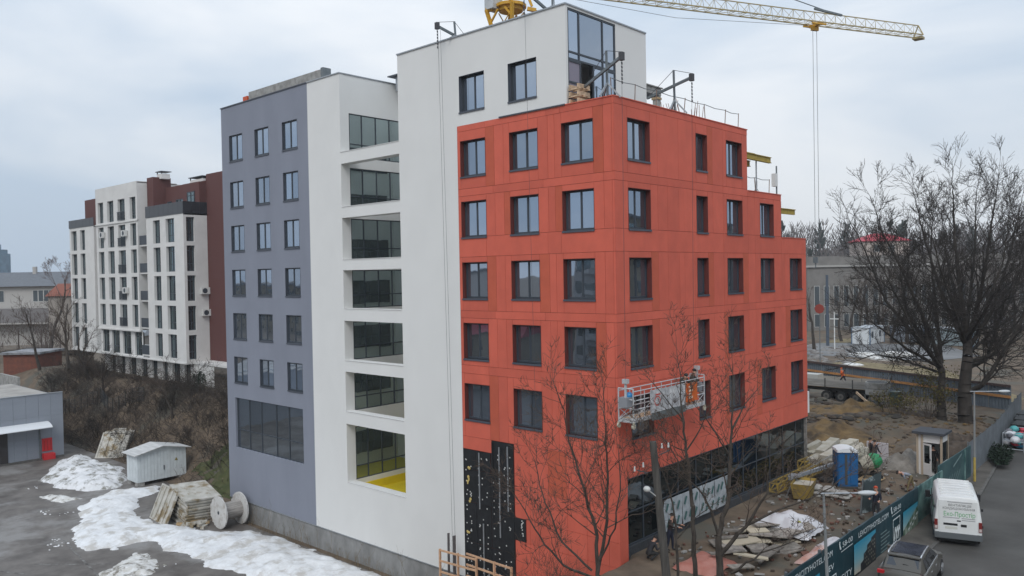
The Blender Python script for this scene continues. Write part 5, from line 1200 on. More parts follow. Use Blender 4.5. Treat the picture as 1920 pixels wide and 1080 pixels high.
# trees in front of the grey school
for i,(px,py,h,lab) in enumerate(((1578,640,11,'bare roadside tree nearest the red hotel, before the grey building'),(1611,643,12,'bare roadside tree left of the white cabin'),(1643,640,12,'bare roadside tree directly behind the white cabin'),(1672,645,12,'dark bare roadside tree right of the white cabin, behind the big tree'),(1527,655,12,'pale slender tree hugging the right edge of the red hotel'))):
    t=13.4*1515.71/(py-503); b=W(px,py,t); simple_tree('roadside_tree',lab,(b[0],b[1],ZS-.1),h,.32,50+i,group='bare trees before the grey school building')
for i,(px,py,h) in enumerate(((1700,648,15),(1740,650,16),(1790,650,15),(1850,655,16),(1900,650,15),(1625,628,14),(1595,626,15),(1660,630,15))):
    t=13.4*1515.71/(py-503); b=W(px,py,t); simple_tree('bare_tree',('bare tree on the lot behind the big tree left trunk','bare tree behind the two trunks of the big tree','bare tree on the lot right of the big tree trunk','bare tree on the lot above the lamp head','bare tree at the right picture edge behind the lot','bare tree growing behind the white cabin roof','bare tree by the tall dark post','bare tree behind the grey container')[i],(b[0],b[1],ZS-.1),h,.36,160+i,group='taller bare trees screening the grey building',kids=(7,10),spread=(20,55))
# left: bank trees and thicket
for i,(x,y,h,lab,sp_,m) in enumerate(((-88,8.5,9,'bare leaning tree in front of the left wing of the apartment block',(25,60),TWIG),(-99,10,13,'tall bare tree with fine twigs left of the apartment block',(20,50),TWIG),(-106,8.5,12,'dark bare tree in front of the brick outbuilding',(20,50),TWIG),
   (-79,7.0,7.5,'bare tree sweeping right across the lower apartment windows',(25,60),TWIG),(-49,8.2,6,'thin dark tree on the bank above the kiosk',(20,50),TWIG),(-60,6.5,5.5,'small bare tree midway up the bank',(25,60),TWIG))):
    simple_tree('bank_tree',lab,(x,y,terr(x,y)-.15),h,.16 if h<9 else .24,70+i,lean=((.35,-.2,1) if i in(0,3) else (rng.uniform(-.1,.1),rng.uniform(-.1,.1),1)),m=m,maxl=3,kids=(6,9),crown=.15,spread=sp_)
simple_tree('birch_tree','purple brown birch with hanging twigs beside the villa roof',(-128,17,-12.5),19,.35,91,m=TWIGP,maxl=4,kids=(6,8),crown=.35,droop=.12,up=.10,spread=(15,40))
simple_tree('birch_tree','second purple birch left of the apartment block behind the first',(-121,19,-12.5),15.5,.3,97,m=TWIGP,maxl=3,kids=(7,10),crown=.35,droop=.12,up=.10,spread=(15,40))
r_=random.Random(44); S=[]
for k in range(7500):
    x=r_.uniform(-98,-37.5); y=r_.uniform(2.0,10.5)
    if -53.5<x<-50 and y<4.2: continue
    if x>-51 and y<6.5 and r_.random()<.75: continue
    f=fbm(x*.22,y*.22)
    if f<.30: continue
    z=terr(x,y); h=r_.uniform(.6,3.0)*(f+.2); a=r_.uniform(0,6.283); d=nv((math.cos(a)*.7,math.sin(a)*.7,1)); p=(x,y,z-.05); rr=r_.uniform(.011,.024)
    for j in range(4):
        d=nv((d[0]+r_.gauss(0,.16),d[1]+r_.gauss(0,.16),d[2]-.18)); q=(p[0]+d[0]*h/4,p[1]+d[1]*h/4,p[2]+d[2]*h/4); S.append((p,q,rr,rr*.75,0)); rr*=.75
        if j>0 and r_.random()<.8:
            e_=nv((d[0]+r_.gauss(0,.6),d[1]+r_.gauss(0,.6),d[2]+r_.gauss(0,.4))); l=h*.35; S.append((q,(q[0]+e_[0]*l,q[1]+e_[1]*l,q[2]+e_[2]*l),rr,rr*.4,0))
        p=q
for k in range(70):
    x=r_.uniform(-96,-38);y=r_.uniform(3.5,10.2)
    if -54<x<-49.5 and y<5.2: continue
    z=terr(x,y)-.1
    for q in range(4): grow(S,r_,(x+r_.gauss(0,.3),y+r_.gauss(0,.3),z),nv((r_.gauss(0,.45),r_.gauss(0,.35),1)),r_.uniform(1.6,3.2),.035,0,2,.17,.0,(6,9),(25,65),.6,rmin=.014)
o=bpy.data.objects.new('thicket',segs_mesh('thicket',S,mat('grey_brown_brush',(.050,.040,.033),.95,var=.5,nscale=.35),3)); col.objects.link(o); tag(o,'tangled bare brushwood covering the bank','thicket',kind='stuff')
# small conifers by the apartment base
def conifer(name,label,base,h,w_,seed,m):
    r_=random.Random(seed); e=empty(name,base,label,'conifer'); b=MB(); b.tube((0,0,0),(0,0,h*.9),.06*h/2,.02,6); b.build('trunk',BARK,e,local=True); b=MB()
    for k in range(int(500*max(1,h/4))):
        t=r_.random()**.8; z=h*(.06+.94*t); rr=w_*(1-t)*math.sqrt(r_.random())+.03; a=r_.uniform(0,6.283); p=Vector((rr*math.cos(a),rr*math.sin(a),z)); u=Vector((math.cos(a),math.sin(a),r_.uniform(-.5,.2))).normalized()*h*.06; v=Vector((-math.sin(a),math.cos(a),r_.gauss(0,.4)))*h*.022; b.quad(p-v,p+u*.3-v,p+u,p+v)
    tag(b.build('foliage',m,e,local=True),kind='stuff'); return e
CON=mat('dark_conifer',(.022,.035,.022),.9,rand=.15)
for i,(px,py,h) in enumerate(((362,735,1.9),(378,735,1.8),(396,737,2.2),(413,737,2.0))):
    b=W(px,py,86); conifer('small_conifer','row of little dark conifers at the base of the apartment block' if False else ('first','second','third','fourth')[i]+' small conifer from the left along the apartment wall',(b[0],9.6,terr(b[0],9.6)),h,.45,i,CON)
# ------------------------------------------------------------------ far right: school, houses, cabins, forest
SCH=mat('grey_beige_render',(.20,.19,.178),.95,var=.12,nscale=.5)
sw=[]
for k in range(22):
    x=1.4+k*2.05
    sw.append((x,x+1.15,5.2,9.6))
    sw.append((x,x+1.15,.9,3.7))
sch=far_house('grey_school_building','long grey beige two storey building with tall windows behind bare trees','building',(-47.4,136.4,-13.2),48,16,13.6,SCH,mat('grey_parapet',(.36,.35,.33),.9),roof='flat',wins=sw,over=.2)
b=MB(); b.box(-.3,48.3,-.35,-.003,13.5,13.85); b.build('cornice',MATS['grey_parapet'],sch,local=True)
b=MB(); b.box(0,48,.3,15,13.9,15.8); b.build('attic_wall',SCH,sch,local=True)
PK=mat('raspberry_roof',(.38,.035,.055),.65)
far_house('pink_roof_house','house with bright raspberry red metal roof above the grey building','house',(-58.4,201.3,-3),13,9,10.4,mat('cream_wall',(.42,.36,.32),.9),PK,roof='hip',rh=2.3,wins=[(3.2,5.0,7.4,9.4),(7,8.8,7.4,9.4)],over=.6)
far_house('pale_house','pale distant house with grey roof right of the old tree','house',(-12,178,-12),12,9,12,mat('cream_wall',(.42,.36,.32),.9),GREYROOF,rh=3,wins=[(2,3.5,8,10),(6,7.5,8,10)])
def cabin(name,label,base,wd,dp,h,m):
    e=empty(name,(base[0],base[1],ZS),label,'cabin')
    b=MB(); b.box(base[0],base[0]+wd,base[1],base[1]+dp,ZS+.1,ZS+h); b.build('body',m,e)
    b=MB(); b.box(base[0]-.1,base[0]+wd+.1,base[1]-.1,base[1]+dp+.1,ZS+h,ZS+h+.12); b.build('roof',mat('cabin_roof',(.42,.45,.48),.7),e)
    for x,y in ((base[0],base[1]),(base[0]+wd,base[1]),(base[0]+wd,base[1]+dp)):
        b=MB(); b.box(x-.08,x+.08,y-.08,y+.08,ZS,ZS+h); b.build('corner_post',mat('cabin_blue_trim',(.10,.16,.24),.6),e)
    x=base[0]+wd
    for y0,y1,z0,z1,m2,nm in ((base[1]+.8,base[1]+1.6,ZS+1.2,ZS+2.3,ANTH,'window'),(base[1]+2.5,base[1]+3.5,ZS+.2,ZS+2.4,mat('cabin_door',(.5,.52,.53),.6),'door'),(base[1]+4.6,base[1]+5.4,ZS+1.2,ZS+2.3,ANTH,'window')):
        if y1<base[1]+dp: b=MB(); b.box(x+.01,x+.05,y0,y1,z0,z1); b.build(nm,m2,e)
    return e
cabin('site_cabin','white container cabin with blue corners on the far paved lot',(-30.4,114.2),3.1,7.2,2.9,mat('cabin_white',(.62,.64,.65),.6))
cabin('site_cabin','grey container standing behind the white cabin',(-26.5,122.5),5.5,3.0,2.8,mat('cabin_grey',(.27,.30,.34),.6))
cabin('site_cabin','longer grey green container at the right, seen through the big tree',(-19.5,119),7,3,2.9,mat('cabin_greygreen',(.20,.24,.25),.6))
def pole(name,label,px,py,top,r,m,cat='pole',extra=None):
    t=13.4*1515.71/(py-503); b=W(px,py,t); e=empty(name,(b[0],b[1],ZS),label,cat); q=MB(); q.tube((b[0],b[1],ZS),(b[0],b[1],ZS+top),r,r*.8,8); q.build('shaft',m,e)
    if extra: extra(e,b)
    return e
pole('tall_post','dark blue grey tall post in front of the grey building',1552,648,12.3,.28,mat('bluegrey_post',(.07,.09,.12),.6))
def wl(e,b):
    q=MB(); q.box(b[0]-.7,b[0]+.7,b[1]-.05,b[1]+.05,ZS+5.0,ZS+5.15); q.build('crossbar',SOFF,e)
pole('thin_post','thin white post left of the white cabin',1565,655,6.2,.10,SOFF,extra=wl)
def rs_(e,b):
    q=MB(); q.tube((b[0],b[1]-.1,ZS+8.3),(b[0],b[1],ZS+8.3),.62,n=8); q.build('sign_plate',mat('faded_red_sign',(.28,.05,.035),.6),e)
pole('red_round_sign','thin post carrying a red octagonal sign near the hotel edge',1538,700,9.3,.06,STEELD,cat='sign',extra=rs_)
fl=MB()
for px,py,s in ((1620,668,1.6),(1640,672,1.3),(1660,676,1.5),(1600,686,1.0),(1683,668,1.8)):
    t=13.4*1515.71/(py-503); b=W(px,py,t); fl.sphere((b[0],b[1],ZS+.1),s,9,5,sq=(1.5,1,.3))
tag(fl.build('snow_remains',SNOWD,smooth=True),'remains of grey snow on the far paved lot','snow',kind='stuff')
dm=MB()
for k in range(60):
    px=rng.uniform(1516,1600);py=rng.uniform(650,690); t=13.4*1515.71/(py-503); b=W(px,py,t); dm.sphere((b[0],b[1],ZS),rng.uniform(.2,.9),6,4,sq=(1.5,1,.5))
tag(dm.build('rubble',mat('dark_rubble',(.10,.085,.075),.95,c2=(.26,.25,.24),nscale=1)),'heaps of dark rubble and rags on the far lot beside the hotel','rubble',kind='stuff')
# far woods: several masses
def woods(name,label,cx,cy,along,across,n,hmin,hmax,seed,m,con=0.0,z0=ZS):
    r_=random.Random(seed); b=MB(); u=Vector((Rt.x,Rt.y,0)); v=Vector((-Rt.y,Rt.x,0))
    for k in range(n):
        p=Vector((cx,cy,z0))+u*r_.uniform(-along,along)+v*r_.uniform(-across,across); h=r_.uniform(hmin,hmax); c=r_.random()<con; w_=h*(.16 if c else .33)
        for j in range(150 if not c else 60):
            t=r_.random(); rr=w_*((1-t) if c else math.sin(math.pi*min(1,.12+t*.85)))*math.sqrt(r_.random()); a=r_.uniform(0,6.283); q=p+Vector((rr*math.cos(a),rr*math.sin(a),h*((.1 if c else .25)+(.9 if c else .75)*t)))
            d=Vector((math.cos(a)*.5,math.sin(a)*.5,1)).normalized()*h*r_.uniform(.05,.11); s=d.cross(Vector((r_.gauss(0,1),r_.gauss(0,1),.1))).normalized()*h*(.0055 if not c else .025)
            b.quad(q-s,q+s,q+d+s*.4,q+d-s*.4,1 if c else 0)
        b.bar(p,p+Vector((0,0,h*.7)),h*.022,h*.022)
    return tag(b.build(name,[m,mat('far_conifer',(.05,.062,.055),.9)]),label,'woodland',kind='stuff')
FW=mat('hazed_bare_wood',(.135,.118,.112),.95,var=.25,nscale=.05)  # wood colour paled, distance haze is put into the tone
woods('woodland','grey brown bare woodland on the skyline right of the hotel',-95,330,100,30,330,20,32,1,FW,.18)
woods('woodland','nearer bare trees around the raspberry roofed house',-45,230,45,18,60,12,19,2,FW,.05)
woods('woodland','bare trees and dark conifers behind the big tree at right',10,150,30,14,55,12,19,3,FW,.25)
woods('woodland','low distant woodland along the left horizon',-300,120,160,40,150,8,15,4,FW,.1,z0=-12)
woods('woodland','brown garden trees in front of the villa',-128,12,17,5,30,5,9,5,mat('near_brown_wood',(.11,.088,.078),.95),0,z0=-13)
hill=MB(); hs=[]
for k in range(41):
    a=-700+35*k; p=Vector((-180,420,0))+Vector((Rt.x,Rt.y,0))*a; hs.append((p, 4+7*fbm(k*.3,2.2)))
u=Vector((-Rt.y,Rt.x,0))
for (p,h),(q,g) in zip(hs,hs[1:]): hill.quad(p+Vector((0,0,ZS)),q+Vector((0,0,ZS)),q+u*60+Vector((0,0,g-4)),p+u*60+Vector((0,0,h-4))); hill.quad(p+u*60+Vector((0,0,h-4)),q+u*60+Vector((0,0,g-4)),q+u*400+Vector((0,0,ZS)),p+u*400+Vector((0,0,ZS)))
struct(hill.build('hills',mat('far_hill',(.10,.095,.09),.95,c2=(.14,.125,.115),nscale=.03),smooth=True))

# ------------------------------------------------------------------ street lamps, utility pole
def lamp(name,label,base,top,armdir,arml):
    e=empty(name,base,label,'street lamp','street lamps along the pavement'); bz=Vector(base); t=Vector((base[0]+top[0],base[1]+top[1],top[2]))
    b=MB(); b.tube(bz,t,.075,.045,10); b.build('post',mat('lamp_post_grey',(.21,.22,.22),.6,var=.1,nscale=2),e)
    b=MB(); b.tube(bz,bz.lerp(t,.28),.078,.072,10); b.build('post_base',mat('lamp_base_yellow',(.40,.29,.07),.7,var=.2,nscale=3) if 'yellow' in label else MATS['lamp_post_grey'],e)
    a=Vector(armdir).normalized(); q=t+a*arml+Vector((0,0,-.02)); b=MB(); b.tube(t-a*.25,q,.03,n=7); b.build('arm',GALV,e)
    b=MB(); m=Matrix.Translation(q+a*.33)@Matrix.Rotation(math.atan2(a.y,a.x),4,'Z'); c=MB(); c.sphere((0,0,0),.38,14,8,sq=(1,.4,.24))
    b.add([m@Vector(v) for v in c.v],c.f); b.build('lamp_head',mat('lamp_head_white',(.46,.48,.49),.4),e,smooth=True)
    b=MB(); c=MB(); c.sphere((0,0,-.05),.27,12,6,sq=(1,.4,.22)); b.add([m@Vector(v) for v in c.v],c.f); b.build('lens',mat('lamp_lens',(.4,.42,.42),.2),e,smooth=True)
lamp('street_lamp','grey street lamp by the hoarding with its head over the site',(9.65,.0,ZS),(-.15,0,-8.62),(.72,.69,0),1.35)
lamp('street_lamp','street lamp with yellow base beside the parked white van',(8.95,25.1,ZS),(.0,.1,-7.75),(.75,.66,0),1.5)
up=empty('utility_pole',(7.35,-7.5,ZS),'old wooden utility pole with white insulators before the glazed ground floor','utility pole')
pt=W(1224,828,27); pb=W(1250,1085,27); pv=(Vector(pb)-Vector(pt)).normalized(); pbase=Vector(pt)+pv*((Vector(pt).z-ZS)/-pv.z)
PW=mat('weathered_pole',(.070,.064,.057),.95,var=.3,nscale=3,stretch=(3,3,.4))
b=MB(); b.tube(pbase,pt,.165,.115,12); b.build('shaft',PW,up)
b=MB(); t_=Vector(pt); b.tube(t_+Rt*.2+Vector((0,0,-.45)),t_+Rt*.55+Vector((0,0,-.3)),.02,n=5); b.tube(t_-Rt*.2+Vector((0,0,-1.05)),t_-Rt*.55+Vector((0,0,-.95)),.02,n=5); b.build('bracket',CABLE,up)
for d,z in ((.3,-.22),(.52,-.2),(-.33,-.85),(-.62,-.98)):
    b=MB(); p=t_+Rt*d+Vector((0,0,z)); b.tube(p,p+Vector((0,0,.12)),.035,.025,8); b.sphere((p.x,p.y,p.z+.13),.03,8,5); b.build('insulator',mat('insulator_white',(.5,.5,.48),.4),up)
b=MB(); b.sphere(tuple(Vector(W(1213,917,26.7))),.10,10,7,sq=(1.3,1,1)); p=Vector(W(1213,917,26.7)); b.tube(p,t_+pv*1.9,.02,n=5); b.build('pole_lamp',mat('insulator_white',(.5,.5,.48),.4),up)
for k,(a,c) in enumerate(((t_+Rt*.52+Vector((0,0,-.03)),Vector((10,60,-6))),(t_-Rt*.62+Vector((0,0,-.8)),Vector((6,60,-7))))):
    pass
# ------------------------------------------------------------------ vehicles
def loft(sec,m,parent,name,smooth=35,cap=True):
    # sec: list of (y, [(x,z)...half profile bottom->top centre])
    b=MB(); rings=[]
    for y,pr in sec:
        ring=[(x,y,z) for x,z in pr]+[(-x,y,z) for x,z in reversed(pr) if abs(x)>1e-4]; rings.append(ring)
    n=len(rings[0]); vs=[p for r in rings for p in r]; fs=[]
    for j in range(len(rings)-1):
        for i in range(n): fs.append((j*n+i,j*n+(i+1)%n,(j+1)*n+(i+1)%n,(j+1)*n+i))
    if cap: fs.append(tuple(range(n-1,-1,-1))); fs.append(tuple((len(rings)-1)*n+i for i in range(n)))
    b.add(vs,fs); o=b.build(name,m,parent,smooth=smooth,local=True); return o
def wheel(parent,x,y,r,wd,alloy=True):
    b=MB(); b.tube((x-wd/2,y,r),(x+wd/2,y,r),r,n=22); t=b.build('wheel',RUBBER,parent,local=True)
    for sx in (-1,1):
        q=MB(); xx=x+sx*(wd/2+.004); q.tube((xx-.004,y,r),(xx+.004,y,r),r*.66,n=18); q.build('rim',mat('alloy_rim',(.3,.31,.32),.4,metal=.6),t,local=True)
        q=MB()
        for k in range(5):
            a=2*math.pi*k/5; q.bar((xx+sx*.008,y,r),(xx+sx*.008,y+math.cos(a)*r*.6,r+math.sin(a)*r*.6),.03,.09)
        q.build('spokes',mat('alloy_rim',(.3,.31,.32),.4,metal=.6) if alloy else ANTH,t,local=True)
    return t
# white van, local: +y forward, origin rear centre on the ground
hd=math.atan2(.30,.954)
van=empty('white_van',(11.25,11.85,ZS+.02),'white high roofed delivery van with green lettering parked askew by the hoarding','van',rz=hd)
VW=mat('van_white_paint',(.70,.71,.70),.35,var=.04,nscale=1.2,coat=.3,c2=(.60,.60,.57),ramp=(.4,.9))
def vp(w0,w1,w2,z0,zs,z1): return [(w0*.96,z0),(w0,z0+.12),(w1,zs),(w2+.03,z1-.14),(w2-.03,z1-.05),(w2-.16,z1),(w2*.5,z1+.03),(0,z1+.035)]
body=loft([(0.02,vp(.97,.97,.80,.42,1.2,2.22)),(.06,vp(1.0,1.0,.84,.38,1.2,2.30)),(.3,vp(1.01,1.0,.86,.36,1.2,2.33)),(3.5,vp(1.01,1.0,.86,.36,1.2,2.33)),(3.85,vp(1.0,.99,.82,.36,1.2,2.27)),(4.25,vp(.99,.98,.76,.36,1.2,1.95)),(4.7,vp(.97,.96,.72,.36,1.1,1.38)),(5.2,vp(.92,.9,.62,.36,.95,1.12)),(5.42,vp(.78,.76,.5,.42,.8,.9))],VW,van,'body',40)
b=MB()
for y in (.45,.95,1.45,1.95,2.45,2.95,3.4): b.box(-.72,.72,y,y+.06,2.34,2.385)
b.box(-.03,.03,-.0,.03,.55,2.2,0); b.build('roof_rib',VW,van,local=True)
b=MB(); b.box(-1.0,1.0,-.12,.1,.36,.62); b.box(-1.02,1.02,.1,.35,.36,.6); b.build('rear_bumper',mat('bumper_grey',(.10,.11,.115),.7),van,local=True)
for sx in (-1,1):
    b=MB(); b.box(sx*.93-.07,sx*.93+.07,-.02,.06,.75,1.22); b.build('tail_light',mat('tail_red',(.17,.018,.016),.35),van,local=True)
    b=MB(); b.box(sx*.93-.055,sx*.93+.055,-.03,-.018,.78,.92); b.build('reverse_light',mat('lens_pale',(.5,.42,.4),.3),van,local=True)
    b=MB(); b.quad(*[(sx*x,y,z) for x,y,z in ((.992,2.95,1.25),(.99,3.9,1.25),(.885,3.75,1.95),(.90,2.95,1.98))]); b.build('side_window',CARGLASS,van,local=True)
    b=MB(); b.box(sx*1.05-.02 if sx>0 else -1.26,sx*1.05+.02 if sx<0 else 1.26,3.75,3.95,1.28,1.62); b.bar((sx*.95,3.8,1.35),(sx*1.1,3.85,1.4),.08,.08); b.build('mirror',mat('mirror_black',(.02,.02,.022),.5),van,local=True)
    b=MB(); b.box(min(sx*1.0,sx*1.03),max(sx*1.0,sx*1.03),.5,4.1,.72,.84); b.build('side_moulding',MATS['bumper_grey'],van,local=True)
    for y in (.95,4.35): wheel(van,sx*.86,y,.34,.24,False)
    b=MB(); b.box(min(sx*.99,sx*1.022),max(sx*.99,sx*1.022),1.55,1.58,.6,2.0); b.box(min(sx*.99,sx*1.02),max(sx*.99,sx*1.02),2.86,2.89,.5,2.0); b.build('door_gap',MATS['mirror_black'],van,local=True)
b=MB(); b.box(-.9,.9,.1,5.0,.17,.42); b.build('underbody_shade',RUBBER,van,local=True)  # black box added to deepen the shade beneath the van
b=MB(); b.quad((-.74,4.28,1.93),(.74,4.28,1.93),(.70,4.72,1.40),(-.70,4.72,1.40)); b.build('windscreen',CARGLASS,van,local=True)
b=MB(); b.box(-.62,-.02,-.02,.04,.98,1.08); b.build('door_handle_trim',MATS['mirror_black'],van,local=True)
b=MB(); b.box(.12,.36,-.025,.04,.94,1.06); b.build('handle',MATS['mirror_black'],van,local=True)
b=MB(); b.box(-.05,.12,-.012,.04,1.18,1.24); b.build('high_latch',MATS['mirror_black'],van,local=True)
b=MB(); b.box(-.55,-.03,-.015,.04,.80,.92); b.build('number_plate',mat('plate_white',(.55,.55,.5),.5),van,local=True)
for sx in (-1,1):
    for z in (.95,1.75):
        b=MB(); b.box(sx*1.0-.05,sx*1.0+.05,.02,.09,z,z+.12); b.build('hinge',MATS['mirror_black'],van,local=True)
def vtext(t,x0,x1,z,size,m):
    b=MB(); sl=Vector((0,.0,1)); text_on(b,t,(x0,-.012+.0,z),(1,0,0),sl,size,width=x1-x0); tag(b.build('lettering',m,van,local=True),kind='stuff')
VG=mat('print_green',(.04,.33,.09),.5); VK=mat('print_dark',(.06,.06,.065),.5); VGR=mat('print_grey',(.3,.3,.31),.5)
b=MB(); b.box(-.80,.80,-.008,.03,.62,2.16); b.build('rear_door_panel',VW,van,local=True)
vtext('\u0415\u043a\u043e-\u041f\u0440\u043e\u0441\u0442\u0456\u0440',-.60,.72,1.42,.30,VG); vtext('\u0412\u0415\u041d\u0422\u0418\u041b\u042f\u0426\u0406\u042f',-.40,.55,1.90,.15,VK); vtext('\u041a\u041e\u041d\u0414\u0418\u0426\u0406\u041e\u041d\u0423\u0412\u0410\u041d\u041d\u042f',-.64,.70,1.74,.15,VK)
b=MB()
for x0,x1,z in ((-.45,.6,2.08),(-.64,.05,1.33),(.15,.72,1.33),(.15,.72,1.24)): b.quad((x0,-.013,z),(x1,-.013,z),(x1,-.013,z+.035),(x0,-.013,z+.035))
tag(b.build('small_print',VGR,van,local=True),kind='stuff')
b=MB(); b.quad((-1.02,2.1,1.3),(-1.02,1.0,1.3),(-.955,1.0,1.68),(-.955,2.1,1.68)); b.build('side_logo',mat('side_logo_green',(.25,.40,.30),.5),van,local=True)
# grey crossover, seen from behind
hd2=math.atan2(.10,.995)
car=empty('grey_car',(11.12,3.75,ZS+.02),'dark grey beige crossover car with glass roof and silver roof rails behind the van','car',rz=hd2)
CG=mat('car_grey_beige_paint',(.085,.080,.070),.38,metal=.15,coat=.35)
def cp(w0,w1,z0,zs,zt,wt): return [(w0*.92,z0),(w0,z0+.18),(w1,zs-.06),(w1-.04,zs),(wt+.02,zt-.05),(wt-.05,zt),(0,zt+.02)]
loft([(0.0,cp(.80,.78,.45,.80,.88,.62)),(.10,cp(.90,.88,.34,.92,.98,.70)),(.35,cp(.93,.92,.26,.98,1.06,.72)),(1.0,cp(.95,.93,.24,1.0,1.05,.74)),(3.0,cp(.95,.93,.24,.98,1.03,.74)),(3.7,cp(.93,.90,.26,.92,.98,.72)),(4.3,cp(.86,.83,.32,.78,.84,.6)),(4.5,cp(.7,.66,.42,.62,.68,.45))],CG,car,'body',45)
loft([(.22,[(.80,.98),(.70,1.05),(0,1.06)]),(.62,[(.82,.98),(.655,1.38),(0,1.41)]),(.95,[(.83,.98),(.64,1.47),(0,1.50)]),(2.45,[(.83,.98),(.62,1.47),(0,1.50)]),(2.75,[(.82,.98),(.64,1.38),(0,1.41)]),(3.45,[(.80,.98),(.70,1.0),(0,1.01)])],CG,car,'cabin',25)
b=MB(); b.quad((-.57,.98,1.506),(.57,.98,1.506),(.56,2.55,1.500),(-.56,2.55,1.500)); b.build('glass_roof',mat('roof_glass_blue',(.010,.012,.02),.12,spec=.5,c2=(.035,.04,.06),nscale=5),car,local=True)
b=MB(); b.quad((-.60,.34,1.155),(.60,.34,1.155),(.555,.66,1.425),(-.555,.66,1.425)); b.build('rear_window',CARGLASS,car,local=True)
b=MB(); b.quad((-.62,3.3,1.08),(.62,3.3,1.08),(.56,2.76,1.42),(-.56,2.76,1.42)); b.build('windscreen',CARGLASS,car,local=True)
b=MB(); b.box(-.82,.82,.15,4.2,.15,.32); b.build('underbody_shade',RUBBER,car,local=True)  # black box added to deepen the shade beneath the car
b=MB(); b.box(-.60,.60,.62,.86,1.455,1.50); b.build('roof_spoiler',CG,car,local=True)
for sx in (-1,1):
    b=MB()
    pts=[(sx*.61,.75,1.50),(sx*.625,.9,1.555),(sx*.62,1.6,1.575),(sx*.61,2.35,1.55),(sx*.60,2.5,1.49)]
    for a,c in zip(pts,pts[1:]): b.bar(a,c,.045,.04)
    b.build('roof_rail',mat('silver_rail',(.62,.63,.64),.25,metal=.7),car,local=True)
    for (y0,y1,t0,t1) in ((.72,1.30,.85,1.3),(1.36,2.15,1.36,2.15),(2.2,3.1,2.2,2.62)):
        b=MB(); q=[(sx*.838,y0,1.02),(sx*.838,y1,1.02),(sx*.675,t1,1.39),(sx*.675,t0,1.39)]; b.quad(*q); b.build('side_window',CARGLASS,car,local=True)
    b=MB(); b.bar((sx*.845,.6,1.005),(sx*.845,3.2,1.005),.02,.035); b.build('window_trim',MATS['silver_rail'],car,local=True)
    b=MB(); b.box(sx*.76-.14,sx*.76+.14,.015,.16,.84,.97); b.build('tail_light',mat('car_tail_red',(.42,.02,.025),.25),car,local=True)
    b=MB(); b.box(min(sx*.9,sx*1.08),max(sx*.9,sx*1.08),2.75,2.9,1.02,1.16); b.build('mirror',CG,car,local=True)
    for y in (.85,3.5): wheel(car,sx*.83,y,.35,.23)
    for y in (1.33,2.3):
        b=MB(); b.box(sx*.92-.035,sx*.92+.035,y-.2,y-.03,.86,.89); b.build('door_handle',MATS['silver_rail'],car,local=True)
b=MB(); b.box(-.30,.30,-.01,.05,.62,.74); b.build('number_plate',MATS['plate_white'],car,local=True)
b=MB(); b.box(-.86,.86,.0,.18,.26,.46); b.build('bumper_trim',MATS['bumper_grey'],car,local=True)
b=MB(); b.bar((0,.4,1.24),(.22,.42,1.22),.02,.02); b.build('rear_wiper',MATS['mirror_black'],car,local=True)
# flatbed truck trailer
tr=empty('flatbed_trailer',(-14,52,ZS),'long grey flatbed truck trailer with low sides and three axles','truck trailer')
TS=mat('trailer_side_grey',(.27,.265,.25),.8,c2=(.36,.35,.33),nscale=1.2,stretch=(.5,1,3)); TCH=mat('trailer_chassis',(.06,.06,.058),.8)
b=MB(); b.box(-24,-4.9,50.9,53.4,-12.0,-11.88); b.build('deck',WOOD,tr)
for k in range(7):
    x0=-24+2.73*k; b=MB(); b.box(x0+.03,x0+2.70,50.85,50.9,-11.95,-11.2)
    for z in (-11.75,-11.5): b.box(x0+.03,x0+2.70,50.82,50.85,z,z+.05)
    b.build('side_board',TS,tr); b=MB(); b.box(x0-.04,x0+.04,50.8,50.92,-12.1,-11.1); b.build('stake',TCH,tr)
    b=MB(); b.box(x0+.03,x0+2.70,53.4,53.45,-11.95,-11.2); b.build('side_board',TS,tr)
b=MB(); b.box(-4.9,-4.84,50.9,53.4,-11.95,-11.2); b.build('tail_board',TS,tr)
b=MB(); b.box(-24,-5.2,51.4,51.6,-12.4,-12.0); b.box(-24,-5.2,52.7,52.9,-12.4,-12.0); b.box(-5.3,-5.2,50.9,53.4,-12.6,-12.4); b.box(-14.5,-13.9,51,53.2,-12.8,-12.2); b.build('chassis',TCH,tr)
b=MB(); b.box(-20,-12,51.0,51.05,-12.75,-12.3); b.build('side_guard',MATS['bumper_grey'],tr)
for x in (-10.26,-8.82,-7.38):
    for y in (51.1,53.1):
        b=MB(); b.tube((x,y-.2,-12.87),(x,y+.2,-12.87),.53,n=22); wv=b.build('wheel',RUBBER,tr)
        b=MB(); b.tube((x,y-.22,-12.87),(x,y-.2,-12.87),.30,n=16); b.build('rim',mat('dusty_rim',(.12,.115,.105),.8),wv); b=MB(); b.tube((x,y-.25,-12.87),(x,y-.2,-12.87),.12,n=10); b.build('hub',MATS['trailer_chassis'],wv)
b=MB(); b.box(-16,-11.2,51.2,52.6,-11.88,-10.85); tag(b.build('white_crate',mat('pale_crate',(.45,.45,.42),.8)),'pale crate lying on the trailer bed next to the hotel edge','crate')
dr=empty('concrete_rings',(-4.7,49.6,ZS),'stacked concrete well rings on a metal frame in front of the trailer tail','concrete rings')
for z in (ZS+1.35,ZS+1.95):
    b=MB(); b.tube((-4.8,49.4,z),(-4.8,49.4,z+.55),1.05,n=26); r=b.build('ring',CONC,dr); q=MB(); q.tube((-4.8,49.4,z+.551),(-4.8,49.4,z+.56),.9,n=22); q.build('ring_hollow_shade',TCH,r)  # dark disc on each solid ring stands for its shaded hollow
b=MB()
for x in (-5.7,-4.8,-3.9):
    for y in (48.7,50.1): b.bar((x,y,ZS-.1),(x,y,ZS+1.35),.09,.09)
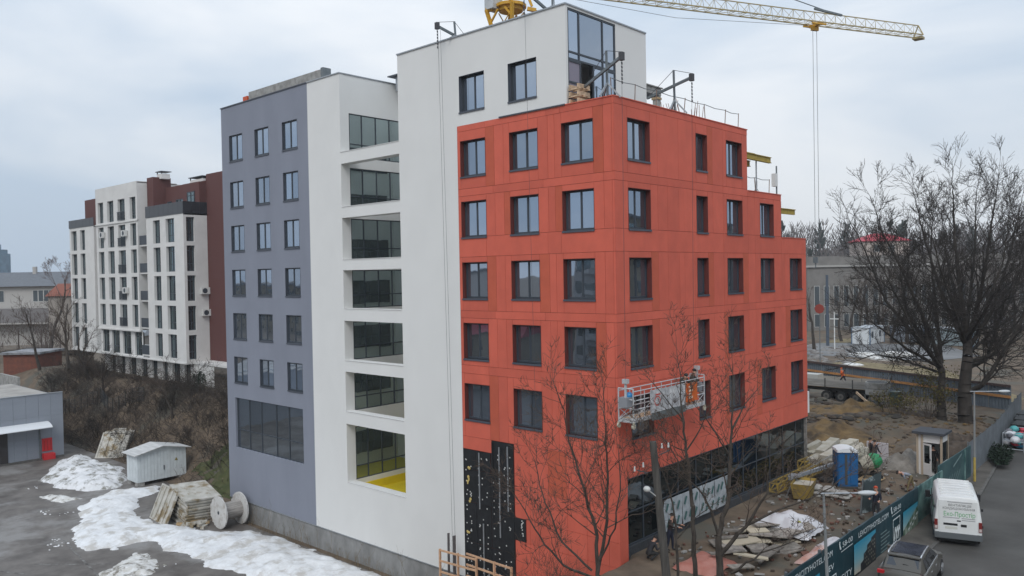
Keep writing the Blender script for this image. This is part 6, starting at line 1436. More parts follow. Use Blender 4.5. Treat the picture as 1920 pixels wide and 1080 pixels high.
for z in (ZS+.5,ZS+1.3):
    for y in (48.7,50.1): b.bar((-5.75,y,z),(-3.85,y,z),.09,.09)
b.build('stand',STEELD,dr)
b=MB(); b.box(-3.6,-2.8,49.2,50.2,ZS,ZS+1.7); tag(b.build('green_cabinet',mat('green_grey_box',(.07,.10,.085),.6)),'small grey green cabinet beside the stacked concrete rings','cabinet')
b=MB(); b.bar((-6.6,49,-12.0),(-4.6,47.5,ZS+.4),.12,.2); tag(b.build('timber_beam',WOODP),'single timber beam propped at the edge of the dug earth','beam')
# ------------------------------------------------------------------ site objects
wc=empty('portable_toilet',(3.1,19.6,ZS),'blue portable toilet with white rounded roof and dark strip drawn as a door gap','portable toilet',rz=R(35))
TB=mat('toilet_blue',(.012,.10,.26),.5,var=.12,nscale=2)
b=MB(); b.box(-.58,.58,-.58,.58,.1,2.2); b.build('body',TB,wc,local=True)
for sx in (-1,1):
    for k in range(4):
        b=MB(); b.box(sx*.60-.02,sx*.60+.02,-.5+.27*k,-.32+.27*k,.25,2.1); b.build('ribbed_panel',TB,wc,local=True)
for k in range(2):
    b=MB(); b.box(-.55+.72*k,-.20+.72*k-.02,-.63,-.58,.2,2.1); b.build('front_panel',TB,wc,local=True)
b=MB(); b.box(-.17,-.02,-.60,-.575,.2,2.05); b.build('door_gap_shade',TCH,wc,local=True)  # dark strip on the closed front, drawn as a shaded gap
loft([(-.68,[(.64,2.18),(.58,2.3),(.3,2.4),(0,2.43)]),(.68,[(.64,2.18),(.58,2.3),(.3,2.4),(0,2.43)])],mat('toilet_roof_white',(.66,.68,.69),.5),wc,'roof')
b=MB(); b.box(-.62,.62,-.62,.62,-.02,.1); b.build('base',TCH,wc,local=True)
mxr=empty('concrete_mixer',(3.75,22.0,ZS),'green and cream concrete mixer on a dark frame','concrete mixer',rz=R(40)); mxr.scale=(.82,.82,.82)
b=MB(); ax=Vector((.75,0,.25)).normalized(); c=Vector((0,0,1.35))
for a,r0,r1 in ((-.75,.34,.52),(-.35,.52,.62)): b.tube(c+ax*a,c+ax*(a+.4),r0,r1,20)
b.build('drum_rear',mat('mixer_cream',(.36,.34,.27),.7,var=.3,nscale=4),mxr,local=True)
b=MB(); b.tube(c+ax*.05,c+ax*.45,.62,.60,20); b.tube(c+ax*.45,c+ax*.85,.60,.36,20); b.build('drum_front',mat('mixer_green',(.02,.21,.08),.5),mxr,local=True)
b=MB()
for sx in (-.7,.7):
    for sy in (-.45,.45): b.bar((sx,sy,0),(sx*.4,sy,1.1),.07,.07)
b.bar((-.7,-.45,.3),(.7,-.45,.3),.06,.06); b.bar((-.7,.45,.3),(.7,.45,.3),.06,.06); b.build('frame',TCH,mxr,local=True)
for sy in (-.55,.55):
    b=MB(); b.tube((.5,sy-.06,.28),(.5,sy+.06,.28),.28,n=16); b.build('wheel',RUBBER,mxr,local=True)
b=MB(); b.box(-1.1,-.6,-.25,.25,.7,1.2); b.build('motor_box',TCH,mxr,local=True)
# guard hut
gh_=empty('guard_hut',(6.35,26.0,ZS),'narrow white guard hut with half open glazed door by the fence','guard hut')
GH=mat('hut_white_board',(.66,.655,.64),.7,var=.04,nscale=2); gx0,gx1,gy0,gy1=5.6,7.05,25.35,26.75; gz0,gz1=ZS-.1,-10.75
b=MB(); b.box(gx0,gx0+.06,gy0,gy1,gz0,gz1); b.box(gx0,gx1,gy1-.06,gy1,gz0,gz1); b.box(gx0,gx1,gy0,gy1,gz0,gz0+.15); b.box(gx0,gx1,gy0+.003,gy0+.06,gz1-.55,gz1); b.box(gx1-.06,gx1,gy0,gy1,gz0,gz0+1.0); b.box(gx1-.057,gx1-.003,gy0,gy1,gz1-.5,gz1); b.box(gx0+.06,gx0+.35,gy0+.002,gy0+.058,gz0,gz1-.55); b.build('wall',GH,gh_)
for x,y in ((gx0+.02,gy0),(gx1-.02,gy0),(gx1-.02,gy1),(gx0+.3,gy0-.01)):
    b=MB(); b.box(x-.06,x+.06,y-.06,y+.06,gz0,gz1); b.build('corner_board',mat('hut_beige_trim',(.40,.33,.25),.8),gh_)
b=MB(); b.box(gx0-.25,gx1+.2,gy0-.3,gy1+.2,gz1,gz1+.16); b.build('roof',mat('hut_dark_roof',(.055,.06,.07),.7),gh_)
b=MB(); b.box(gx1-.03,gx1-.02,gy0+.1,gy1-.1,gz0+1.0,gz1-.5); b.build('side_window',GLASSD,gh_)
b=MB(); b.box(gx1-.2,gx1-.1,gy0+.2,gy1-.2,gz0+.9,gz0+1.6); b.box(gx0+.1,gx0+.2,gy0+.1,gy1-.1,gz0+.1,gz1-.6); b.build('interior_fittings',TCH,gh_)
dl=empty('hut_door',(0,0,0),None,None); bpy.data.objects.remove(dl)
m4=Matrix.Translation((gx0+.36,gy0-.02,gz0+.15))@Matrix.Rotation(R(-28),4,'Z'); b=MB()
for a in ((0,.09,0,2.0),(.53,.62,0,2.0),(.09,.53,0,.75),(.09,.53,1.9,2.0)): b.box(a[0],a[1],-.03,.03,a[2],a[3],0,m4)
d=b.build('door',GH,gh_); b=MB(); b.box(.09,.53,-.01,.01,.75,1.9,0,m4); b.build('door_glass',GLASSD,d); b=MB(); b.box(.54,.6,-.09,-.03,.95,1.1,0,m4); b.build('handle',ANTH,d)
# pile of concrete piles / logs behind the toilet
lp=empty('concrete_pile_stack',(.2,27.5,ZS),'jumbled stack of long pale concrete piles behind the toilet','concrete piles')
PLM=mat('pale_concrete_pile',(.34,.31,.245),.9,c2=(.44,.415,.36),nscale=2,rand=.12,bump=.3,bscale=18)
for i,(px0,py0,px1,py1,z) in enumerate(((1522,868,1588,832,.9),(1545,862,1602,830,1.2),(1538,852,1566,828,1.3),(1518,855,1552,835,.7),(1560,872,1622,845,.9),(1572,862,1612,842,1.2),(1580,850,1620,838,.9),(1590,858,1625,848,.6),(1530,878,1570,856,.4),(1515,845,1540,832,1.0),(1600,868,1628,856,.3))):
    p0=PGz=None
    def onz(px,py,z): 
        d=F+R2*((px-960)/1515.71)-U2*((py-540)/1515.71); return CAM+d*(z/d.z)
    a=onz(px0,py0,ZS+z*.8+.3); c=onz(px1,py1,ZS+z*.8+.75); b=MB(); b.bar(a,c,.62,.55); b.build('pile',PLM,lp)
# site davit lying as a gantry beam
gb=empty('gantry_beam',(2.2,19,ZS),'long galvanised beam on trestles in front of the blue toilet','gantry beam')
A_=Vector((1.45,15.2,-12.35)); B_=Vector((3.05,21.9,-12.0)); b=MB(); b.bar(A_,B_,.16,.2); b.build('beam',GALV,gb)
b=MB(); p=A_.lerp(B_,.08)
for a in (0,2.1,4.2): b.bar(p,(p.x+.6*math.cos(a),p.y+.6*math.sin(a),ZS),.06,.06)
b.box(p.x-.3,p.x+.3,p.y-.3,p.y+.3,-12.3,-12.2); b.build('trestle',GALV,gb)
b=MB(); p=A_.lerp(B_,.72); b.bar((p.x,p.y,ZS+1.9),(p.x,p.y,ZS),.1,.1); b.bar((p.x,p.y,ZS+1.3),(p.x+.5,p.y-.5,ZS),.06,.06); b.bar((p.x,p.y,ZS+1.3),(p.x-.2,p.y-.7,ZS),.06,.06); b.bar((p.x,p.y,ZS+2.0),A_,.02,.02); b.build('post',GALV,gb)
# yellow skips / crane ladder frames
yf=empty('yellow_steel_frame',(1.6,16.5,ZS),'yellow lattice steel frame lying by the shopfront end','steel frame')
def latt(a,c,w_,nm):
    a=Vector(a);c=Vector(c); u=(c-a).normalized(); s=Vector((-u.y,u.x,0)).normalized()*w_; b=MB(); up_=Vector((0,0,w_))
    for o in (s*0,s,up_*1,s+up_): b.bar(a+o,c+o,.07,.07)
    n=max(2,int((c-a).length/.8))
    for k in range(n+1):
        p=a+(c-a)*k/n; b.bar(p,p+s,.06,.06); b.bar(p+up_,p+s+up_,.06,.06); b.bar(p,p+up_,.06,.06); b.bar(p+s,p+s+up_,.06,.06)
        if k<n: q=a+(c-a)*(k+1)/n; b.bar(p,q+up_,.05,.05); b.bar(p+s,q+s+up_,.05,.05)
    b.build(nm,mat('worn_yellow_steel',(.34,.23,.04),.7,c2=(.19,.14,.06),nscale=3),yf)
latt((1.0,14.6,ZS+.25),(1.4,20.5,ZS+.5),.5,'lattice'); latt((.6,19.5,ZS+.6),(1.6,24.2,ZS+1.0),.5,'lattice')
sk=empty('yellow_skip',(2.0,15.3,ZS),'battered yellow tub skip near the gantry trestle','skip'); b=MB()
q0=[(1.9,14.3),(3.0,14.6),(2.6,16.4),(1.5,16.1)]; q1=[(x+(x-2.25)*-.25,y+(y-15.3)*-.25) for x,y in q0]
for i in range(4):
    j=(i+1)%4; b.quad((q1[i][0],q1[i][1],ZS+.1),(q1[j][0],q1[j][1],ZS+.1),(q0[j][0],q0[j][1],ZS+1.0),(q0[i][0],q0[i][1],ZS+1.0))
b.quad(*[(x,y,ZS+.12) for x,y in q1]); b.build('tub',MATS['worn_yellow_steel'],sk)
b=MB(); b.quad(*[(x+(x-2.25)*-.08,y+(y-15.3)*-.08,ZS+.85) for x,y in q0]); b.build('fill',PLM,sk)
# sandbags pallet with tyre
sb=empty('sandbag_stack',(3.1,16.9,ZS),'low stack of pale filled sacks in front of the toilet','sacks')
for k in range(14):
    b=MB(); x=2.5+.55*(k%4)+rng.uniform(-.1,.1); y=16.4+.5*((k//4)%2)+rng.uniform(-.1,.1); b.sphere((x,y,ZS+.15+.25*(k//8)),.34,10,6,sq=(1,.75,.42)); b.build('sack',mat('sack_grey',(.33,.32,.30),.9,var=.25,nscale=4,rand=.12),sb,smooth=True)
b=MB()
for k in range(20):
    t=2*math.pi*k/20;t2=2*math.pi*(k+1)/20; b.tube((2.75+.32*math.cos(t),17.4+.32*math.sin(t),ZS+.75),(2.75+.32*math.cos(t2),17.4+.32*math.sin(t2),ZS+.75),.12,n=8,caps=False)
tag(b.build('tyre',RUBBER,smooth=True),'black tyre lying on the pale sacks','tyre')
# heaps, sheets, debris
def heap(name,label,c,rx,ry,h,m,seed,cat='heap',n=26):
    b=MB(); vs=[];fs=[]
    for j in range(n+1):
        for i in range(n+1):
            u=i/n*2-1;v=j/n*2-1; r=math.hypot(u,v); z=max(-.25,h*max(0,1-r**2.6)*(.1+1.6*fbm(u*2.4+seed,v*2.4)**1.2)+(fbm(u*6+seed,v*6)-.5)*h*.45*max(0,1.1-r)); vs.append((c[0]+u*rx,c[1]+v*ry,c[2]+z-.05))
    for j in range(n):
        for i in range(n): fs.append((j*(n+1)+i,j*(n+1)+i+1,(j+1)*(n+1)+i+1,(j+1)*(n+1)+i))
    b.add(vs,fs); return tag(b.build(name,m,smooth=60),label,cat)
SAND=mat('grey_sand',(.15,.135,.115),.95,c2=(.24,.22,.195),nscale=2.2,bump=.7,bscale=6); SOIL=mat('dark_soil',(.045,.034,.026),.95,c2=(.095,.072,.055),nscale=2,bump=.9,bscale=5); CLAY=mat('ochre_clay',(.058,.041,.026),.95,c2=(.20,.13,.058),nscale=.8,bump=.8,bscale=4)
heap('sand_heap','grey sand heap right of the green mixer',(4.4,27.3,ZS),1.7,2.4,.95,SAND,1); heap('soil_heap','dark soil heap behind the guard hut at the old tree',(6.0,33.5,ZS),2.0,3.6,1.5,SOIL,2); heap('soil_heap','brown soil mound left of the guard hut',(3.9,33.0,ZS),2.3,3,1.0,EARTH,5)
heap('clay_bank','ochre clay bank cut below the trailer at the hotel edge',(-4.0,40.8,ZS),5.6,5.0,1.9,CLAY,3,n=56); heap('clay_bank','darker clay bank with slabs below the concrete rings',(-1.0,44.0,ZS),4.0,4.0,1.2,SOIL,8); heap('clay_bank','low ochre clay ridge beside the stacked piles',(-3.0,33.8,ZS),3.6,3.0,1.0,CLAY,6)
b=MB()
for k in range(9): b.box(0,0,0,0,0,0) if False else None
dp=empty('plank_pile',(4.2,5.2,ZS),'messy heap of boards, ply and insulation offcuts below the film covered glazing','debris')
BRD=mat('grey_weathered_board',(.22,.20,.175),.9,var=.3,nscale=4,rand=.35,stretch=(1,1,1))
for k in range(34):
    l=rng.uniform(.9,2.4);w_=rng.uniform(.25,.9); a=.9+rng.gauss(0,.35); m=Matrix.Translation((4.2+rng.gauss(0,.75),5.4+rng.gauss(0,1.6),ZS+.12+.05*(k//3)))@Matrix.Rotation(a,4,'Z')@Matrix.Rotation(rng.gauss(0,.10),4,'Y')@Matrix.Rotation(rng.gauss(0,.08),4,'X')
    b=MB(); b.box(-l/2,l/2,-w_/2,w_/2,-.03,.03,0,m); b.build('board',BRD if k%4 else mat('cream_board',(.42,.37,.28),.9,rand=.1),dp)
def tarp(name,label,c,rx,ry,h,m,seed,cat='tarpaulin'):
    b=MB(); n=16; vs=[];fs=[]
    for j in range(n+1):
        for i in range(n+1):
            u=i/n*2-1;v=j/n*2-1; r=max(abs(u),abs(v)); z=h*(1-r**3)*(.5+1.0*fbm(u*2+seed,v*2))+.25*h*(fbm(u*5+seed,v*5)); x=c[0]+u*rx*(1+.25*(fbm(v*2+seed,3)-.5)); y=c[1]+v*ry*(1+.3*(fbm(u*2,seed)-.5)); vs.append((x,y,c[2]+max(.02,z)))
    for j in range(n):
        for i in range(n): fs.append((j*(n+1)+i,j*(n+1)+i+1,(j+1)*(n+1)+i+1,(j+1)*(n+1)+i))
    b.add(vs,fs); return tag(b.build(name,m,smooth=25),label,cat)
WT=mat('white_film',(.58,.58,.60),.45,c2=(.48,.48,.50),nscale=2); RT_=mat('pinkish_film',(.46,.24,.19),.6,c2=(.52,.42,.39),nscale=2.5)
tarp('white_tarpaulin','crumpled white plastic sheet on the board heap',(4.3,8.6,ZS+.2),1.5,1.2,.7,WT,1); tarp('white_tarpaulin','white plastic bags at the foot of the street lamp',(7.2,7.5,ZS),.9,1.2,.5,WT,4); tarp('pink_film','salmon coloured plastic film heap beside the hoarding',(7.3,5.9,ZS),1.0,1.3,.45,RT_,7); tarp('pink_film','large salmon film sheet spread between trees and glazing',(3.3,1.9,ZS),1.0,1.2,.35,mat('salmon_film',(.36,.13,.095),.6,c2=(.42,.19,.15),nscale=1.5),9)
b=MB(); b.sphere((5.0,8.2,ZS+.35),.4,12,8,sq=(1,.8,1)); b.sphere((5.0,8.2,ZS+.78),.13,8,5); tag(b.build('yellow_sack',mat('yellow_green_sack',(.42,.40,.05),.6,var=.2,nscale=3),smooth=True),'single yellow green sack beside the white plastic sheet','sack')
lit=MB()
for k in range(620):
    x=rng.uniform(.8,8.3);y=rng.uniform(1,30); s=rng.uniform(.03,.13)*(1 if k%9 else 1.8); m=Matrix.Translation((x,y,terr(x,y)+.05))@Matrix.Rotation(rng.uniform(0,3.1),4,'Z')@Matrix.Rotation(rng.gauss(0,.3),4,'X'); lit.box(-s,s,-s*.6,s*.6,-.03,.05,k%4,m)
tag(lit.build('litter',[mat('grey_chips',(.17,.16,.145),.9),SOIL,mat('brick_bits',(.13,.06,.042),.9),mat('dusty_paper',(.33,.32,.30),.8)]),'scattered building litter and brick bits over the muddy site','litter',kind='stuff')
pl_=empty('pallet_lid',(3.9,24.2,ZS),'flat timber pallet lid lying in front of the concrete mixer','pallet'); b=MB()
for k in range(5):
    b=MB(); b.box(3.3+.26*k,3.52+.26*k,20.9,22.4,ZS+.1,ZS+.16); b.build('board',WOOD,pl_)
ad=empty('leaning_sign_board',(6.5,14.4,ZS),'loose printed board leaning on a post inside the hoarding','board'); b=MB(); b.quad((6.15,13.7,ZS+.2),(6.6,15.0,ZS+.2),(6.75,15.0,ZS+2.3),(6.3,13.7,ZS+2.0)); b.quad((6.1,13.72,ZS+.2),(6.25,13.72,ZS+2.0),(6.7,15.02,ZS+2.3),(6.55,15.02,ZS+.2)); b.build('panel',mat('board_print',(.06,.08,.085),.6,c2=(.40,.47,.48),nscale=.9,ramp=(.48,.56)),ad)
b=MB(); b.bar((6.1,13.6,ZS),(6.25,13.6,ZS+2.1),.07,.07); b.build('post',STEELD,ad)
# rubbish trolleys at the far end of the pavement
tc_=empty('rubbish_container',(8.9,37.5,ZS),'rubbish cage filled with coloured bags beside the sheet fence','rubbish cage')
b=MB()
for x in (8.3,9.6):
    for y in (36.0,39.0): b.tube((x,y,ZS),(x,y,ZS+1.3),.04,n=6)
for z in (.2,.75,1.3):
    b.tube((8.3,36,ZS+z),(9.6,36,ZS+z),.03,n=5); b.tube((8.3,39,ZS+z),(9.6,39,ZS+z),.03,n=5); b.tube((8.3,36,ZS+z),(8.3,39,ZS+z),.03,n=5); b.tube((9.6,36,ZS+z),(9.6,39,ZS+z),.03,n=5)
b.build('cage',GALV,tc_)
for k in range(26):
    b=MB(); x=rng.uniform(8.4,9.5);y=rng.uniform(36.2,38.8); b.sphere((x,y,ZS+.3+rng.uniform(0,1.1)),rng.uniform(.2,.36),8,6,sq=(1,1.2,.8)); b.build('rubbish_bag',[mat('bag_white',(.6,.6,.62),.5),mat('bag_blue',(.05,.25,.42),.5),mat('bag_teal',(.08,.33,.34),.5),mat('bag_red',(.42,.03,.05),.5),mat('bag_grey',(.15,.15,.17),.6)][k%5],tc_,smooth=True)
for i,(x,y) in enumerate(((8.9,41.0),(8.6,43.6),(8.3,46.2))):
    e=empty('waste_container',(x,y,ZS),('nearest','middle','farthest')[i]+' of the dark open rubbish containers along the fence','container',group='dark rubbish containers along the fence')
    b=MB(); b.box(x-.75,x+.75,y-1.0,y+1.0,ZS+.2,ZS+1.25); b.build('body',mat('container_black',(.018,.019,.02),.6),e)
    b=MB(); b.box(x-.85,x+.85,y-1.1,y+1.1,ZS+1.25,ZS+1.33); b.build('lid',MATS['container_black'],e)
    b=MB(); b.tube((x+.95,y-1.0,ZS+1.4),(x+.95,y+1.0,ZS+1.4),.03,n=5); b.tube((x+.95,y-1.0,ZS+1.4),(x+.5,y-1.1,ZS+1.2),.03,n=5); b.tube((x+.95,y+1.0,ZS+1.4),(x+.5,y+1.1,ZS+1.2),.03,n=5); b.build('handle_bar',GALV,e)
# discarded fir tree on the pavement
r_=random.Random(8); fr=empty('discarded_fir_tree',(9.1,31.5,ZS+.1),'discarded dark green fir tree lying on the pavement','fir tree'); b=MB(); b.tube((8.5,33.2,ZS+.3),(9.5,29.8,ZS+.35),.06,.02,6); b.build('trunk',BARK,fr); b=MB(); a0=Vector((8.5,33.4,ZS+.3));a1=Vector((9.5,29.6,ZS+.35))
for k in range(1500):
    t=r_.random(); p=a0.lerp(a1,t); rr=.95*(1-t*.75)*math.sqrt(r_.random()); an_=r_.uniform(0,6.283); d=Vector((math.cos(an_)*.95,.3*math.cos(an_)+.2,abs(math.sin(an_))*.75)); q=p+d*rr; u=(d+(a1-a0).normalized()*.7+Vector((r_.gauss(0,.3),r_.gauss(0,.3),r_.gauss(0,.2)))).normalized()*.20; v=u.cross(Vector((r_.gauss(0,1),r_.gauss(0,1),1))).normalized()*.035; b.quad(q-v,q+u*.5-v*1.6,q+u,q+v)
tag(b.build('foliage',mat('fir_green',(.018,.034,.02),.9,rand=.1,var=.4,nscale=3),fr),kind='stuff')
# timber guard rail at the foot of the tower
gr=empty('timber_guard_rail',(-10.8,-1.3,-16.8),'orange primed guard frame at the foot of the white wall beside the black insulation','guard frame')
GRM=mat('primed_frame_orange',(.55,.34,.21),.8,var=.15,nscale=3)
ptsg=[(-10.95,-1.35),(-8.4,-1.1),(-5.9,-1.1)]
for x,y in ptsg+[(-9.7,-1.2),(-7.1,-1.1)]:
    b=MB(); z1=-14.85 if x<-8.3 else -14.75; b.bar((x,y,-17),(x,y,z1),.10,.10); b.build('post',GRM,gr)
for z in (-14.92,-15.5,-16.1):
    b=MB(); b.bar((ptsg[0][0],ptsg[0][1],z),(ptsg[1][0],ptsg[1][1],z-.02),.07,.09); b.bar((-9.2,-1.05,z+.12),(ptsg[2][0],ptsg[2][1],z+.1),.07,.09); b.build('rail',GRM,gr)
b=MB(); b.bar((-10.75,-.9,-16.5),(-10.95,-.7,-14.15),.14,.05); b.bar((-10.3,-.9,-16.5),(-10.5,-.7,-14.2),.2,.06); b.build('leaning_plank',mat('dark_leaning_board',(.14,.13,.13),.8),gr)
# dry weeds along the plinth
r_=random.Random(3); S=[]
for k in range(170):
    x=r_.uniform(-36,-11); y=-.1-r_.random()*.7; z=ZY+(-17.1-ZY)*sstep(-14,-9,x); grow(S,r_,(x,y,z),nv((r_.gauss(0,.2),r_.gauss(0,.2),1)),r_.uniform(.3,.9) if k%9 else r_.uniform(1.5,2.4),.012,0,1,.08,.05,(2,4),(15,45),.4,rmin=.006)
o=bpy.data.objects.new('dry_weeds',segs_mesh('dry_weeds',S,mat('dry_weed',(.20,.15,.09),.95),3)); col.objects.link(o); tag(o,'dry weed stalks along the concrete plinth','weeds',kind='stuff')
# ------------------------------------------------------------------ people
SKIN=mat('skin',(.48,.27,.19),.6); HAIRD=mat('dark_hair',(.02,.016,.013),.8)
def person(label,loc,rz,h=1.85,lean=0.0,bend=0.0,stride=.1,arms=((.15,-.05),(.15,-.05)),top=(.02,.022,.028),legs=(.025,.027,.035),hat=None,vest=None,squat=0.0,headpitch=0.0,shoe=(.02,.02,.02)):
    e=empty('person',loc,label,'person',rz=rz); k=h/1.8
    hip=.93-squat*.55; V=[];E_=[];Rr=[];K=[]
    def v(p,r,kind,par=None):
        V.append((p[0]*k,p[1]*k,p[2]*k)); Rr.append(r*k); K.append(kind)
        if par is not None: E_.append((par,len(V)-1))
        return len(V)-1
    def rot(p): # torso rotation about hip, forward = -y
        y,z=p[1],p[2]-hip; a=lean; return (p[0],y*math.cos(a)-z*math.sin(a),hip+y*math.sin(a)+z*math.cos(a))
    pel=v((0,0,hip),.145,'l'); wa=v(rot((0,0,hip+.17)),.135,'t',pel); ch=v(rot((0,0,hip+.37)),.165,'t',wa); nk=v(rot((0,0,hip+.53)),.065,'s',ch); hz=v(rot((0,-.015,hip+.62)),.085,'h',nk); ht=v(rot((0,-.02,hip+.74)),.085,'h',hz)
    hands=[]
    for s,(af,ab) in zip((-1,1),arms):
        sh_=v(rot((s*.19,0,hip+.45)),.075,'t',ch); el=rot((s*.25,-.28*math.sin(af),hip+.45-.28*math.cos(af))); ei=v(el,.052,'t',sh_); a2=af+ab; hd_=(el[0]-s*.03,el[1]-.25*math.sin(a2+lean),el[2]-.25*math.cos(a2+lean)); hi=v(hd_,.036,'t',ei); dv=Vector(hd_)-Vector(el); dv.normalize(); pm=Vector(hd_)+dv*.09; v(tuple(pm),.04,'s',hi); hands.append((pm,dv,s))
    for s in (-1,1):
        st=stride*s
        if squat>0: kn=(s*.16,-.38*squat-.1,hip*.75); ft=(s*.14,.0,.07)
        else: kn=(s*.11,-st*.5-.03,hip*.52); ft=(s*.11,-st+.02,.07)
        hj=v((s*.10,0,hip-.06),.10,'l',pel); ki=v(kn,.068,'l',hj); an_=v(ft,.048,'l',ki); v((ft[0],ft[1]-.16,.045),.045,'b',an_)
    me=bpy.data.meshes.new('body'); me.from_pydata(V,E_,[]); o=bpy.data.objects.new('body',me); col.objects.link(o)
    sk_=o.modifiers.new('s','SKIN'); o.modifiers.new('u','SUBSURF').levels=1
    for i,sv in enumerate(me.skin_vertices[0].data): sv.radius=(Rr[i],Rr[i]*(.78 if K[i] in 'tl' and Rr[i]>.12*k else 1)); sv.use_root=(i==0)
    dg=bpy.context.evaluated_depsgraph_get(); nm=bpy.data.meshes.new_from_object(o.evaluated_get(dg)); bpy.data.objects.remove(o); bpy.data.meshes.remove(me)
    nm.name='body'; nm.materials.clear()
    for m in (mat('cloth_%02d_%02d_%02d'%tuple(int(c*99) for c in top),top,.85,var=.2,nscale=6),mat('cloth_%02d_%02d_%02d'%tuple(int(c*99) for c in legs),legs,.85,var=.2,nscale=6),SKIN,mat('shoe_dark',shoe,.7)): nm.materials.append(m)
    idx={'t':0,'l':1,'s':2,'h':2,'b':3}; Vv=[Vector(p) for p in V]
    segs=[(Vv[a],Vv[b],K[b]) for a,b in E_]
    for p in nm.polygons:
        c=p.center; best=min(range(len(segs)),key=lambda i:(c-(segs[i][0]+(segs[i][1]-segs[i][0])*max(0,min(1,(c-segs[i][0]).dot(segs[i][1]-segs[i][0])/((segs[i][1]-segs[i][0]).length_squared+1e-9))))).length); p.material_index=idx[segs[best][2]]
    nm.shade_smooth(); o=bpy.data.objects.new('body',nm); col.objects.link(o); o.parent=e
    # fingers
    b=MB()
    for pm,dv,s in hands:
        P=Vector(pm)*k; sd=dv.cross(Vector((0,1,0)) if abs(dv.y)<.9 else Vector((0,0,1))).normalized(); cu=dv.cross(sd)
        for q,l in enumerate((.07,.085,.08,.06)):
            a=P+sd*(.027-.018*q)*k; m1=a+(dv*l*.6+cu*.01)*k; b.tube(a,m1,.010*k,.009*k,5); b.tube(m1,m1+(dv*l*.3+cu*.035)*k,.009*k,.007*k,5)
        b.tube(P+sd*.03*k,P+(sd*.07+dv*.03)*k,.012*k,.009*k,5)
    b.build('fingers',SKIN,e,local=True)
    hc=(Vv[4]+Vv[5])*.5; up_=(Vv[5]-Vv[4]).normalized(); fw=Vector((0,-1,0)); fw=(fw-up_*fw.dot(up_)).normalized(); rt=fw.cross(up_)
    b=MB(); b.tube(hc+fw*.095*k+up_*.01*k,hc+fw*.125*k-up_*.02*k,.012*k,.018*k,6); b.build('nose',SKIN,e,local=True)
    b=MB()
    for s in (-1,1): b.sphere(tuple(hc+rt*s*.035*k+fw*.09*k+up_*.02*k),.012*k,6,4)
    b.build('eyes',HAIRD,e,local=True)
    b=MB(); b.box(0,0,0,0,0,0) if False else b.tube(hc+rt*.025*k+fw*.088*k-up_*.055*k,hc-rt*.025*k+fw*.088*k-up_*.055*k,.007*k,n=5); b.build('mouth',mat('lip',(.3,.12,.1),.6),e,local=True)
    b=MB()
    for s in (-1,1): b.sphere(tuple(hc+rt*s*.092*k),.022*k,6,4,sq=(.5,1,1.3))
    b.build('ears',SKIN,e,local=True)
    b=MB(); c=hc+up_*.035*k-fw*.012*k; n_=14
    vs=[];fs=[]
    for j in range(6):
        ph=j/5*1.75
        for i in range(n_): t=2*math.pi*i/n_; d=up_*math.cos(ph)+(rt*math.cos(t)+fw*math.sin(t)*1.05)*math.sin(ph); vs.append(c+d*.108*k if not (math.sin(t)>.3 and ph>1.3) else c+d*.09*k+up_*.02*k)
    for j in range(5):
        for i in range(n_): fs.append((j*n_+i,(j+1)*n_+i,(j+1)*n_+(i+1)%n_,j*n_+(i+1)%n_))
    b.add(vs,fs); b.build('cap' if hat else 'hair',mat('hat_%02d_%02d_%02d'%tuple(int(c*99) for c in hat),hat,.7) if hat else HAIRD,e,smooth=True,local=True)
    return e
def face(px,py): return 0
toc=math.atan2(CAM.x-2.5,-(CAM.y-25))
person('person in dark navy jacket and jeans standing by the green mixer',(2.95,25.3,ZS),R(150),1.95,arms=((.3,.5),(.25,.4)),top=(.012,.015,.028),legs=(.02,.03,.055))
person('person in black clothes half hidden behind the navy jacket worker',(2.5,25.8,ZS),R(120),1.95,arms=((.9,1.4),(.2,.3)),top=(.016,.015,.016),legs=(.03,.03,.034))
b=MB(); b.box(1.9,3.3,26.9,27.0,ZS,ZS+1.4); tag(b.build('white_sheet_board',mat('pinkish_white_board',(.50,.47,.49),.7)),'pale board standing behind the two workers','board')
person('person in grey top bending to the ground beside the hoarding',(6.6,20.6,ZS),R(-60),1.9,lean=1.35,stride=.25,arms=((1.2,.2),(1.1,.3)),top=(.22,.24,.28),legs=(.20,.16,.085))
person('person in black with orange red hat just behind the hoarding',(6.9,13.6,ZS),R(10),1.9,arms=((.6,1.1),(.5,1.0)),top=(.02,.02,.024),legs=(.03,.03,.035),hat=(.45,.07,.03))
person('person in orange work jacket and helmet stepping along the trailer bed',(-8.95,52.0,-11.86),R(-100),1.9,lean=.25,stride=.4,arms=((.5,.8),(-.4,.5)),top=(.75,.13,.02),legs=(.03,.03,.05),hat=(.75,.12,.02))
person('guard in dark uniform standing in the hut doorway',(6.4,25.85,ZS+.05),R(20),1.9,arms=((.2,.6),(.2,.6)),top=(.012,.013,.016),legs=(.014,.014,.018))
person('person in dark hooded jacket bending at the far end of the platform',(.75,4.35,ZF),R(70),1.8,lean=.55,arms=((.9,.5),(.8,.6)),top=(.035,.033,.03),legs=(.03,.03,.03),hat=(.03,.028,.026))
person('person in black cap leaning on the platform rail at its right end',(.78,5.15,ZF),R(110),1.85,lean=.3,arms=((.8,.7),(.9,.4)),top=(.045,.042,.036),legs=(.03,.03,.035),hat=(.012,.012,.014))
person('person in dark work clothes standing at the glazed corner behind the pole',(1.0,2.7,ZS),R(100),1.9,lean=.15,arms=((.9,.6),(.7,.9)),top=(.03,.022,.02),legs=(.018,.022,.04))
person('person in dark clothes crouching at the red corner base',(.95,.9,ZS+.02),R(160),1.8,lean=.6,squat=1.0,arms=((.8,.6),(.8,.6)),top=(.03,.03,.035),legs=(.025,.025,.03))

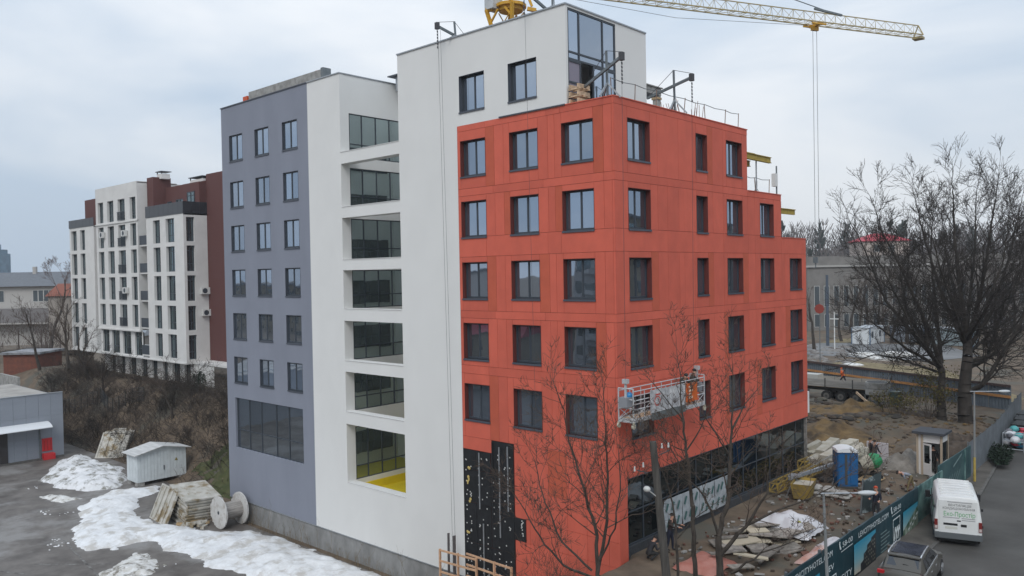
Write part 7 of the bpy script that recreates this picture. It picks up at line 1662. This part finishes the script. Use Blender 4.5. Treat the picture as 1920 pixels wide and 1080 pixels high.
# ------------------------------------------------------------------ houses across the street and yard (mirrored in the windows)
def block(name,label,x0,x1,y0,y1,z0,z1,m,rm,facing,fl,nw,pitch=0):
    e=empty(name,((x0+x1)/2,(y0+y1)/2,z0),label,'building'); b=MB(); b.box(x0,x1,y0,y1,z0,z1); b.build('wall',m,e)
    b=MB()
    if pitch: 
        ym=(y0+y1)/2; b.quad((x0-.5,y0-.5,z1),(x1+.5,y0-.5,z1),(x1+.5,ym,z1+pitch),(x0-.5,ym,z1+pitch)); b.quad((x1+.5,y1+.5,z1),(x0-.5,y1+.5,z1),(x0-.5,ym,z1+pitch),(x1+.5,ym,z1+pitch)); b.add([(x0-.5,y0-.5,z1),(x0-.5,ym,z1+pitch),(x0-.5,y1+.5,z1)],[(0,1,2)]); b.add([(x1+.5,y0-.5,z1),(x1+.5,ym,z1+pitch),(x1+.5,y1+.5,z1)],[(0,1,2)])
    else: b.box(x0-.3,x1+.3,y0-.3,y1+.3,z1,z1+.35)
    b.build('roof',rm,e); hh=(z1-z0)/fl
    for k in range(fl):
        for i in range(nw):
            b=MB(); z=z0+hh*k+hh*.3
            if facing=='y': a=x0+(x1-x0)*(i+.5)/nw; b.box(a-.8,a+.8,y1+.001,y1+.08,z,z+hh*.5)
            else: a=y0+(y1-y0)*(i+.5)/nw; b.box(x0-.08,x0-.001,a-.8,a+.8,z,z+hh*.5)
            b.build('window',GLASSA,e)
            if facing=='y' and i%3==1 and 'balcon' in label:
                b=MB(); b.box(a-1.5,a+1.5,y1+.1,y1+1.3,z-.6,z+.4); b.build('balcony',m,e)
WB=mat('opposite_white_render',(.34,.33,.315),.9); BB=mat('opposite_beige_brick',(.20,.16,.105),.9,var=.1,nscale=3); RR=mat('opposite_red_roof',(.25,.035,.045),.7)
block('apartment_house','white balconied flats facing the hotel from across the yard',-62,-38,-86,-74,ZY,2.5,WB,GREYROOF,'y',6,8)
block('apartment_house','low house with dark red pitched roof beyond the yard',-88,-64,-76,-64,ZY,-9.5,BB,RR,'y',2,7,4.5)
block('apartment_house','second white flats with balconies further left beyond the yard',-124,-94,-88,-76,ZY,1.0,WB,GREYROOF,'y',6,9)
block('apartment_house','long beige brick flats at the far side of the yard',-180,-134,-92,-78,ZY,-1.5,BB,GREYROOF,'y',5,14)
block('apartment_house','brown gabled house close beyond the yard end',-36,-20,-82,-70,ZY,-4,BB,RR,'y',3,4,4)
block('apartment_house','five storey beige flats across the street from the red facade',34,46,38,78,ZS,6.5,BB,GREYROOF,'x',6,13)
block('apartment_house','grey rendered flats further along across the street',32,44,84,135,ZS,3.0,SCH,GREYROOF,'x',5,16)
r_=random.Random(77)
for i,(x,y) in enumerate(((22,44),(23,58),(22.5,72),(21,88))): simple_tree('roadside_tree',('nearest','second','third','farthest')[i]+' bare tree along the far kerb across the street',(x,y,ZS),12,.3,120+i,group='bare trees along the far kerb')
for i,(x,y) in enumerate(((-30,-60),(-50,-58),(-78,-56))): simple_tree('roadside_tree',('nearest','middle','farthest')[i]+' bare tree beyond the yard before the flats',(x,y,ZY),11,.3,130+i,group='bare trees beyond the yard')

# clods and stones over the earthworks
cl_=MB(); r_=random.Random(12)
for k in range(1500):
    x=r_.uniform(-9,6.3);y=r_.uniform(27,49); rr=r_.uniform(.04,.17)*(1 if k%12 else 1.4); cl_.sphere((x,y,terr(x,y)+r_.uniform(0,.05)),rr,5,3,k%3,sq=(1.3,1,.6))
tag(cl_.build('earth_clods',[SOIL,CLAY,EARTH]),'clods of earth and stones over the dug ground behind the site','earth',kind='stuff')

# thin winter haze
hb=MB(); hb.box(-520,300,-200,560,-19.5,36); hz=hb.build('haze',[]) if False else None
me=hb.mesh('haze',[]); hz=bpy.data.objects.new('haze',me); col.objects.link(hz); hz['kind']='stuff'
hm=bpy.data.materials.new('haze_air'); hm.use_nodes=True; ht=hm.node_tree; ht.nodes.remove(ht.nodes['Principled BSDF']); hv=ht.nodes.new('ShaderNodeVolumePrincipled'); hv.inputs['Color'].default_value=(.92,.95,1,1); hv.inputs['Density'].default_value=0.0003; hv.inputs['Anisotropy'].default_value=0.2
ht.links.new(hv.outputs[0],ht.nodes['Material Output'].inputs['Volume']); me.materials.append(hm)

rb_=MB(); r_=random.Random(19)
for k in range(420):
    px=r_.uniform(1518,1700); py=r_.uniform(762,800); t=13.0*1515.71/(py-503); p=W(px,py,t); rr=r_.uniform(.08,.4); rb_.sphere((p[0],p[1],terr(p[0],p[1])),rr,6,4,k%3,sq=(1.6,1,.55))
tag(rb_.build('spoil_rubble',[SOIL,EARTH,mat('rubble_dark',(.05,.045,.04),.95)]),'line of dark spoil and rubble between trailer and clay bank','rubble',kind='stuff')
